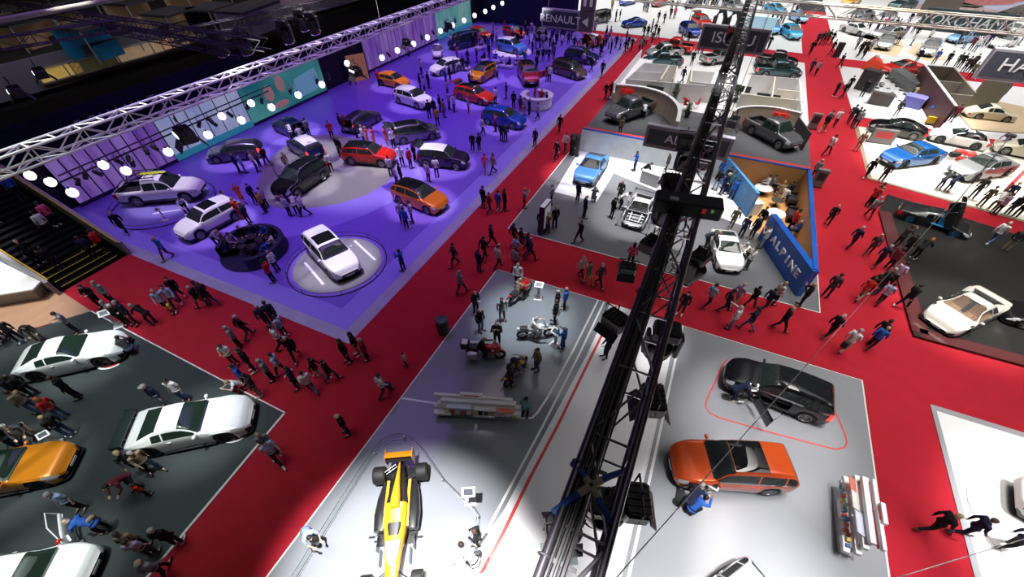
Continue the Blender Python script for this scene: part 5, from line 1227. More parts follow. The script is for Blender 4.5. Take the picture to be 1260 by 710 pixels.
for x in (-.5, .1, .55): MB().rbox((x, .05, 1.08), (.34, .36, .28), .04).build('machine', WHITE, t)
# right hand booth
desk('dark bar counter at the corner of the booth', (1066,126), (1094,131), .9, 1.05, mat('dark counter', (.06,.05,.045), .35)); desk('white bar counter with blue tops in front of the booth', (1108,128), (1133,134), 1.4, 1.0, mat('blue white counter', (.20,.20,.62), .35))
t = thing('bar_counter', 'long dark shiny bar counter with black stools', 'counter', tuple(at(1112,106,0)), 0); p, q = at(1096,95,1), at(1128,116,1); t.rotation_euler = (0, 0, math.atan2((q-p).y, (q-p).x)); L = (q-p).length
MB().rbox((0,0,.5), (L,1.3,1.0), .05).build('body', mat('bar grey', (.10,.11,.11), .2), t); MB().rbox((0,0,1.02), (L+.1,1.4,.06), .02).build('top', mat('bar top', (.17,.18,.18), .12), t)
for i, p in enumerate(((1090,98),(1097,103),(1102,108),(1107,113),(1112,118),(1078,110),(1083,108))):
    q = at(*p, .5); t = thing('bar_stool', ('black hoop-backed stool, %s from the far end of the long bar counter' % ORDN[i] if i < 5 else 'black hoop-backed stool between the dark cabinet and the bar, %s one' % ('near', 'far')[i-5]), 'stool', (q.x, q.y, 0), 1, 'stools at the long bar counter')
    MB().lathe([(0,.62),(.20,.62),(.22,.66),(.20,.70),(0,.70)], 14).build('seat', BLACK, t, True); b = MB(); b.path([(.30*math.cos(a), .30*math.sin(a), .92) for a in [k*PI/7-.2 for k in range(9)]], .035, 6); b.build('backrest', BLACK, t, True); MB().lathe([(0,0),(.2,0),(.2,.02),(.03,.05),(.03,.62),(0,.62)], 12).build('leg', CHROME, t, True)
t = thing('red_cover', 'bright red covered shape beside the dark cabinet on the booth corner', 'cover', tuple(at(1073,86,0))); loft('cloth', [(-1.2,.3,0,.5,.8),(-.4,.75,0,1.5,.7),(.3,.6,0,1.2,.7),(1.2,.3,0,.4,.8)], mat('red cloth', (.80,.06,.02), .6), t); MB().ball((-.3,-.3,1.5), .22, 8).build('knob', WHITE, t, True)
t = thing('cabinet', 'dark tall cabinet on the left corner of the booth', 'cabinet', tuple(at(1062,111,0)), -.5); MB().rbox((0,0,1.0), (1.8,.9,2.0), .04).build('body', mat('dark cabinet', (.05,.045,.05), .4), t); MB().box((0,-.47,1.0), (1.6,.03,1.8)).build('door', DARK, t)
for i, (p, c1) in enumerate((((1121,97),(.45,.28,.12)), ((1127,105),(.55,.40,.22)), ((1133,113),(.60,.45,.25)), ((1139,122),(.60,.03,.03)))):
    q = at(*p, .4); t = thing('merchandise_table', ('brown', 'tan', 'beige', 'red')[i]+' merchandise table inside the booth', 'table', (q.x, q.y, 0), .6); MB().rbox((0,0,.7), (1.1,.8,.08), .02).build('top', mat('merch %d' % i, c1, .6), t); MB().box((0,0,.35), (.9,.6,.66)).build('base', mat('merch %d' % i, c1), t)
    for k in range(3): MB().rbox((-.3+.3*k, 0, .80), (.2, .4, .1), .03).build('folded_cloth', mat('merch cloth %d' % k, ((.55,.5,.42),(.12,.1,.1),(.5,.1,.08))[k], .8), t)
t = thing('wall_screen', 'bluish wall screen under a green emblem on the olive booth wall', 'screen', tuple(at(1227,109,1.4))); MB().rbox((0,-.15,0), (1.9,.1,.8), .02).build('frame', BLACK, t); MB().box((0,-.21,0), (1.75,.02,.66)).build('display', mat('blue display', (.25,.42,.70), .3, emit=.5), t)
t = thing('wall_emblem', 'dark green zigzag emblem above the bluish wall screen', 'emblem', tuple(at(1228,102,2.1))); MB().extr([(-.9,-.1),(-.5,.35),(.2,.3),(.0,.1),(.9,.35),(.4,-.2),(.5,.0),(-.3,-.25)], 'Y', -.16, -.08).build('shape', mat('emblem green', (.03,.12,.06), .5), t)
t = thing('potted_plant', 'leafy green plant at the foot of the old cream coupe', 'plant', tuple(at(1180,133,0)))
def plant(t, h, n, w):
    MB().lathe([(0,0),(.2,0),(.26,.35),(.22,.36),(0,.33)], 14).build('pot', DARK, t, True); b = MB()
    for k in range(n):
        a = R.uniform(0, 6.28); z = R.uniform(.3, h); r_ = R.uniform(.2, w)*(1-.5*z/h); d = V(math.cos(a), math.sin(a), R.uniform(-.1, .6)); s = d.cross(V(0,0,1)).normalized()*.06; p = V(0, 0, z)
        b.add([p-s, p+d*r_*.6+s*.9, p+d*r_-V(0,0,.05), p+d*r_*.6-s*.9], [(0,1,2,3)])
    b.build('foliage', mat('leaf green', (.035,.11,.03), .6), t); MB().tube((0,0,.3), (0,0,h), .03, 6, .012).build('stem', mat('stem brown', (.12,.08,.05), .7), t)
plant(t, 1.0, 120, .8)
for p, h in (((829,122),1.9), ((826,96),1.8), ((846,140),1.3), ((905,122),1.6)):
    q = at(*p, .3); t = thing('potted_plant', ('tall green plant beside the end of the left curved wall', 'tall green plant in the box of the left offices', 'bushy green plant beside the near truss and red chairs', 'green plant at the left end of the right curved wall')[((829,122),(826,96),(846,140),(905,122)).index(p)], 'plant', (q.x, q.y, 0)); plant(t, h, 160, .7)
for i, p in enumerate(((843,122),(851,121),(860,120),(844,129),(857,128))):
    q = at(*p, .4); t = thing('chair', 'red chair behind the left curved wall, %s' % ('left of the back three', 'middle of the back three', 'right of the back three', 'left of the front two', 'right of the front two')[i], 'chair', (q.x, q.y, 0), i*1.1, 'red chairs behind the left curved wall'); RC = mat('red chair', (.55,.015,.03), .5)
    MB().rbox((0,0,.46), (.46,.46,.07), .03).build('seat', RC, t); MB().rbox((0,.22,.72), (.46,.07,.5), .03).build('backrest', RC, t)
    for x in (-.19,.19):
        for y in (-.19,.19): MB().tube((x,y,0), (x,y,.44), .018, 6).build('leg', CHROME, t)
table('small white table among the red chairs', (850,127), .4, WHITE, .72, 'cafe_table')
for i, (p, lab) in enumerate((((905,105),'dark meeting table in the right office cubicle'), ((790,95),'blue topped meeting table in the left office cubicle'), ((970,116),'small wooden table in the cream cubicle'))):
    q = at(*p, .7); t = thing('meeting_table', lab, 'table', (q.x, q.y, 0), .1); mm = (DARK, mat('blue top', (.05,.14,.36), .4), mat('wooden top', (.50,.32,.12), .4))[i]
    MB().rbox((0,0,.72), (1.3,.7,.05), .02).build('top', mm, t)
    for x in (-.55,.55): MB().box((x,0,.35), (.06,.5,.7)).build('leg', GREYP, t)
for i, (p, w_) in enumerate((((806,109),1.8), ((914,109),1.6), ((945,119),2.2), ((820,104),2.0))):
    q = at(*p, 1.2); t = thing('wall_screen', ('dark screen on the left office wall behind the curved wall', 'dark screen on the right office wall beside the near truss', 'dark screen in the middle of the right office wall', 'dark screen on the office wall near the tall plant')[i], 'screen', (q.x, q.y-.1, 1.2)); MB().rbox((0,0,0), (w_,.08,.55), .02).build('frame', BLACK, t); MB().box((0,-.05,0), (w_-.15,.01,.42)).build('display', DARK, t)
# cones by the blue coupe
for i, (p, c1) in enumerate((((1175,190),(.02,.02,.02)), ((1181,187),(.6,.05,.04)), ((1194,190),(.6,.05,.04)), ((1184,196),(.6,.05,.04)))):
    q = at(*p, .15); t = thing('wheel_block', ('black padded block on the cream floor', 'red padded block beside the black block', 'red padded block nearest the grey saloon', 'red padded block nearest the metallic blue coupe')[i], 'block', (q.x, q.y, .0), .3); MB().rbox((0,0,.16), (.75,.5,.32), .06).build('pad', mat('pad %d' % (i > 0), c1, .6), t); MB().box((0,0,.02), (.6,.4,.04)).build('base', BLACK, t)
q = at(1145,150,.3); t = thing('yellow_sign', 'small yellow sign between the black saloon and white convertible', 'sign', (q.x, q.y, 0)); MB().rbox((0,0,.45), (.9,.12,.6), .02).build('panel', mat('yellow panel', (.75,.62,.02), .5), t); MB().box((0,.05,.1), (.6,.3,.2)).build('foot', DARK, t)
# red and white wedge at the right edge
wall('wall_red', [P2(1246,226,.8), P2(1266,205,.8)], 0, .9, .2, mat('red low wall', (.55,.03,.035), .4))
turntable('white disc under the car at the right lower corner', (1285,652), 2.6, mat('pale disc', (.70,.68,.66), .4), False)
# tyre marks rings
for i, p in enumerate(((129,448),(282,536))):
    q = at(*p, 0); t = thing('floor_ring', ('red and white arc on the floor under the white two-door coupe wheel', 'red and white arc on the floor under the winged white coupe wheel')[i], 'floor ring', (q.x, q.y, .012))
    MB().lathe([(.48,0),(.48,.02),(.62,.02),(.62,0)], 30, c=(0,.42,0), a0=PI*1.05, a1=PI*1.95).build('red_arc', REDP, t); MB().lathe([(.65,0),(.65,.02),(.74,.02),(.74,0)], 30, c=(0,.42,0), a0=PI*1.15, a1=PI*1.95).build('white_arc', WHITE, t)
# model of sculptures far off
t = thing('sculpture', 'black arch sculpture behind the hanging sign above the offices', 'sculpture', tuple(at(890,38,0)))
for x in (-1.0, 1.0): b = MB(); b.path([(x-.7,0,0),(x-.7,0,1.6),(x-.3,0,2.4),(x+.3,0,2.4),(x+.7,0,1.6),(x+.7,0,0)], .32, 8); b.build('arch', BLACK, t, True)
b = MB(); b.rbox((0, -.4, .3), (3.6, 1.4, .6), .1); b.build('base', BLACK, t)
t = thing('lit_panel', 'pale cyan lit panel right of the hanging sign above the offices', 'panel', tuple(at(929,45,0))); MB().rbox((0,0,1.2), (4.2,.3,2.4), .03).build('panel', mat('cyan panel', (.45,.75,.90), .4, emit=.5), t); MB().box((0,.1,.05), (4.3,.6,.1)).build('foot', GREYP, t)
# ---------------------------------------------------------------- people: one continuous body per pose, clothes and hair as its parts
def cap(b, p, q, r1, r2=None, fl=1.0, n=10):
    """closed tapered limb with round ends; fl flattens it front to back"""
    p, q = Vector(p), Vector(q); r2 = r1 if r2 is None else r2
    d = (q-p); L = max(d.length, 1e-4); d.normalize()
    a = d.cross(Vector((0, 1, 0))); a = d.orthogonal() if a.length < .1 else a; a.normalize(); c = a.cross(d)
    if abs(c.y) < abs(a.y): pass
    rings = [(-.9, .42), (-.55, .83), (0, 1.0)]; pr = [(p+d*r1*h, r1*s) for h, s in rings]+[(q-d*r2*h, r2*s) for h, s in reversed(rings)]
    vs = []
    for cc, rr in pr:
        for i in range(n):
            t = 2*PI*i/n; o = a*math.cos(t)*rr+c*math.sin(t)*rr
            o.y *= fl if abs(d.z) > .5 else 1.0
            vs.append(cc+o)
    m = len(pr); fs = [(k*n+i, k*n+(i+1) % n, k*n+n+(i+1) % n, k*n+n+i) for k in range(m-1) for i in range(n)]
    fs += [tuple(reversed(range(n))), tuple(range((m-1)*n, m*n))]
    b.add(vs, fs)
def fuse(b, name, vox, ratio, smooth=4, fac=.5):
    me = b.mesh(name); o = bpy.data.objects.new(name, me); C.objects.link(o)
    r = o.modifiers.new('r', 'REMESH'); r.mode = 'VOXEL'; r.voxel_size = vox
    s = o.modifiers.new('s', 'SMOOTH'); s.iterations = smooth; s.factor = fac
    if ratio < 1: d = o.modifiers.new('d', 'DECIMATE'); d.ratio = ratio
    dg = bpy.context.evaluated_depsgraph_get(); dg.update()
    out = bpy.data.meshes.new_from_object(o.evaluated_get(dg)); out.name = name
    bpy.data.objects.remove(o); bpy.data.meshes.remove(me)
    out.materials.clear(); out.materials.append(None)
    for p in out.polygons: p.use_smooth = True; p.material_index = 0
    return out
def V(*a): return Vector(a)
STAND = dict(pel=V(0,0,.95), che=V(0,-.01,1.30), nek=V(0,0,1.47), head=V(0,.025,1.62), up=V(0,0,1), fwd=V(0,1,0),
  sh=(V(-.175,0,1.41), V(.175,0,1.41)), el=(V(-.225,-.03,1.13), V(.225,-.03,1.13)), wr=(V(-.235,.05,.88), V(.235,.05,.88)), hd=(V(-.02,.25,-1), V(.02,.25,-1)),
  hip=(V(-.09,0,.92), V(.09,0,.92)), kn=(V(-.10,.02,.50), V(.10,.02,.50)), an=(V(-.11,-.02,.085), V(.11,-.02,.085)), toe=(V(-.13,.19,.03), V(.13,.19,.03)))
def pose(**k): d = dict(STAND); d.update(k); return d
POSES = dict(
 stand=STAND,
 relax=pose(an=(V(-.14,.02,.085), V(.12,-.03,.085)), toe=(V(-.2,.21,.03), V(.15,.17,.03)), kn=(V(-.12,.05,.50), V(.10,0,.5)), wr=(V(-.24,.10,.90), V(.13,.17,1.02)), el=(V(-.23,-.02,1.13), V(.25,-.04,1.15)), hd=(V(0,.3,-1), V(-.8,.5,.1))),
 walk=pose(kn=(V(-.09,.16,.52), V(.10,-.04,.50)), an=(V(-.09,.26,.10), V(.10,-.32,.16)), toe=(V(-.10,.46,.06), V(.11,-.16,.03)), el=(V(-.22,-.12,1.14), V(.22,.05,1.14)), wr=(V(-.22,-.12,.89), V(.20,.20,.94)), hd=(V(0,.2,-1), V(0,.6,-.8))),
 stride=pose(kn=(V(-.09,-.02,.50), V(.10,.17,.53)), an=(V(-.09,-.27,.14), V(.10,.30,.10)), toe=(V(-.10,-.10,.03), V(.11,.50,.07)), el=(V(-.22,.06,1.14), V(.22,-.12,1.14)), wr=(V(-.20,.20,.93), V(.22,-.13,.89)), hd=(V(0,.6,-.8), V(0,.2,-1))),
 photo=pose(el=(V(-.24,.16,1.20), V(.24,.16,1.20)), wr=(V(-.09,.30,1.47), V(.09,.30,1.47)), hd=(V(.35,.3,.9), V(-.35,.3,.9)), head=V(0,.03,1.61)),
 phone=pose(el=(V(-.22,.02,1.14), V(.23,.06,1.14)), wr=(V(-.10,.25,1.15), V(.08,.28,1.22)), hd=(V(.5,.8,.2), V(-.4,.7,.5)), head=V(0,.06,1.60)),
 fold=pose(el=(V(-.23,.07,1.15), V(.23,.07,1.15)), wr=(V(.05,.17,1.20), V(-.05,.19,1.16)), hd=(V(1,.1,.1), V(-1,.1,0))),
 point=pose(el=(V(-.23,-.02,1.13), V(.28,.18,1.30)), wr=(V(-.24,.05,.88), V(.30,.42,1.36)), hd=(V(0,.25,-1), V(.1,1,.1))),
 bend=pose(pel=V(0,-.10,.93), che=V(0,.16,1.19), nek=V(0,.31,1.26), head=V(0,.42,1.36), sh=(V(-.175,.27,1.23), V(.175,.27,1.23)), el=(V(-.23,.36,.99), V(.23,.36,.99)), wr=(V(-.15,.50,.85), V(.15,.52,.86)), hd=(V(.2,.8,-.5), V(-.2,.8,-.5)), hip=(V(-.09,-.10,.90), V(.09,-.10,.90)), kn=(V(-.11,.06,.50), V(.11,.0,.49))),
 crouch=pose(pel=V(0,-.18,.44), che=V(0,.02,.76), nek=V(0,.12,.91), head=V(0,.18,1.05), sh=(V(-.175,.09,.86), V(.175,.09,.86)), el=(V(-.24,.26,.66), V(.24,.26,.66)), wr=(V(-.09,.42,.84), V(.09,.42,.84)), hd=(V(.4,.5,.7), V(-.4,.5,.7)), hip=(V(-.10,-.18,.42), V(.10,-.18,.42)), kn=(V(-.15,.22,.50), V(.15,.10,.36)), an=(V(-.13,.10,.085), V(.13,-.22,.14)), toe=(V(-.15,.30,.03), V(.13,-.03,.03))),
 sit=pose(pel=V(0,-.05,.53), che=V(0,-.04,.86), nek=V(0,-.01,1.04), head=V(0,.03,1.19), sh=(V(-.175,-.02,.98), V(.175,-.02,.98)), el=(V(-.24,.05,.72), V(.24,.05,.72)), wr=(V(-.13,.27,.66), V(.13,.27,.66)), hd=(V(.3,.9,-.2), V(-.3,.9,-.2)), hip=(V(-.10,-.04,.50), V(.10,-.04,.50)), kn=(V(-.13,.38,.49), V(.13,.38,.49)), an=(V(-.13,.36,.085), V(.13,.36,.085)), toe=(V(-.15,.57,.03), V(.15,.57,.03))),
 ride=pose(pel=V(0,-.05,.86), che=V(0,.07,1.17), nek=V(0,.14,1.34), head=V(0,.19,1.49), sh=(V(-.175,.10,1.28), V(.175,.10,1.28)), el=(V(-.27,.28,1.06), V(.27,.28,1.06)), wr=(V(-.30,.52,1.03), V(.30,.52,1.03)), hd=(V(0,1,-.2), V(0,1,-.2)), hip=(V(-.10,-.04,.83), V(.10,-.04,.83)), kn=(V(-.27,.30,.70), V(.27,.30,.70)), an=(V(-.26,.12,.33), V(.26,.12,.33)), toe=(V(-.26,.32,.30), V(.26,.32,.30))),
)
PM = {}
SHOE = None
def person_meshes(ps):
    if ps in PM: return PM[ps]
    d = POSES[ps]; r = {}
    pel, che, nek, hc = d['pel'], d['che'], d['nek'], d['head']; sp = (che-pel).normalized()
    def torso(b, e):
        for c_, x, y in ((pel+sp*.02, .150, .110), (pel+sp*.14, .140, .100), (pel.lerp(che, .72), .155, .112), (che+sp*.06, .172, .112)):
            f_ = d['fwd']; b.ball(c_, 1, 7, (x-.014+e, y-.012+e, .125+e))
        for s in (0, 1): cap(b, che+sp*.07, d['sh'][s]-sp*.015, .085+e, .055+e)
        cap(b, pel, che, .11+e, .12+e)
    b = MB()                                                     # body
    torso(b, -.012); cap(b, che+sp*.10, nek+sp*.02, .052, .050); cap(b, nek, hc, .050, .052)
    hup = (hc-nek).normalized(); f = d['fwd']
    b.ball(hc+V(0,0,.02), 1, 9, (.076,.092,.105)); b.ball(hc+f*.028+V(0,0,-.045), 1, 8, (.056,.062,.068))
    b.ball(hc+f*.098+V(0,0,-.008), 1, 5, (.014,.020,.022)); b.ball(hc+f*.080+V(0,0,.026), 1, 5, (.052,.016,.012))
    b.ball(hc+f*.086+V(0,0,-.058), 1, 5, (.024,.010,.009))
    for s in (-1, 1): b.ball(hc+V(s*.078,-.005,-.002), 1, 5, (.012,.020,.030))
    for s in (0, 1):
        cap(b, d['sh'][s], d['el'][s], .044, .036); cap(b, d['el'][s], d['wr'][s], .037, .025)
        h = d['hd'][s].normalized(); w = d['wr'][s]; sg = 1 if s == 0 else -1
        side = h.cross(V(0, 0, 1) if abs(h.z) < .8 else V(1, 0, 0)); side = V(0,1,0) if side.length < .1 else side.normalized()
        nrm = side.cross(h).normalized(); pc = w+h*.05
        for k in (-1, 0, 1): cap(b, w+h*.005+side*k*.010, w+h*.082+side*k*.024, .017, .013)
        for k, ln in ((-1.5, .060), (-.5, .076), (.5, .080), (1.5, .068)):   # four fingers, bent at the knuckle
            a0 = w+h*.082+side*k*.0205; a1 = a0+h*ln*.55+nrm*.006; a2 = a1+h*ln*.42-nrm*.020*(1 if s else 1)
            cap(b, a0, a1, .0098, .0090, n=7); cap(b, a1, a2, .0090, .0078, n=7)
        t0 = w+h*.028+side*.022; t1 = t0+(side*.75+h*.6).normalized()*.045; t2 = t1+(side*.25+h).normalized()*.035
        cap(b, t0, t1, .0125, .0105, n=7); cap(b, t1, t2, .0105, .0085, n=7)   # thumb from the side of the palm
        cap(b, d['hip'][s].lerp(d['kn'][s], .2), d['kn'][s], .066, .050); cap(b, d['kn'][s], d['an'][s], .050, .034); cap(b, d['an'][s], d['toe'][s]+V(0,0,.01), .032, .022)
    me = fuse(b, 'body_'+ps, .0085, .14, 3, .4)
    me.materials.append(None); me.materials.append(None)
    for p_ in me.polygons:
        c_ = p_.center
        for s in (-1, 1):
            if (c_-(hc+V(s*.030,.088,.008))).length < .014: p_.material_index = 1
        if (c_-(hc+V(0,.094,-.058))).length < .016: p_.material_index = 2
    r['body'] = me
    for nm, ln in (('top_long', 1.0), ('top_short', .45)):
        b = MB(); torso(b, .014)
        low = pel-sp*.05; b.ball(low, 1, 8, (.180, .138, .12)); cap(b, pel, low, .14, .135, .8)
        for s in (0, 1):
            if ln > .9:
                cap(b, d['sh'][s], d['el'][s], .060, .050); cap(b, d['el'][s], d['el'][s].lerp(d['wr'][s], .95), .050, .040)
            else: cap(b, d['sh'][s], d['sh'][s].lerp(d['el'][s], .75), .060, .060)
        cap(b, che+sp*.10, nek-sp*.01, .075, .064)
        r[nm] = fuse(b, nm+'_'+ps, .016, .45)
    b = MB(); cap(b, pel-sp*.03, pel+sp*.06, .128, .122, .75); b.ball(pel-sp*.02, 1, 8, (.168, .128, .13))
    for s in (0, 1):
        h_, k_, a_ = d['hip'][s], d['kn'][s], d['an'][s]
        cap(b, h_.lerp(pel, .25), k_, .094, .066); cap(b, k_, k_.lerp(a_, .94), .066, .050)
    r['trousers'] = fuse(b, 'trousers_'+ps, .016, .45)
    if ps in ('stand', 'relax', 'phone', 'fold', 'walk', 'sit'):
        b = MB(); torso(b, .012); k0 = (d['kn'][0]+d['kn'][1])/2
        cap(b, pel, pel.lerp(k0, .85), .135, .165, .8)
        for s in (0, 1): cap(b, d['sh'][s], d['sh'][s].lerp(d['el'][s], .4), .058, .056)
        r['dress'] = fuse(b, 'dress_'+ps, .018, .5)
    for s in (0, 1):
        b = MB(); a_, t_ = d['an'][s], d['toe'][s]; dd = (t_-a_); 
        cap(b, a_-V(dd.x, dd.y, 0)*.22-V(0,0,.035), t_-V(0,0,-.012), .044, .038); cap(b, a_+V(0,0,.03), a_-V(0,0,.03), .044, .046)
        r['shoe%d' % s] = fuse(b, 'shoe_'+ps, .014, .5)
    for nm in ('hair', 'hair_long', 'hair_bald', 'cap'):
        b = MB(); o = hc+V(0,-.012,.030)
        b.ball(o, 1, 10, (.088,.100,.108) if nm != 'hair_bald' else (.0835,.100,.070))
        if nm == 'hair_bald': b.v = [(v[0], v[1]-.018, v[2]-.035) for v in b.v]
        keep = []
        for f_ in b.f:
            c_ = sum((Vector(b.v[i]) for i in f_), Vector())/len(f_)-o
            if nm == 'hair_bald': ok = c_.y < .01
            else: ok = c_.z > (.045 if c_.y > .045 else -.005 if c_.y > -.01 else -.065)
            if ok: keep.append(f_)
        b.f = keep; b.m = [0]*len(keep)
        if nm == 'hair_long': b.ball(hc+V(0,-.075,-.06), 1, 8, (.090,.045,.17))
        if nm == 'cap': b.lathe([(0, .012), (.10, .01), (.10, 0), (0, -.002)], 14, (o.x, o.y+.07, o.z+.045))
        m = b.mesh(nm+'_'+ps, True); r[nm] = m
    # one-mesh version for people too far off to show parts
    b = MB()
    def addm(me_, i, rat=1):
        b.mi = i; b.add([v.co for v in me_.vertices], [tuple(p_.vertices) for p_ in me_.polygons])
    for i, nm in ((0, 'body'), (1, 'top_long'), (2, 'trousers'), (3, 'shoe0'), (3, 'shoe1'), (4, 'hair')): addm(r[nm], i)
    r['far'] = b.mesh('person_'+ps, True, 5)
    o = bpy.data.objects.new('tmp', r['far']); C.objects.link(o); dm = o.modifiers.new('d', 'DECIMATE'); dm.ratio = .10
    dg = bpy.context.evaluated_depsgraph_get(); dg.update(); r['low'] = bpy.data.meshes.new_from_object(o.evaluated_get(dg)); bpy.data.objects.remove(o)
    PM[ps] = r; return r

TOPS = dict(k=('black jacket',(.010,.010,.012)), n=('navy jacket',(.014,.020,.055)), g=('grey shirt',(.24,.25,.27)), w=('white shirt',(.72,.72,.72)), r=('red top',(.52,.03,.03)), b=('blue jacket',(.03,.12,.50)),
  l=('light blue shirt',(.34,.44,.62)), t=('tan coat',(.30,.22,.14)), m=('maroon top',(.16,.02,.035)), o=('orange red dress',(.80,.10,.04)), y=('mustard top',(.55,.34,.05)), p=('lavender shirt',(.46,.36,.52)),
  e=('olive top',(.12,.13,.07)), v=('purple coat',(.16,.08,.28)), c=('cream top',(.60,.55,.46)), q=('pink top',(.75,.10,.22)), d=('charcoal jacket',(.045,.046,.052)), a=('teal top',(.10,.26,.28)))
LEGS = dict(k=('black trousers',(.010,.010,.012)), n=('navy trousers',(.014,.020,.05)), j=('blue jeans',(.07,.12,.26)), g=('grey trousers',(.16,.165,.18)), t=('tan trousers',(.34,.26,.16)), d=('dark grey trousers',(.035,.036,.042)),
  w=('white trousers',(.65,.65,.65)), l=('pale jeans',(.30,.38,.50)), e=('olive trousers',(.07,.075,.05)), r=('red trousers',(.4,.03,.03)), m=('maroon trousers',(.13,.02,.03)), y=('mustard trousers',(.42,.30,.05)), b=('blue trousers',(.03,.08,.30)), a=('teal skirt',(.04,.20,.24)), x=('', (.5,.35,.28)))
HAIRC = dict(k=(.010,.008,.007), n=(.045,.026,.016), b=(.36,.25,.12), g=(.34,.33,.32), w=(.72,.70,.66), r=(.45,.12,.03), y=(.7,.5,.05), h=(.45,.42,.36))
SKINC = [(.56,.36,.26), (.50,.31,.22), (.60,.40,.30), (.34,.20,.13)]
def cloth(k, c): return mat('cloth '+k, c, .8, spec=.2)
SKINM = [mat('skin %d' % i, c, .55) for i, c in enumerate(SKINC)]
EYEM = mat('eyes', (.03,.025,.02), .2); LIPM = mat('lips', (.40,.16,.13), .5)
HAIRM = {k: mat('hair '+k, c, .6) for k, c in HAIRC.items()}
SHOEM = [mat('black shoe', (.012,.012,.012), .4), mat('white shoe', (.7,.7,.7), .5), mat('brown shoe', (.10,.06,.035), .5)]
POSEW = dict(stand='standing', relax='standing', walk='walking', stride='walking', photo='raising a camera', phone='holding a phone', fold='with folded arms', point='pointing', bend='leaning forward', crouch='crouching', sit='seated', ride='astride')
PEOPLE = []; SPECS = []
def person(px_, py_, top, leg='k', ps=None, face=None, hair=None, z=None, group=None, place=None, short=None, h=None, at_=None, far=None):
    """feet at the photograph's point; face: compass heading in degrees (0 = along +X)"""
    ps = ps or R.choice(('stand', 'relax', 'walk', 'stride', 'relax', 'stand', 'phone', 'fold'))
    p0 = at_ if at_ is not None else at(px_, py_, 0 if z is None else z)
    x, y = p0[0], p0[1]
    zz = z if z is not None else gz(x, y)
    if z is None and zz > .1: p0 = at(px_, py_, zz); x, y = p0[0], p0[1]
    rz = math.radians((face if face is not None else R.uniform(0, 360))-90)
    r = person_meshes(ps); sc = (h or R.uniform(1.58, 1.74))/1.735
    hair = hair or R.choice('kkkknnnnbbg'); sk = R.choice((0, 0, 1, 2, 2, 3)) if hair in 'kn' else R.choice((0, 2))
    tn, tc = TOPS[top]; ln, lc = LEGS.get(leg, LEGS['k'])
    kind = 'hair'
    if hair == 'L': kind, hair = 'hair_long', 'k'
    elif hair == 'B': kind, hair = 'hair_long', 'b'
    elif hair == 'R': kind, hair = 'hair_long', 'r'
    elif hair == 'o': kind, hair = 'hair_bald', 'g'
    elif hair == 'C': kind, hair = 'cap', 'k'
    elif hair == 'Y': kind, hair = 'cap', 'y'
    elif hair == 'H': kind, hair = 'cap', 'h'
    tm, lm = cloth('t'+top, tc), cloth('l'+leg, lc); sm_ = SHOEM[R.choice((0, 0, 0, 0, 1, 2))]
    dist = (Vector((x, y, 1))-Vector((0, 0, CAMZ))).length
    SPECS.append(dict(dist=dist, x=x, y=y, zz=zz, rz=rz, sc=sc, r=r, ps=ps, top=top, leg=leg, tn=tn, ln=ln, tm=tm, lm=lm, sm=sm_, sk=sk, hair=hair, kind=kind, short=short, place=place, group=group))
def build_person(s):
    x, y, zz, rz, sc, r, top, tm, lm, sm_, sk, hair, kind, short = (s[k] for k in ('x', 'y', 'zz', 'rz', 'sc', 'r', 'top', 'tm', 'lm', 'sm', 'sk', 'hair', 'kind', 'short'))
    far = math.hypot(x, y) > 62
    if far:
        o = link('person', r['far'], [SKINM[sk], tm, lm, sm_, HAIRM[hair]], None, (x, y, zz), (0, 0, rz), (sc*1.14, sc*1.14, sc))
    else:
        o = link('person', r['body'], [SKINM[sk], EYEM, LIPM], None, (x, y, zz), (0, 0, rz), (sc*1.14, sc*1.14, sc))
        dress = top == 'o' and 'dress' in r
        if dress: link('dress', r['dress'], tm, o)
        else:
            short = top in 'lwpcrqy' and R.random() < .5 if short is None else short
            link('jacket' if top in 'knbdtv' else 'shirt', r['top_short' if short else 'top_long'], tm, o); link('trousers', r['trousers'], lm, o)
        link('shoe', r['shoe0'], sm_, o); link('shoe', r['shoe1'], sm_, o)
        link('cap' if kind == 'cap' else 'hair', r[kind], HAIRM[hair], o)
    PEOPLE.append(dict(o=o, x=x, y=y, top=s['tn'], leg='' if top == 'o' else s['ln'], ps=s['ps'], place=s['place'], group=s['group'], hair=kind+hair))
def build_people(n):
    SPECS.sort(key=lambda s: s['dist'])
    for s in SPECS[:n]: build_person(s)
    b = MB(); mats = []                                          # the rest of the far crowd as one mass
    def mi(m):
        if m not in mats: mats.append(m)
        return mats.index(m)
    for s in SPECS[n:]:
        me = s['r']['low']; M4 = Matrix.Translation((s['x'], s['y'], s['zz'])) @ Matrix.Rotation(s['rz'], 4, 'Z') @ Matrix.Diagonal((s['sc']*1.14, s['sc']*1.14, s['sc'], 1))
        vs = [M4 @ v.co for v in me.vertices]; k0 = len(b.v); b.v += [tuple(v) for v in vs]
        im = [mi(m) for m in (SKINM[s['sk']], s['tm'], s['lm'], s['sm'], HAIRM[s['hair']])]
        for p in me.polygons: b.f.append(tuple(i+k0 for i in p.vertices)); b.m.append(im[p.material_index])
    if b.f:
        me = bpy.data.meshes.new('crowd'); me.from_pydata(b.v, [], b.f); me.update()
        for _ in mats: me.materials.append(None)
        for p, i in zip(me.polygons, b.m): p.material_index = i; p.use_smooth = True
        o = link('crowd', me, mats); tag(o, 'distant crowd of visitors standing around the far show cars and stands', 'crowd', None, 'stuff')
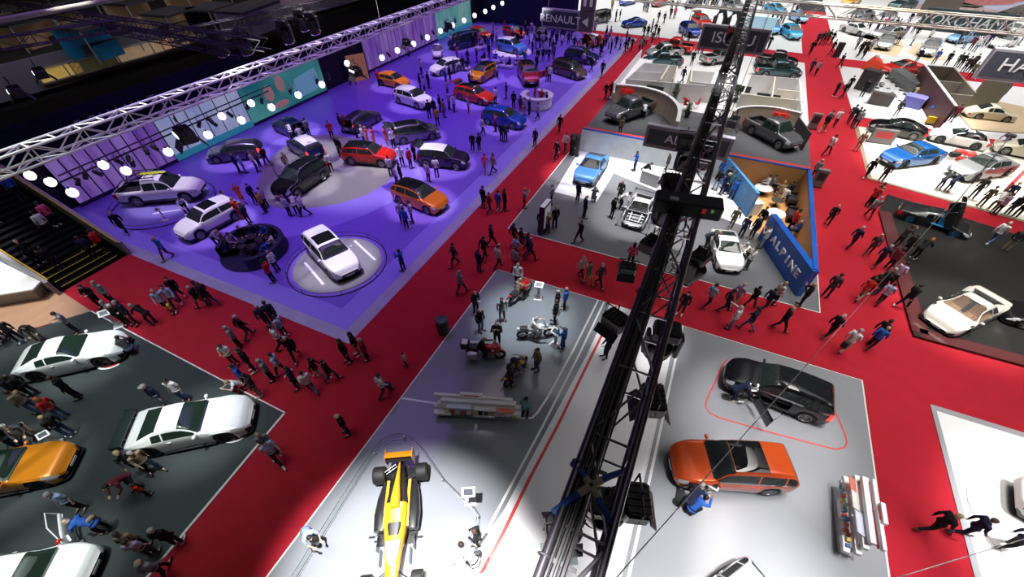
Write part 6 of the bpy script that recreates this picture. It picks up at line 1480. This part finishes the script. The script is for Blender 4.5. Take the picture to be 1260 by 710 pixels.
# ---------------------------------------------------------------- everyone in the hall: x,y of the feet, clothes, pose, heading, hair
VIS = """
97,409 g n phone 250|8,418 n n bend -20|28,420 d n stand -20|52,419 d t bend -10|128,378 k k phone -60|142,373 g d stand -80|152,396 g k stand -70 g|160,400 k k stand -60 w|169,398 n k relax -80|190,398 k k bend 200 g
164,433 d j crouch 170|211,383 l d walk -40|221,378 l n stride -40|226,368 k n stride -30|252,378 k g walk 200|264,376 k n walk 200|258,373 d d stand 210|297,427 g k stand 240 g|308,415 k d walk 100 g|333,403 n n walk 150 g
342,399 n n stride 150|353,414 l n stand 200|350,428 w k walk 60|367,441 k k stride -40 g|291,448 w d phone -60 n|314,456 k k stand 240|337,467 g k stand 230 g|350,460 l n walk 210|395,465 k t stride 30|410,468 k d walk 40
306,474 b k stand 250|297,481 w r crouch 250 b|321,486 d t stand 240|368,476 n n relax 230|386,482 w a walk 160 k|430,445 k k stand 250 L|442,436 k t stand 250 L|453,442 m k stand 220|500,450 c d stand 240 n c|475,486 w d walk 60
429,533 k k stand 240 o|568,361 g d stride 70|586,385 k k phone -20|592,407 k j stand -30 o|618,394 g g stand -60 n|612,423 k k photo -60 b|637,352 w n stand -80 g|684,384 k k stand 200|694,380 b d stand 190|682,397 k k stand 200
692,428 b b photo 170 g|660,455 t j stand 240|744,440 n n phone 220 n|634,458 d d bend -30 Y|628,474 d d stand 60 L|646,513 a n stand 80 k|714,342 c n stride -30 g|722,350 e y walk -20|736,352 d k stride -20 g|774,327 q k stand 90 L
645,256 g k photo 20 b|678,252 p n photo 190|673,287 t k phone 100 b|682,281 k k stand 120 B|664,286 k k stand 80|710,249 n n stand 60 g|730,247 d d crouch 90|718,268 n n stand 40 o|712,298 k k stride 250|761,248 d d stand 250 o
752,268 k n stand 50|763,257 w n bend 0|632,302 k k walk 60|641,307 k k walk 220|652,320 n n stride 40 g|649,314 n n walk 40|635,318 l d walk 60|634,331 g d walk 50|898,281 e e walk 250|910,292 n n stand 60
930,282 k n stand 240|923,293 n n stand 230 o|935,305 w l photo 160|867,305 d d bend 0|917,331 w g photo 190|915,317 w k crouch 200|976,291 b n sit 180 w|969,285 r k stand 20|1016,277 k k walk 250|1043,305 n k walk 40 g
1065,314 d d stride 60|1075,328 n k walk 60|1066,254 r k phone 40|1066,268 g k walk 80 g|1071,250 t n stand 40|1100,304 d d photo 30|1108,314 k k stand 40|1122,318 k k bend 60 R|1090,331 m k stand 40|1092,350 p k stand 60
1077,358 d d walk 60|1060,365 k k walk 40 L|1215,300 w j walk 30 o|1235,308 d t stand 60|1194,244 d d stand 80|1204,254 e d stand 80|1217,259 w e bend 80|1230,250 n n stand 80|1222,264 p d photo 100|1236,265 k j stand 100
1246,268 n n stand 90|1153,233 d n bend 40|1163,236 n n bend 40|1063,219 k k walk 60|1082,224 d d stand 60|1015,191 w k stride 60|998,221 g k stand 60|1014,158 g d walk 60|1025,156 w k walk 60|1042,152 d n walk 60
1047,155 k d walk 60|1050,158 g n stride 60|1025,119 k k stand 30|1034,121 k k walk 40|995,91 n k walk 70|1002,93 g k walk 70|1031,84 k k stride 50|995,68 k k walk 60|1003,56 n k stand 60|1008,55 d d walk 60
1012,55 e k stand 60|1016,54 k k walk 60|1021,55 k n walk 60|868,377 l k walk 60|889,383 d n walk 20|901,376 p t walk 40 o|920,378 k k stride 30|938,381 n n walk 30|949,374 w k stand 30 B|897,404 w j point 160 o
917,406 n j walk 160|956,406 k k stride 10|983,376 k n photo 160 b|1014,365 d d stand 60|1015,414 k k walk 40 o|1034,432 w t walk 40 g|1067,428 b k walk 40 b|1070,420 k k walk 40|1054,369 r t walk 40|1078,374 l k walk 60
1106,378 k k stride 40|1075,361 k n walk 40|836,386 k d stand 250|1135,651 k k walk 10|1175,656 n n walk 10|1231,671 n k walk 20|841,622 n n bend 60 g|852,626 b k crouch 60|899,491 n n bend 0|389,663 l j bend -10
589,668 k k phone 200|583,694 w k bend 160|338,555 g e stride -20|346,566 l k stride -10 k|207,499 n l stand -80 H|231,492 w j stand -70|180,578 d k walk -10 b|193,577 t n walk 0 g|99,489 k k stand 250 n|82,513 r j stand 210 R
50,506 t j stand 200|90,535 k j stand 200 b|46,486 k k stand 220|38,489 k d stand 220|46,537 d t bend -20|28,550 k n stand -30|22,540 w t bend -30|103,625 l k stand -70|133,652 b k bend 220 o|172,600 m d bend -60
184,609 r d stand 100 n c|182,672 t n stand 130|192,681 p d stand 130|222,668 k n stand 130|208,705 g n walk 130 o|157,287 k k walk -40 o|209,318 b m stride -60 o|233,264 w k bend -30|301,251 o k stand -20 R|316,251 n k stand 0
330,256 p k stand 200|328,262 y k stand 200|287,262 w k stand 60|298,270 r r phone 60 b|308,275 d k stand 200|272,305 p d bend 20|343,334 w n stand 200 g|338,347 r n stand 210|358,266 w k stand 100|367,263 w k bend 120
377,266 w k walk 200|496,274 p m stand -40|508,274 p n stand 220|501,282 b n stand 100|497,333 b k photo 170|595,256 k k stand 60|602,262 m d walk 80|613,260 b g stand 90|621,259 k k stand 60 L|605,303 k k stride 60
596,319 k k walk 80|590,334 n d stand 70|613,329 c k walk 70|560,327 d k walk 240|477,179 o k stand 0 n|485,182 w d stand 0|449,178 w k stand 60|454,178 o k stand 200 B|462,180 o k stand 200 L|496,205 w k stand -60
506,207 r d stand 0|511,198 k k stand 0|482,217 w k stand 100|489,228 p d stand 60|495,226 k k stand 60|528,224 p m stand 80|538,218 w n stand 100|582,187 k k stand 100|590,187 k d stand 160|594,167 w k walk 40
610,162 r k stand 180|617,174 n d stand 90|622,175 d d stand 100|597,213 q t walk -80 L|607,214 t n walk 240 L|542,138 k k stand 0|547,145 t j stand 80|553,135 p d stand 60|559,138 w b stand 60|577,140 p r stand 30
610,128 w d stand 60|623,122 k k stand 200|529,146 k k stand 150|535,142 k d stand 90|539,155 y n stand 120|427,163 r k stand 20|422,163 k k stand 40|440,170 d k bend 60|422,192 k k walk 60|410,172 r k stand -40
418,190 k k stand 60|409,212 w k stand 160 r|357,212 t k stand 0|382,168 g d stand 180|362,173 w k bend 150|371,172 w b sit 160|296,213 n k stand 80|303,213 l g stand 60|318,212 w k stand 60|321,206 t k stand 80
331,204 k k walk 180|519,91 w k stand 250|528,109 k k stand 60|518,112 k k stand 40|523,115 p d stand 60|467,106 r d stand 0|549,104 b n stand 60|554,100 k k stand 60|559,91 n n stand 100|570,88 k k stand 100
576,79 n n walk 60|587,77 k k stand 220|563,75 q k stand 200|578,102 w d bend 0|612,97 p k stand 180 L|551,119 p k stand 60|435,105 n k walk 200|555,59 w k stand 60|562,60 t k stand 60|621,42 m k stand 60
607,43 g d stand 200|583,58 n k stand 80|590,55 p k stand 20|597,59 k n stand 100|601,63 b k stand 90|606,57 k k stand 120|611,52 w n stand 150|602,71 n k stand 60|660,86 k k stand 60|661,78 k n stand 60
673,99 n k stand 100|676,101 w d stand 100|632,134 k k stand 100|640,140 d r stand 60|645,142 p t stand 70|651,143 n n stand 60|661,148 p k walk 60|672,134 n n stand 180|658,181 n n stand 250 g|688,163 k k walk 250
684,197 k k walk 230|695,187 w d walk 250|703,193 k k stand 60|708,190 d k stand 200|744,123 k k walk 60|750,122 k k walk 60|758,126 v p walk 70 L|762,166 t m stand 70 n|791,146 w k bend 120|780,210 b n phone 200
790,221 k l bend 20|818,213 d d stand 200|740,95 k k walk 250|727,89 n n walk 60|717,82 p n walk 60|745,49 n n walk 200|750,49 p n walk 200|757,60 n d walk 60|762,62 p k walk 60|768,66 k k walk 60
770,52 n n stand 40|772,60 k n stand 220|776,64 k k walk 60|786,64 g p walk 250|789,63 k k walk 60|794,57 w k walk 60|791,47 k k walk 60|796,46 k k stand 60|801,55 d k walk 60|805,44 k k walk 60
808,49 k k stride 60|801,40 p k stand 20|809,28 k k walk 60|816,30 n k walk 60|824,23 k k stand 60|829,23 q k stand 60|757,27 k k stand 20|762,26 d k stand 20|746,29 d k stand 0|731,42 p n stand 60
838,50 g k stand 200|846,53 k k stand 60|858,66 k k stand 60|863,66 k k stand 60|937,62 k k walk 60|944,61 k k walk 60|850,81 k k stand 60|838,103 k k walk 60|1052,61 g k walk 60|1057,67 k d walk 60
1062,66 d k walk 60|1069,63 p d stand 100|1111,45 v k stand 60|1124,48 k k walk 60|1098,54 t k walk 60|1140,52 w d stand 200|1192,62 m k stand 60|1197,64 w j stand 60|1206,58 p d stand 60|1212,56 n n walk 60
1217,53 q k walk 60|1238,32 k k stand 60|1244,32 k k stand 60|1161,82 k k stride 60|1174,83 d k stand 60|1179,84 k k stand 60|1183,89 d k stand 60|1189,89 d n stand 60|1193,85 k k walk 60|1191,96 e k stand 60
1199,98 k k walk 60|1214,94 k k walk 60|1147,79 b e stand 60|1054,70 k k walk 60|1060,73 k k walk 60|1126,77 k k walk 60|1041,113 k k walk 60|1067,111 k t stand 60|1059,119 k k stand 60|1100,144 d g stand 60
1141,143 b k bend 40|1151,148 w k bend 60|1160,151 k k stand 60|1168,150 m k stand 60|1228,184 v a bend 200|1052,186 t t stand 60|1010,163 k t stride 60|1021,67 k d walk 200
"""
def zone(x, y):
    if x < -13.2 and y > 8.2: return 'people on the purple stand'
    if x < -12.3 and y < 3.9: return 'people on the dark green stand'
    if -8.9 < x < 10.9 and y < 16.95: return 'people on the bright grey stand'
    if -10.2 < x < 9.3 and 21.1 < y < 34.7: return 'people on the mid grey stand'
    if 13.5 < x and 21 < y < 35: return 'people on the black plinth'
    if y > 71: return 'people on the far white floors'
    if -10.5 < x < 9.3 and y > 34.7: return 'people around the offices'
    return 'visitors on the red carpet'
for ln in VIS.strip().replace('\n', '|').split('|'):
    w_ = ln.split(); x, y = (float(v) for v in w_[0].split(','))
    child = w_[-1] == 'c' and len(w_) > 6
    person(x, y, w_[1], w_[2], w_[3] if len(w_) > 3 else None, (float(w_[4])+R.uniform(-12, 12)) if len(w_) > 4 else None, w_[5] if len(w_) > 5 else None, h=R.uniform(1.05, 1.15) if child else None)
# the crowd round the far show cars of the purple stand
CR = ((641,48),(649,50),(657,49),(663,53),(671,51),(679,52),(686,50),(693,51),(651,57),(659,60),(668,58),(676,60),(684,57),(691,58),(699,56),(655,66),(664,67),(672,69),(680,67),(668,76),(675,76),(681,73),(706,62),(713,64),(721,66),(729,62),(735,60),(741,64),(748,62),(703,49),(646,43),(700,44),(654,42),(682,43),(690,45),(738,70),(745,57),(751,66),(630,47),(637,56))
for i, (x, y) in enumerate(CR):
    person(x, y, 'knpdknvnlkpdkwn'[i % 15], 'knkdkpk'[i % 7], 'stand', 60+R.uniform(-90, 90))
for i in range(95):                                              # far strip along the top of the picture
    x, y = ((R.uniform(725, 880), R.uniform(-2, 16)), (R.uniform(860, 930), R.uniform(-2, 14)), (R.uniform(930, 990), R.uniform(0, 44)), (R.uniform(1040, 1130), R.uniform(14, 60)), (R.uniform(1110, 1255), R.uniform(28, 62)))[i % 5]
    q = at(x, y)
    if any((q.x-c_[1])**2+(q.y-c_[2])**2 < 7 for c_ in LAND) or (13 < q.x < 29 and 54 < q.y < 72): continue
    person(x, y, 'kdnkwpgkqlkt'[i % 12], 'kdknj'[i % 5], 'stand', R.uniform(0, 360))
# seated and standing people on furniture
for i, (a, tp) in enumerate(((-.6,'k'), (.0,'b'), (.55,'w'), (1.1,'k'), (1.7,'b'), (2.25,'n'), (2.8,'k'), (3.4,'p'), (3.9,'n'))):
    person(0, 0, tp, 'kjnkknkdk'[i], 'sit', math.degrees(a)+180, at_=Vector((-23.9+1.32*math.cos(a), 11.9+1.32*math.sin(a), 0)), z=.06)
for i, p in enumerate(POUF[:8]):
    q = at(*p, .2); person(0, 0, 'kbwnwbpn'[i], 'knkkdknk'[i], 'sit', R.uniform(0, 360), at_=q, z=.03)
for i, (x, y) in enumerate(((-17.2, 42.9), (-16.3, 42.5))): person(0, 0, 'r', 'k', 'stand', 200+60*i, 'LB'[i], at_=Vector((x, y, 0)), z=.012)
for (x, y, z), tp, lg, hd, hr in (((-5.52,12.75,0),'k','k',None,'g'), ((-5.0,15.6,0),'t','k',None,'b'), ((-3.95,12.7,0),'w','w',None,'o')): pass
def rider(i, top, leg, hair):
    b_ = [o for o in C.objects if o.name.startswith('motorcycle') and o.parent is None][i]
    off = Matrix.Rotation(b_.rotation_euler.z, 3, 'Z') @ V(-.22, 0, 0)
    person(0, 0, top, leg, 'ride', math.degrees(b_.rotation_euler.z), hair, at_=b_.location+off, z=.012)
rider(0, 'k', 'k', 'o'); rider(1, 't', 'k', 'b'); rider(2, 'w', 'w', 'o')
for p, tp, lg, hr in (((939,224),'w','k','k'), ((947,224),'g','k','n'), ((956,233),'t','d','b'), ((961,238),'w','n','k'), ((968,232),'n','k','n'), ((883,216),'b','k','n'), ((887,233),'n','n','o'), ((890,226),'k','k','k'), ((894,231),'a','n','n'), ((899,239),'b','n','n'), ((879,228),'k','l','k')):
    person(p[0], p[1]+(10 if p[0] > 935 else 6), tp, lg, 'sit' if p[0] > 935 else 'relax', R.uniform(0, 360), hr)
for (dx, dz, tp, lg, f) in ((.6, 0, 'd', 'k', 200), (1.5, 1, 'q', 'k', 0)): pass
for k, y, tp, lg, f in ((2, 5.4, 'k', 'n', 180), (1, 7.0, 'n', 'k', 170), (1, 7.7, 'r', 'k', 200), (7, 6.8, 'w', 'k', 180), (8, 7.4, 'q', 'k', 190), (13, 4.9, 'k', 'l', 170), (14, 7.6, 'b', 'n', 180), (12, 5.6, 'd', 'd', 10), (4, 5.0, 'k', 'k', 0)):
    person(0, 0, tp, lg, 'stand', f, at_=Vector((-31.3-.4*(k+.5), y, 0)), z=.185*(k+1)+.005, place='on the dark staircase', group='people on the dark staircase')
# carried things
def bag(label, p, z, m, s=1.0):
    q = at(*p, z); t = thing('bag', label, 'bag', (q.x, q.y, z-.2), R.uniform(0, 3)); t.scale = (s, s, s)
    MB().rbox((0, 0, .2), (.30, .16, .40), .05).build('body', m, t); b = MB(); b.path([(-.08, -.08, .38), (-.08, -.14, .25), (-.08, -.08, .08)], .015, 5); b.path([(.08, -.08, .38), (.08, -.14, .25), (.08, -.08, .08)], .015, 5); b.build('strap', DARK, t)
BGR, BGK, BGY, BGT = mat('red bag', (.45,.02,.02), .7), mat('black bag', (.015,.015,.016), .7), mat('yellow bag', (.7,.65,.05), .6), mat('tan bag', (.30,.22,.13), .7)
bag('red rucksack on the back of the person by the yellow motorcycle', (629,462), .95, BGR); bag('yellow bag carried along the red carpet near the winged white coupe', (207,376), .6, BGY, .8); bag('black bag carried by the walking person in white on the left carpet', (478,474), .75, BGK); bag('tan rucksack on the person leaning over the round sofa', (270,290), 1.05, BGT)
bag('black shoulder bag of the person leaning on the barrier', (588,682), .9, BGK); bag('tan shoulder bag of the person in blue by the hatchback', (114,640), .9, BGT); bag('black shoulder bag of the walker in white on the right carpet', (1040,424), .8, BGK)

build_people(300)
# ---- labels: clothes, pose and the nearest thing; ties told apart by how near they are to it
from collections import defaultdict
def near(p):
    b_ = sorted(LAND, key=lambda l: (l[1]-p['x'])**2+(l[2]-p['y'])**2)
    return b_[0]
ORD = ['closest', 'second closest', 'third closest', 'fourth closest', 'fifth closest', 'sixth closest', 'seventh closest', 'eighth closest', 'ninth closest', 'tenth closest']
def clothes(p): return 'person in '+p['top']+((' and '+p['leg']) if p['leg'] else '')
HW = {'hairo': 'bald ', 'hair_baldg': 'bald ', 'hair_longk': 'long-haired ', 'hair_longb': 'blond ', 'hair_longr': 'red-haired ', 'capk': 'capped ', 'capy': 'yellow-capped ', 'caph': 'hatted ', 'hairg': 'grey-haired ', 'hairb': 'fair-haired ', 'hairw': 'white-haired '}
for p in PEOPLE:
    l = near(p); p['d'] = math.hypot(l[1]-p['x'], l[2]-p['y']); p['land'] = p['place'] or 'the '+l[0]
    p['base'] = HW.get(p['hair'], '')+clothes(p)+' '+POSEW[p['ps']]
    p['short'] = clothes(p)
G = defaultdict(list)
for p in PEOPLE: G[(p['base'], p['land'])].append(p)
for (base, land), ps_ in G.items():
    ps_.sort(key=lambda q: q['d'])
    for i, p in enumerate(ps_):
        if len(ps_) == 1: lab = base+(' ' if p['place'] else ' near ')+land
        elif p['place']: lab = base+' '+land+(', lower one' if i == 0 else ', higher one')
        else: lab = base+', '+ORD[min(i, 9)]+' to '+land
        n = len(lab.split())
        if n > 16: lab = lab.replace(' standing', '').replace(' walking', '')
        for w1 in (' trousers', 'grey-haired ', 'fair-haired ', ' on the far white floor', ' holding a phone'):
            if len(lab.split()) > 16: lab = lab.replace(w1, '')
        while len(lab.split()) > 16 and ' and ' in lab: i0 = lab.index(' and '); lab = lab[:i0]+lab[i0+4+len(lab[i0+5:].split()[0])+1:]
        tag(p['o'], lab, 'person', p['group'] or zone(p['x'], p['y']))
seen = defaultdict(list)
for p in PEOPLE: seen[p['o']['label']].append(p)
for lab, ps_ in seen.items():
    if len(ps_) > 1:
        ps_.sort(key=lambda q: math.hypot(q['x'], q['y']))
        for i, p in enumerate(ps_): p['o']['label'] = ('nearer ' if i == 0 else 'farther ')+lab
# ---------------------------------------------------------------- light: rows of lamps high under the hall roof, and added unseen fills
w = bpy.data.worlds.new('hall'); bpy.context.scene.world = w; w.use_nodes = True
w.node_tree.nodes['Background'].inputs[0].default_value = (.5, .5, .55, 1); w.node_tree.nodes['Background'].inputs[1].default_value = .035
def area(x, y, z, sx, sy, e, c=(1, 1, 1), spread=140):
    l = bpy.data.lights.new('roof_fill_light', 'AREA'); l.shape = 'RECTANGLE'; l.size = sx; l.size_y = sy; l.energy = e; l.color = c; l.spread = math.radians(spread)
    o = bpy.data.objects.new('roof_fill_light', l); C.objects.link(o); o.location = (x, y, z); return o
def spot(x, y, r, e, c=(1, 1, 1), z=19.0, dx=0.0, dy=0.0, blend=.55, rad=.25):
    """a lamp under the roof aimed straight at a circle of radius r"""
    l = bpy.data.lights.new('spot_lamp', 'SPOT'); l.energy = e*1000; l.color = c; l.shadow_soft_size = rad; l.spot_blend = blend
    src = Vector((x+dx, y+dy, z)); d = Vector((x, y, 0))-src
    l.spot_size = 2*math.atan(r/d.length)
    o = bpy.data.objects.new('spot_lamp', l); C.objects.link(o); o.location = src; o.rotation_euler = d.to_track_quat('-Z', 'Y').to_euler(); return o
VIO = (.44, .21, 1.0)
area(-27, 40, 20, 24, 62, 9000, VIO, 80)
area(-24, 16, 20, 22, 14, 1700, VIO, 70)
area(-24, 0.5, 20, 24, 10, 1350, (.85,1,.97), 60)  # broad fill added to even out the dark green floor
area(-11, 30, 20, 3, 30, 520, (1,.85,.95), 80)  # added strip standing in for pinkish spill on the left aisle carpet
area(0, 9, 20, 18, 14, 170, (.95,.97,1), 70)
area(0, 28, 20, 18, 12, 1100, (1,1,1), 90)
area(0, 56, 20, 20, 28, 7500, (1,.98,.97), 100)
area(11.8, 30, 20, 3, 50, 3500, (1,.95,.90), 80)  # added strip standing in for spill on the right aisle carpet
area(24, 34, 20, 22, 32, 3600, (1,.97,.9), 90)
area(22, 8, 20, 14, 14, 2000, (1,1,1), 100)
area(-20, 105, 22, 70, 56, 42000, (1,1,1), 100)
area(45, 90, 22, 60, 70, 46000, (1,.98,.95), 100)
WH = (1, .97, .98)
def car_spot(o, r=3.4, e=9.0, c=WH):
    spot(o.location.x, o.location.y, r, e, c, dx=R.uniform(-2, 2), dy=R.uniform(-3, 1), blend=.45)
for o in [o for o in C.objects if o.name.split('.')[0] == 'car' and o.parent is None]:
    x, y = o.location.x, o.location.y; g = o['group']
    if g == G2: car_spot(o, 3.0, 19.0 if y < 50 else 13.0)
    elif g == G1: spot(x, y, 3.0, 32.0, (.93,1,.97), dx=1.5, blend=.9)
    elif g == G3 and y < 60: spot(x, y, 4.2, 16.0, WH, blend=.8)
    elif g == G5 and y < 70: spot(x, y, 4.5, 10.0 if x < 40 else 6.0, (1,.98,.93), blend=.7)
spot(-18.2, 13.2, 3.3, 10, WH)
spot(-24.5, 24, 7.5, 20, (1,1,.86), blend=.6)
# bright grey stand
spot(-4.6, .6, 5.4, 120, WH, dx=-1, blend=.8)
spot(-1.2, -.5, 5.0, 80, WH, dx=1, blend=.8)
spot(5.6, 4.2, 5.6, 62, WH, dx=2, blend=.85)
spot(5.0, 0.0, 5.2, 64, WH, blend=.8)
spot(9.2, 7.0, 4.5, 24, WH, blend=.85)
spot(6.6, 12.2, 4.4, 28, WH, dx=1, blend=.85)
spot(-5.6, 13.9, 3.4, 34, (.86,.98,1), blend=.9)
spot(-3.4, 14.8, 3.2, 8, (.9,.98,1), blend=.85)
spot(.4, 15.2, 3.0, 26, WH, blend=.85)
# mid grey stand
spot(-7.0, 30.5, 4.6, 46, WH, blend=.7)
spot(-3.0, 32.5, 5.0, 42, WH, blend=.7)
spot(-2.7, 26.0, 3.6, 40, WH, blend=.75)
spot(2.5, 25.0, 3.6, 42, WH, blend=.75)
spot(4.0, 30.5, 4.0, 34, WH, blend=.75)
spot(6.4, 30.0, 4.5, 16, (1,.75,.45), blend=.7)
spot(7.0, 24.0, 3.5, 8, WH, blend=.7)
# right hand stands
spot(16.8, 24.0, 4.5, 26, (1,.98,.94), blend=.8)
spot(20.0, 31.5, 4.5, 8, WH, blend=.8)
spot(19.5, 44.5, 8.0, 70, (1,.97,.9), blend=.8)
spot(30, 42, 9.0, 80, (1,.97,.9), blend=.8)
spot(20, 58, 7, 40, (1,.96,.9), blend=.8)
spot(18.5, 11.0, 6.5, 80, WH, blend=.8)
spot(19, 3, 6.5, 70, WH, blend=.8)
# left foreground
spot(-31, 1.5, 4, 24, (1,.92,.82), blend=.8)
spot(-35.5, 3.4, 3.4, 40, WH, blend=.7)
spot(20, 55, 5, 40, (1,.97,.92), blend=.8)  # spot added to whiten the floor by the right hand bar
l_ = area(-45, 30, 18, 40, 2, 2600, (.9,.88,1)); l_.rotation_euler = (0, math.radians(40), 0); l_.data.size = 2; l_.data.size_y = 50  # added unseen light, tilted to lift the balcony wall
area(-75, 45, 19, 30, 60, 700, (1,.8,.6), 90)
l_ = spot(-20, 40, 6, 900, (1,1,1), z=11.5, dx=.3, dy=-58); l_.rotation_euler = (Vector((-20, 42, 9.9))-l_.location).to_track_quat('-Z', 'Y').to_euler(); l_.data.spot_size = math.radians(7)  # added unseen lamp shining along the left truss to whiten it
bpy.context.scene.cycles.use_denoising = True
# ---------------------------------------------------------------- camera
cd = bpy.data.cameras.new('camera'); cam = bpy.data.objects.new('camera', cd); C.objects.link(cam)
cd.sensor_width = 36.0; cd.lens = FPX/1260*36.0; cd.shift_y = (PPY-355.0)/1260.0
cam.location = (0, 0, CAMZ); cam.rotation_euler = (PI/2-PITCH, 0, -YAW)
cd.clip_end = 400
bpy.context.scene.camera = cam
vs = bpy.context.scene.view_settings
vs.view_transform = 'Standard'; vs.look = 'None'; vs.gamma = 1.0; vs.use_curve_mapping = False; vs.exposure = -1.0
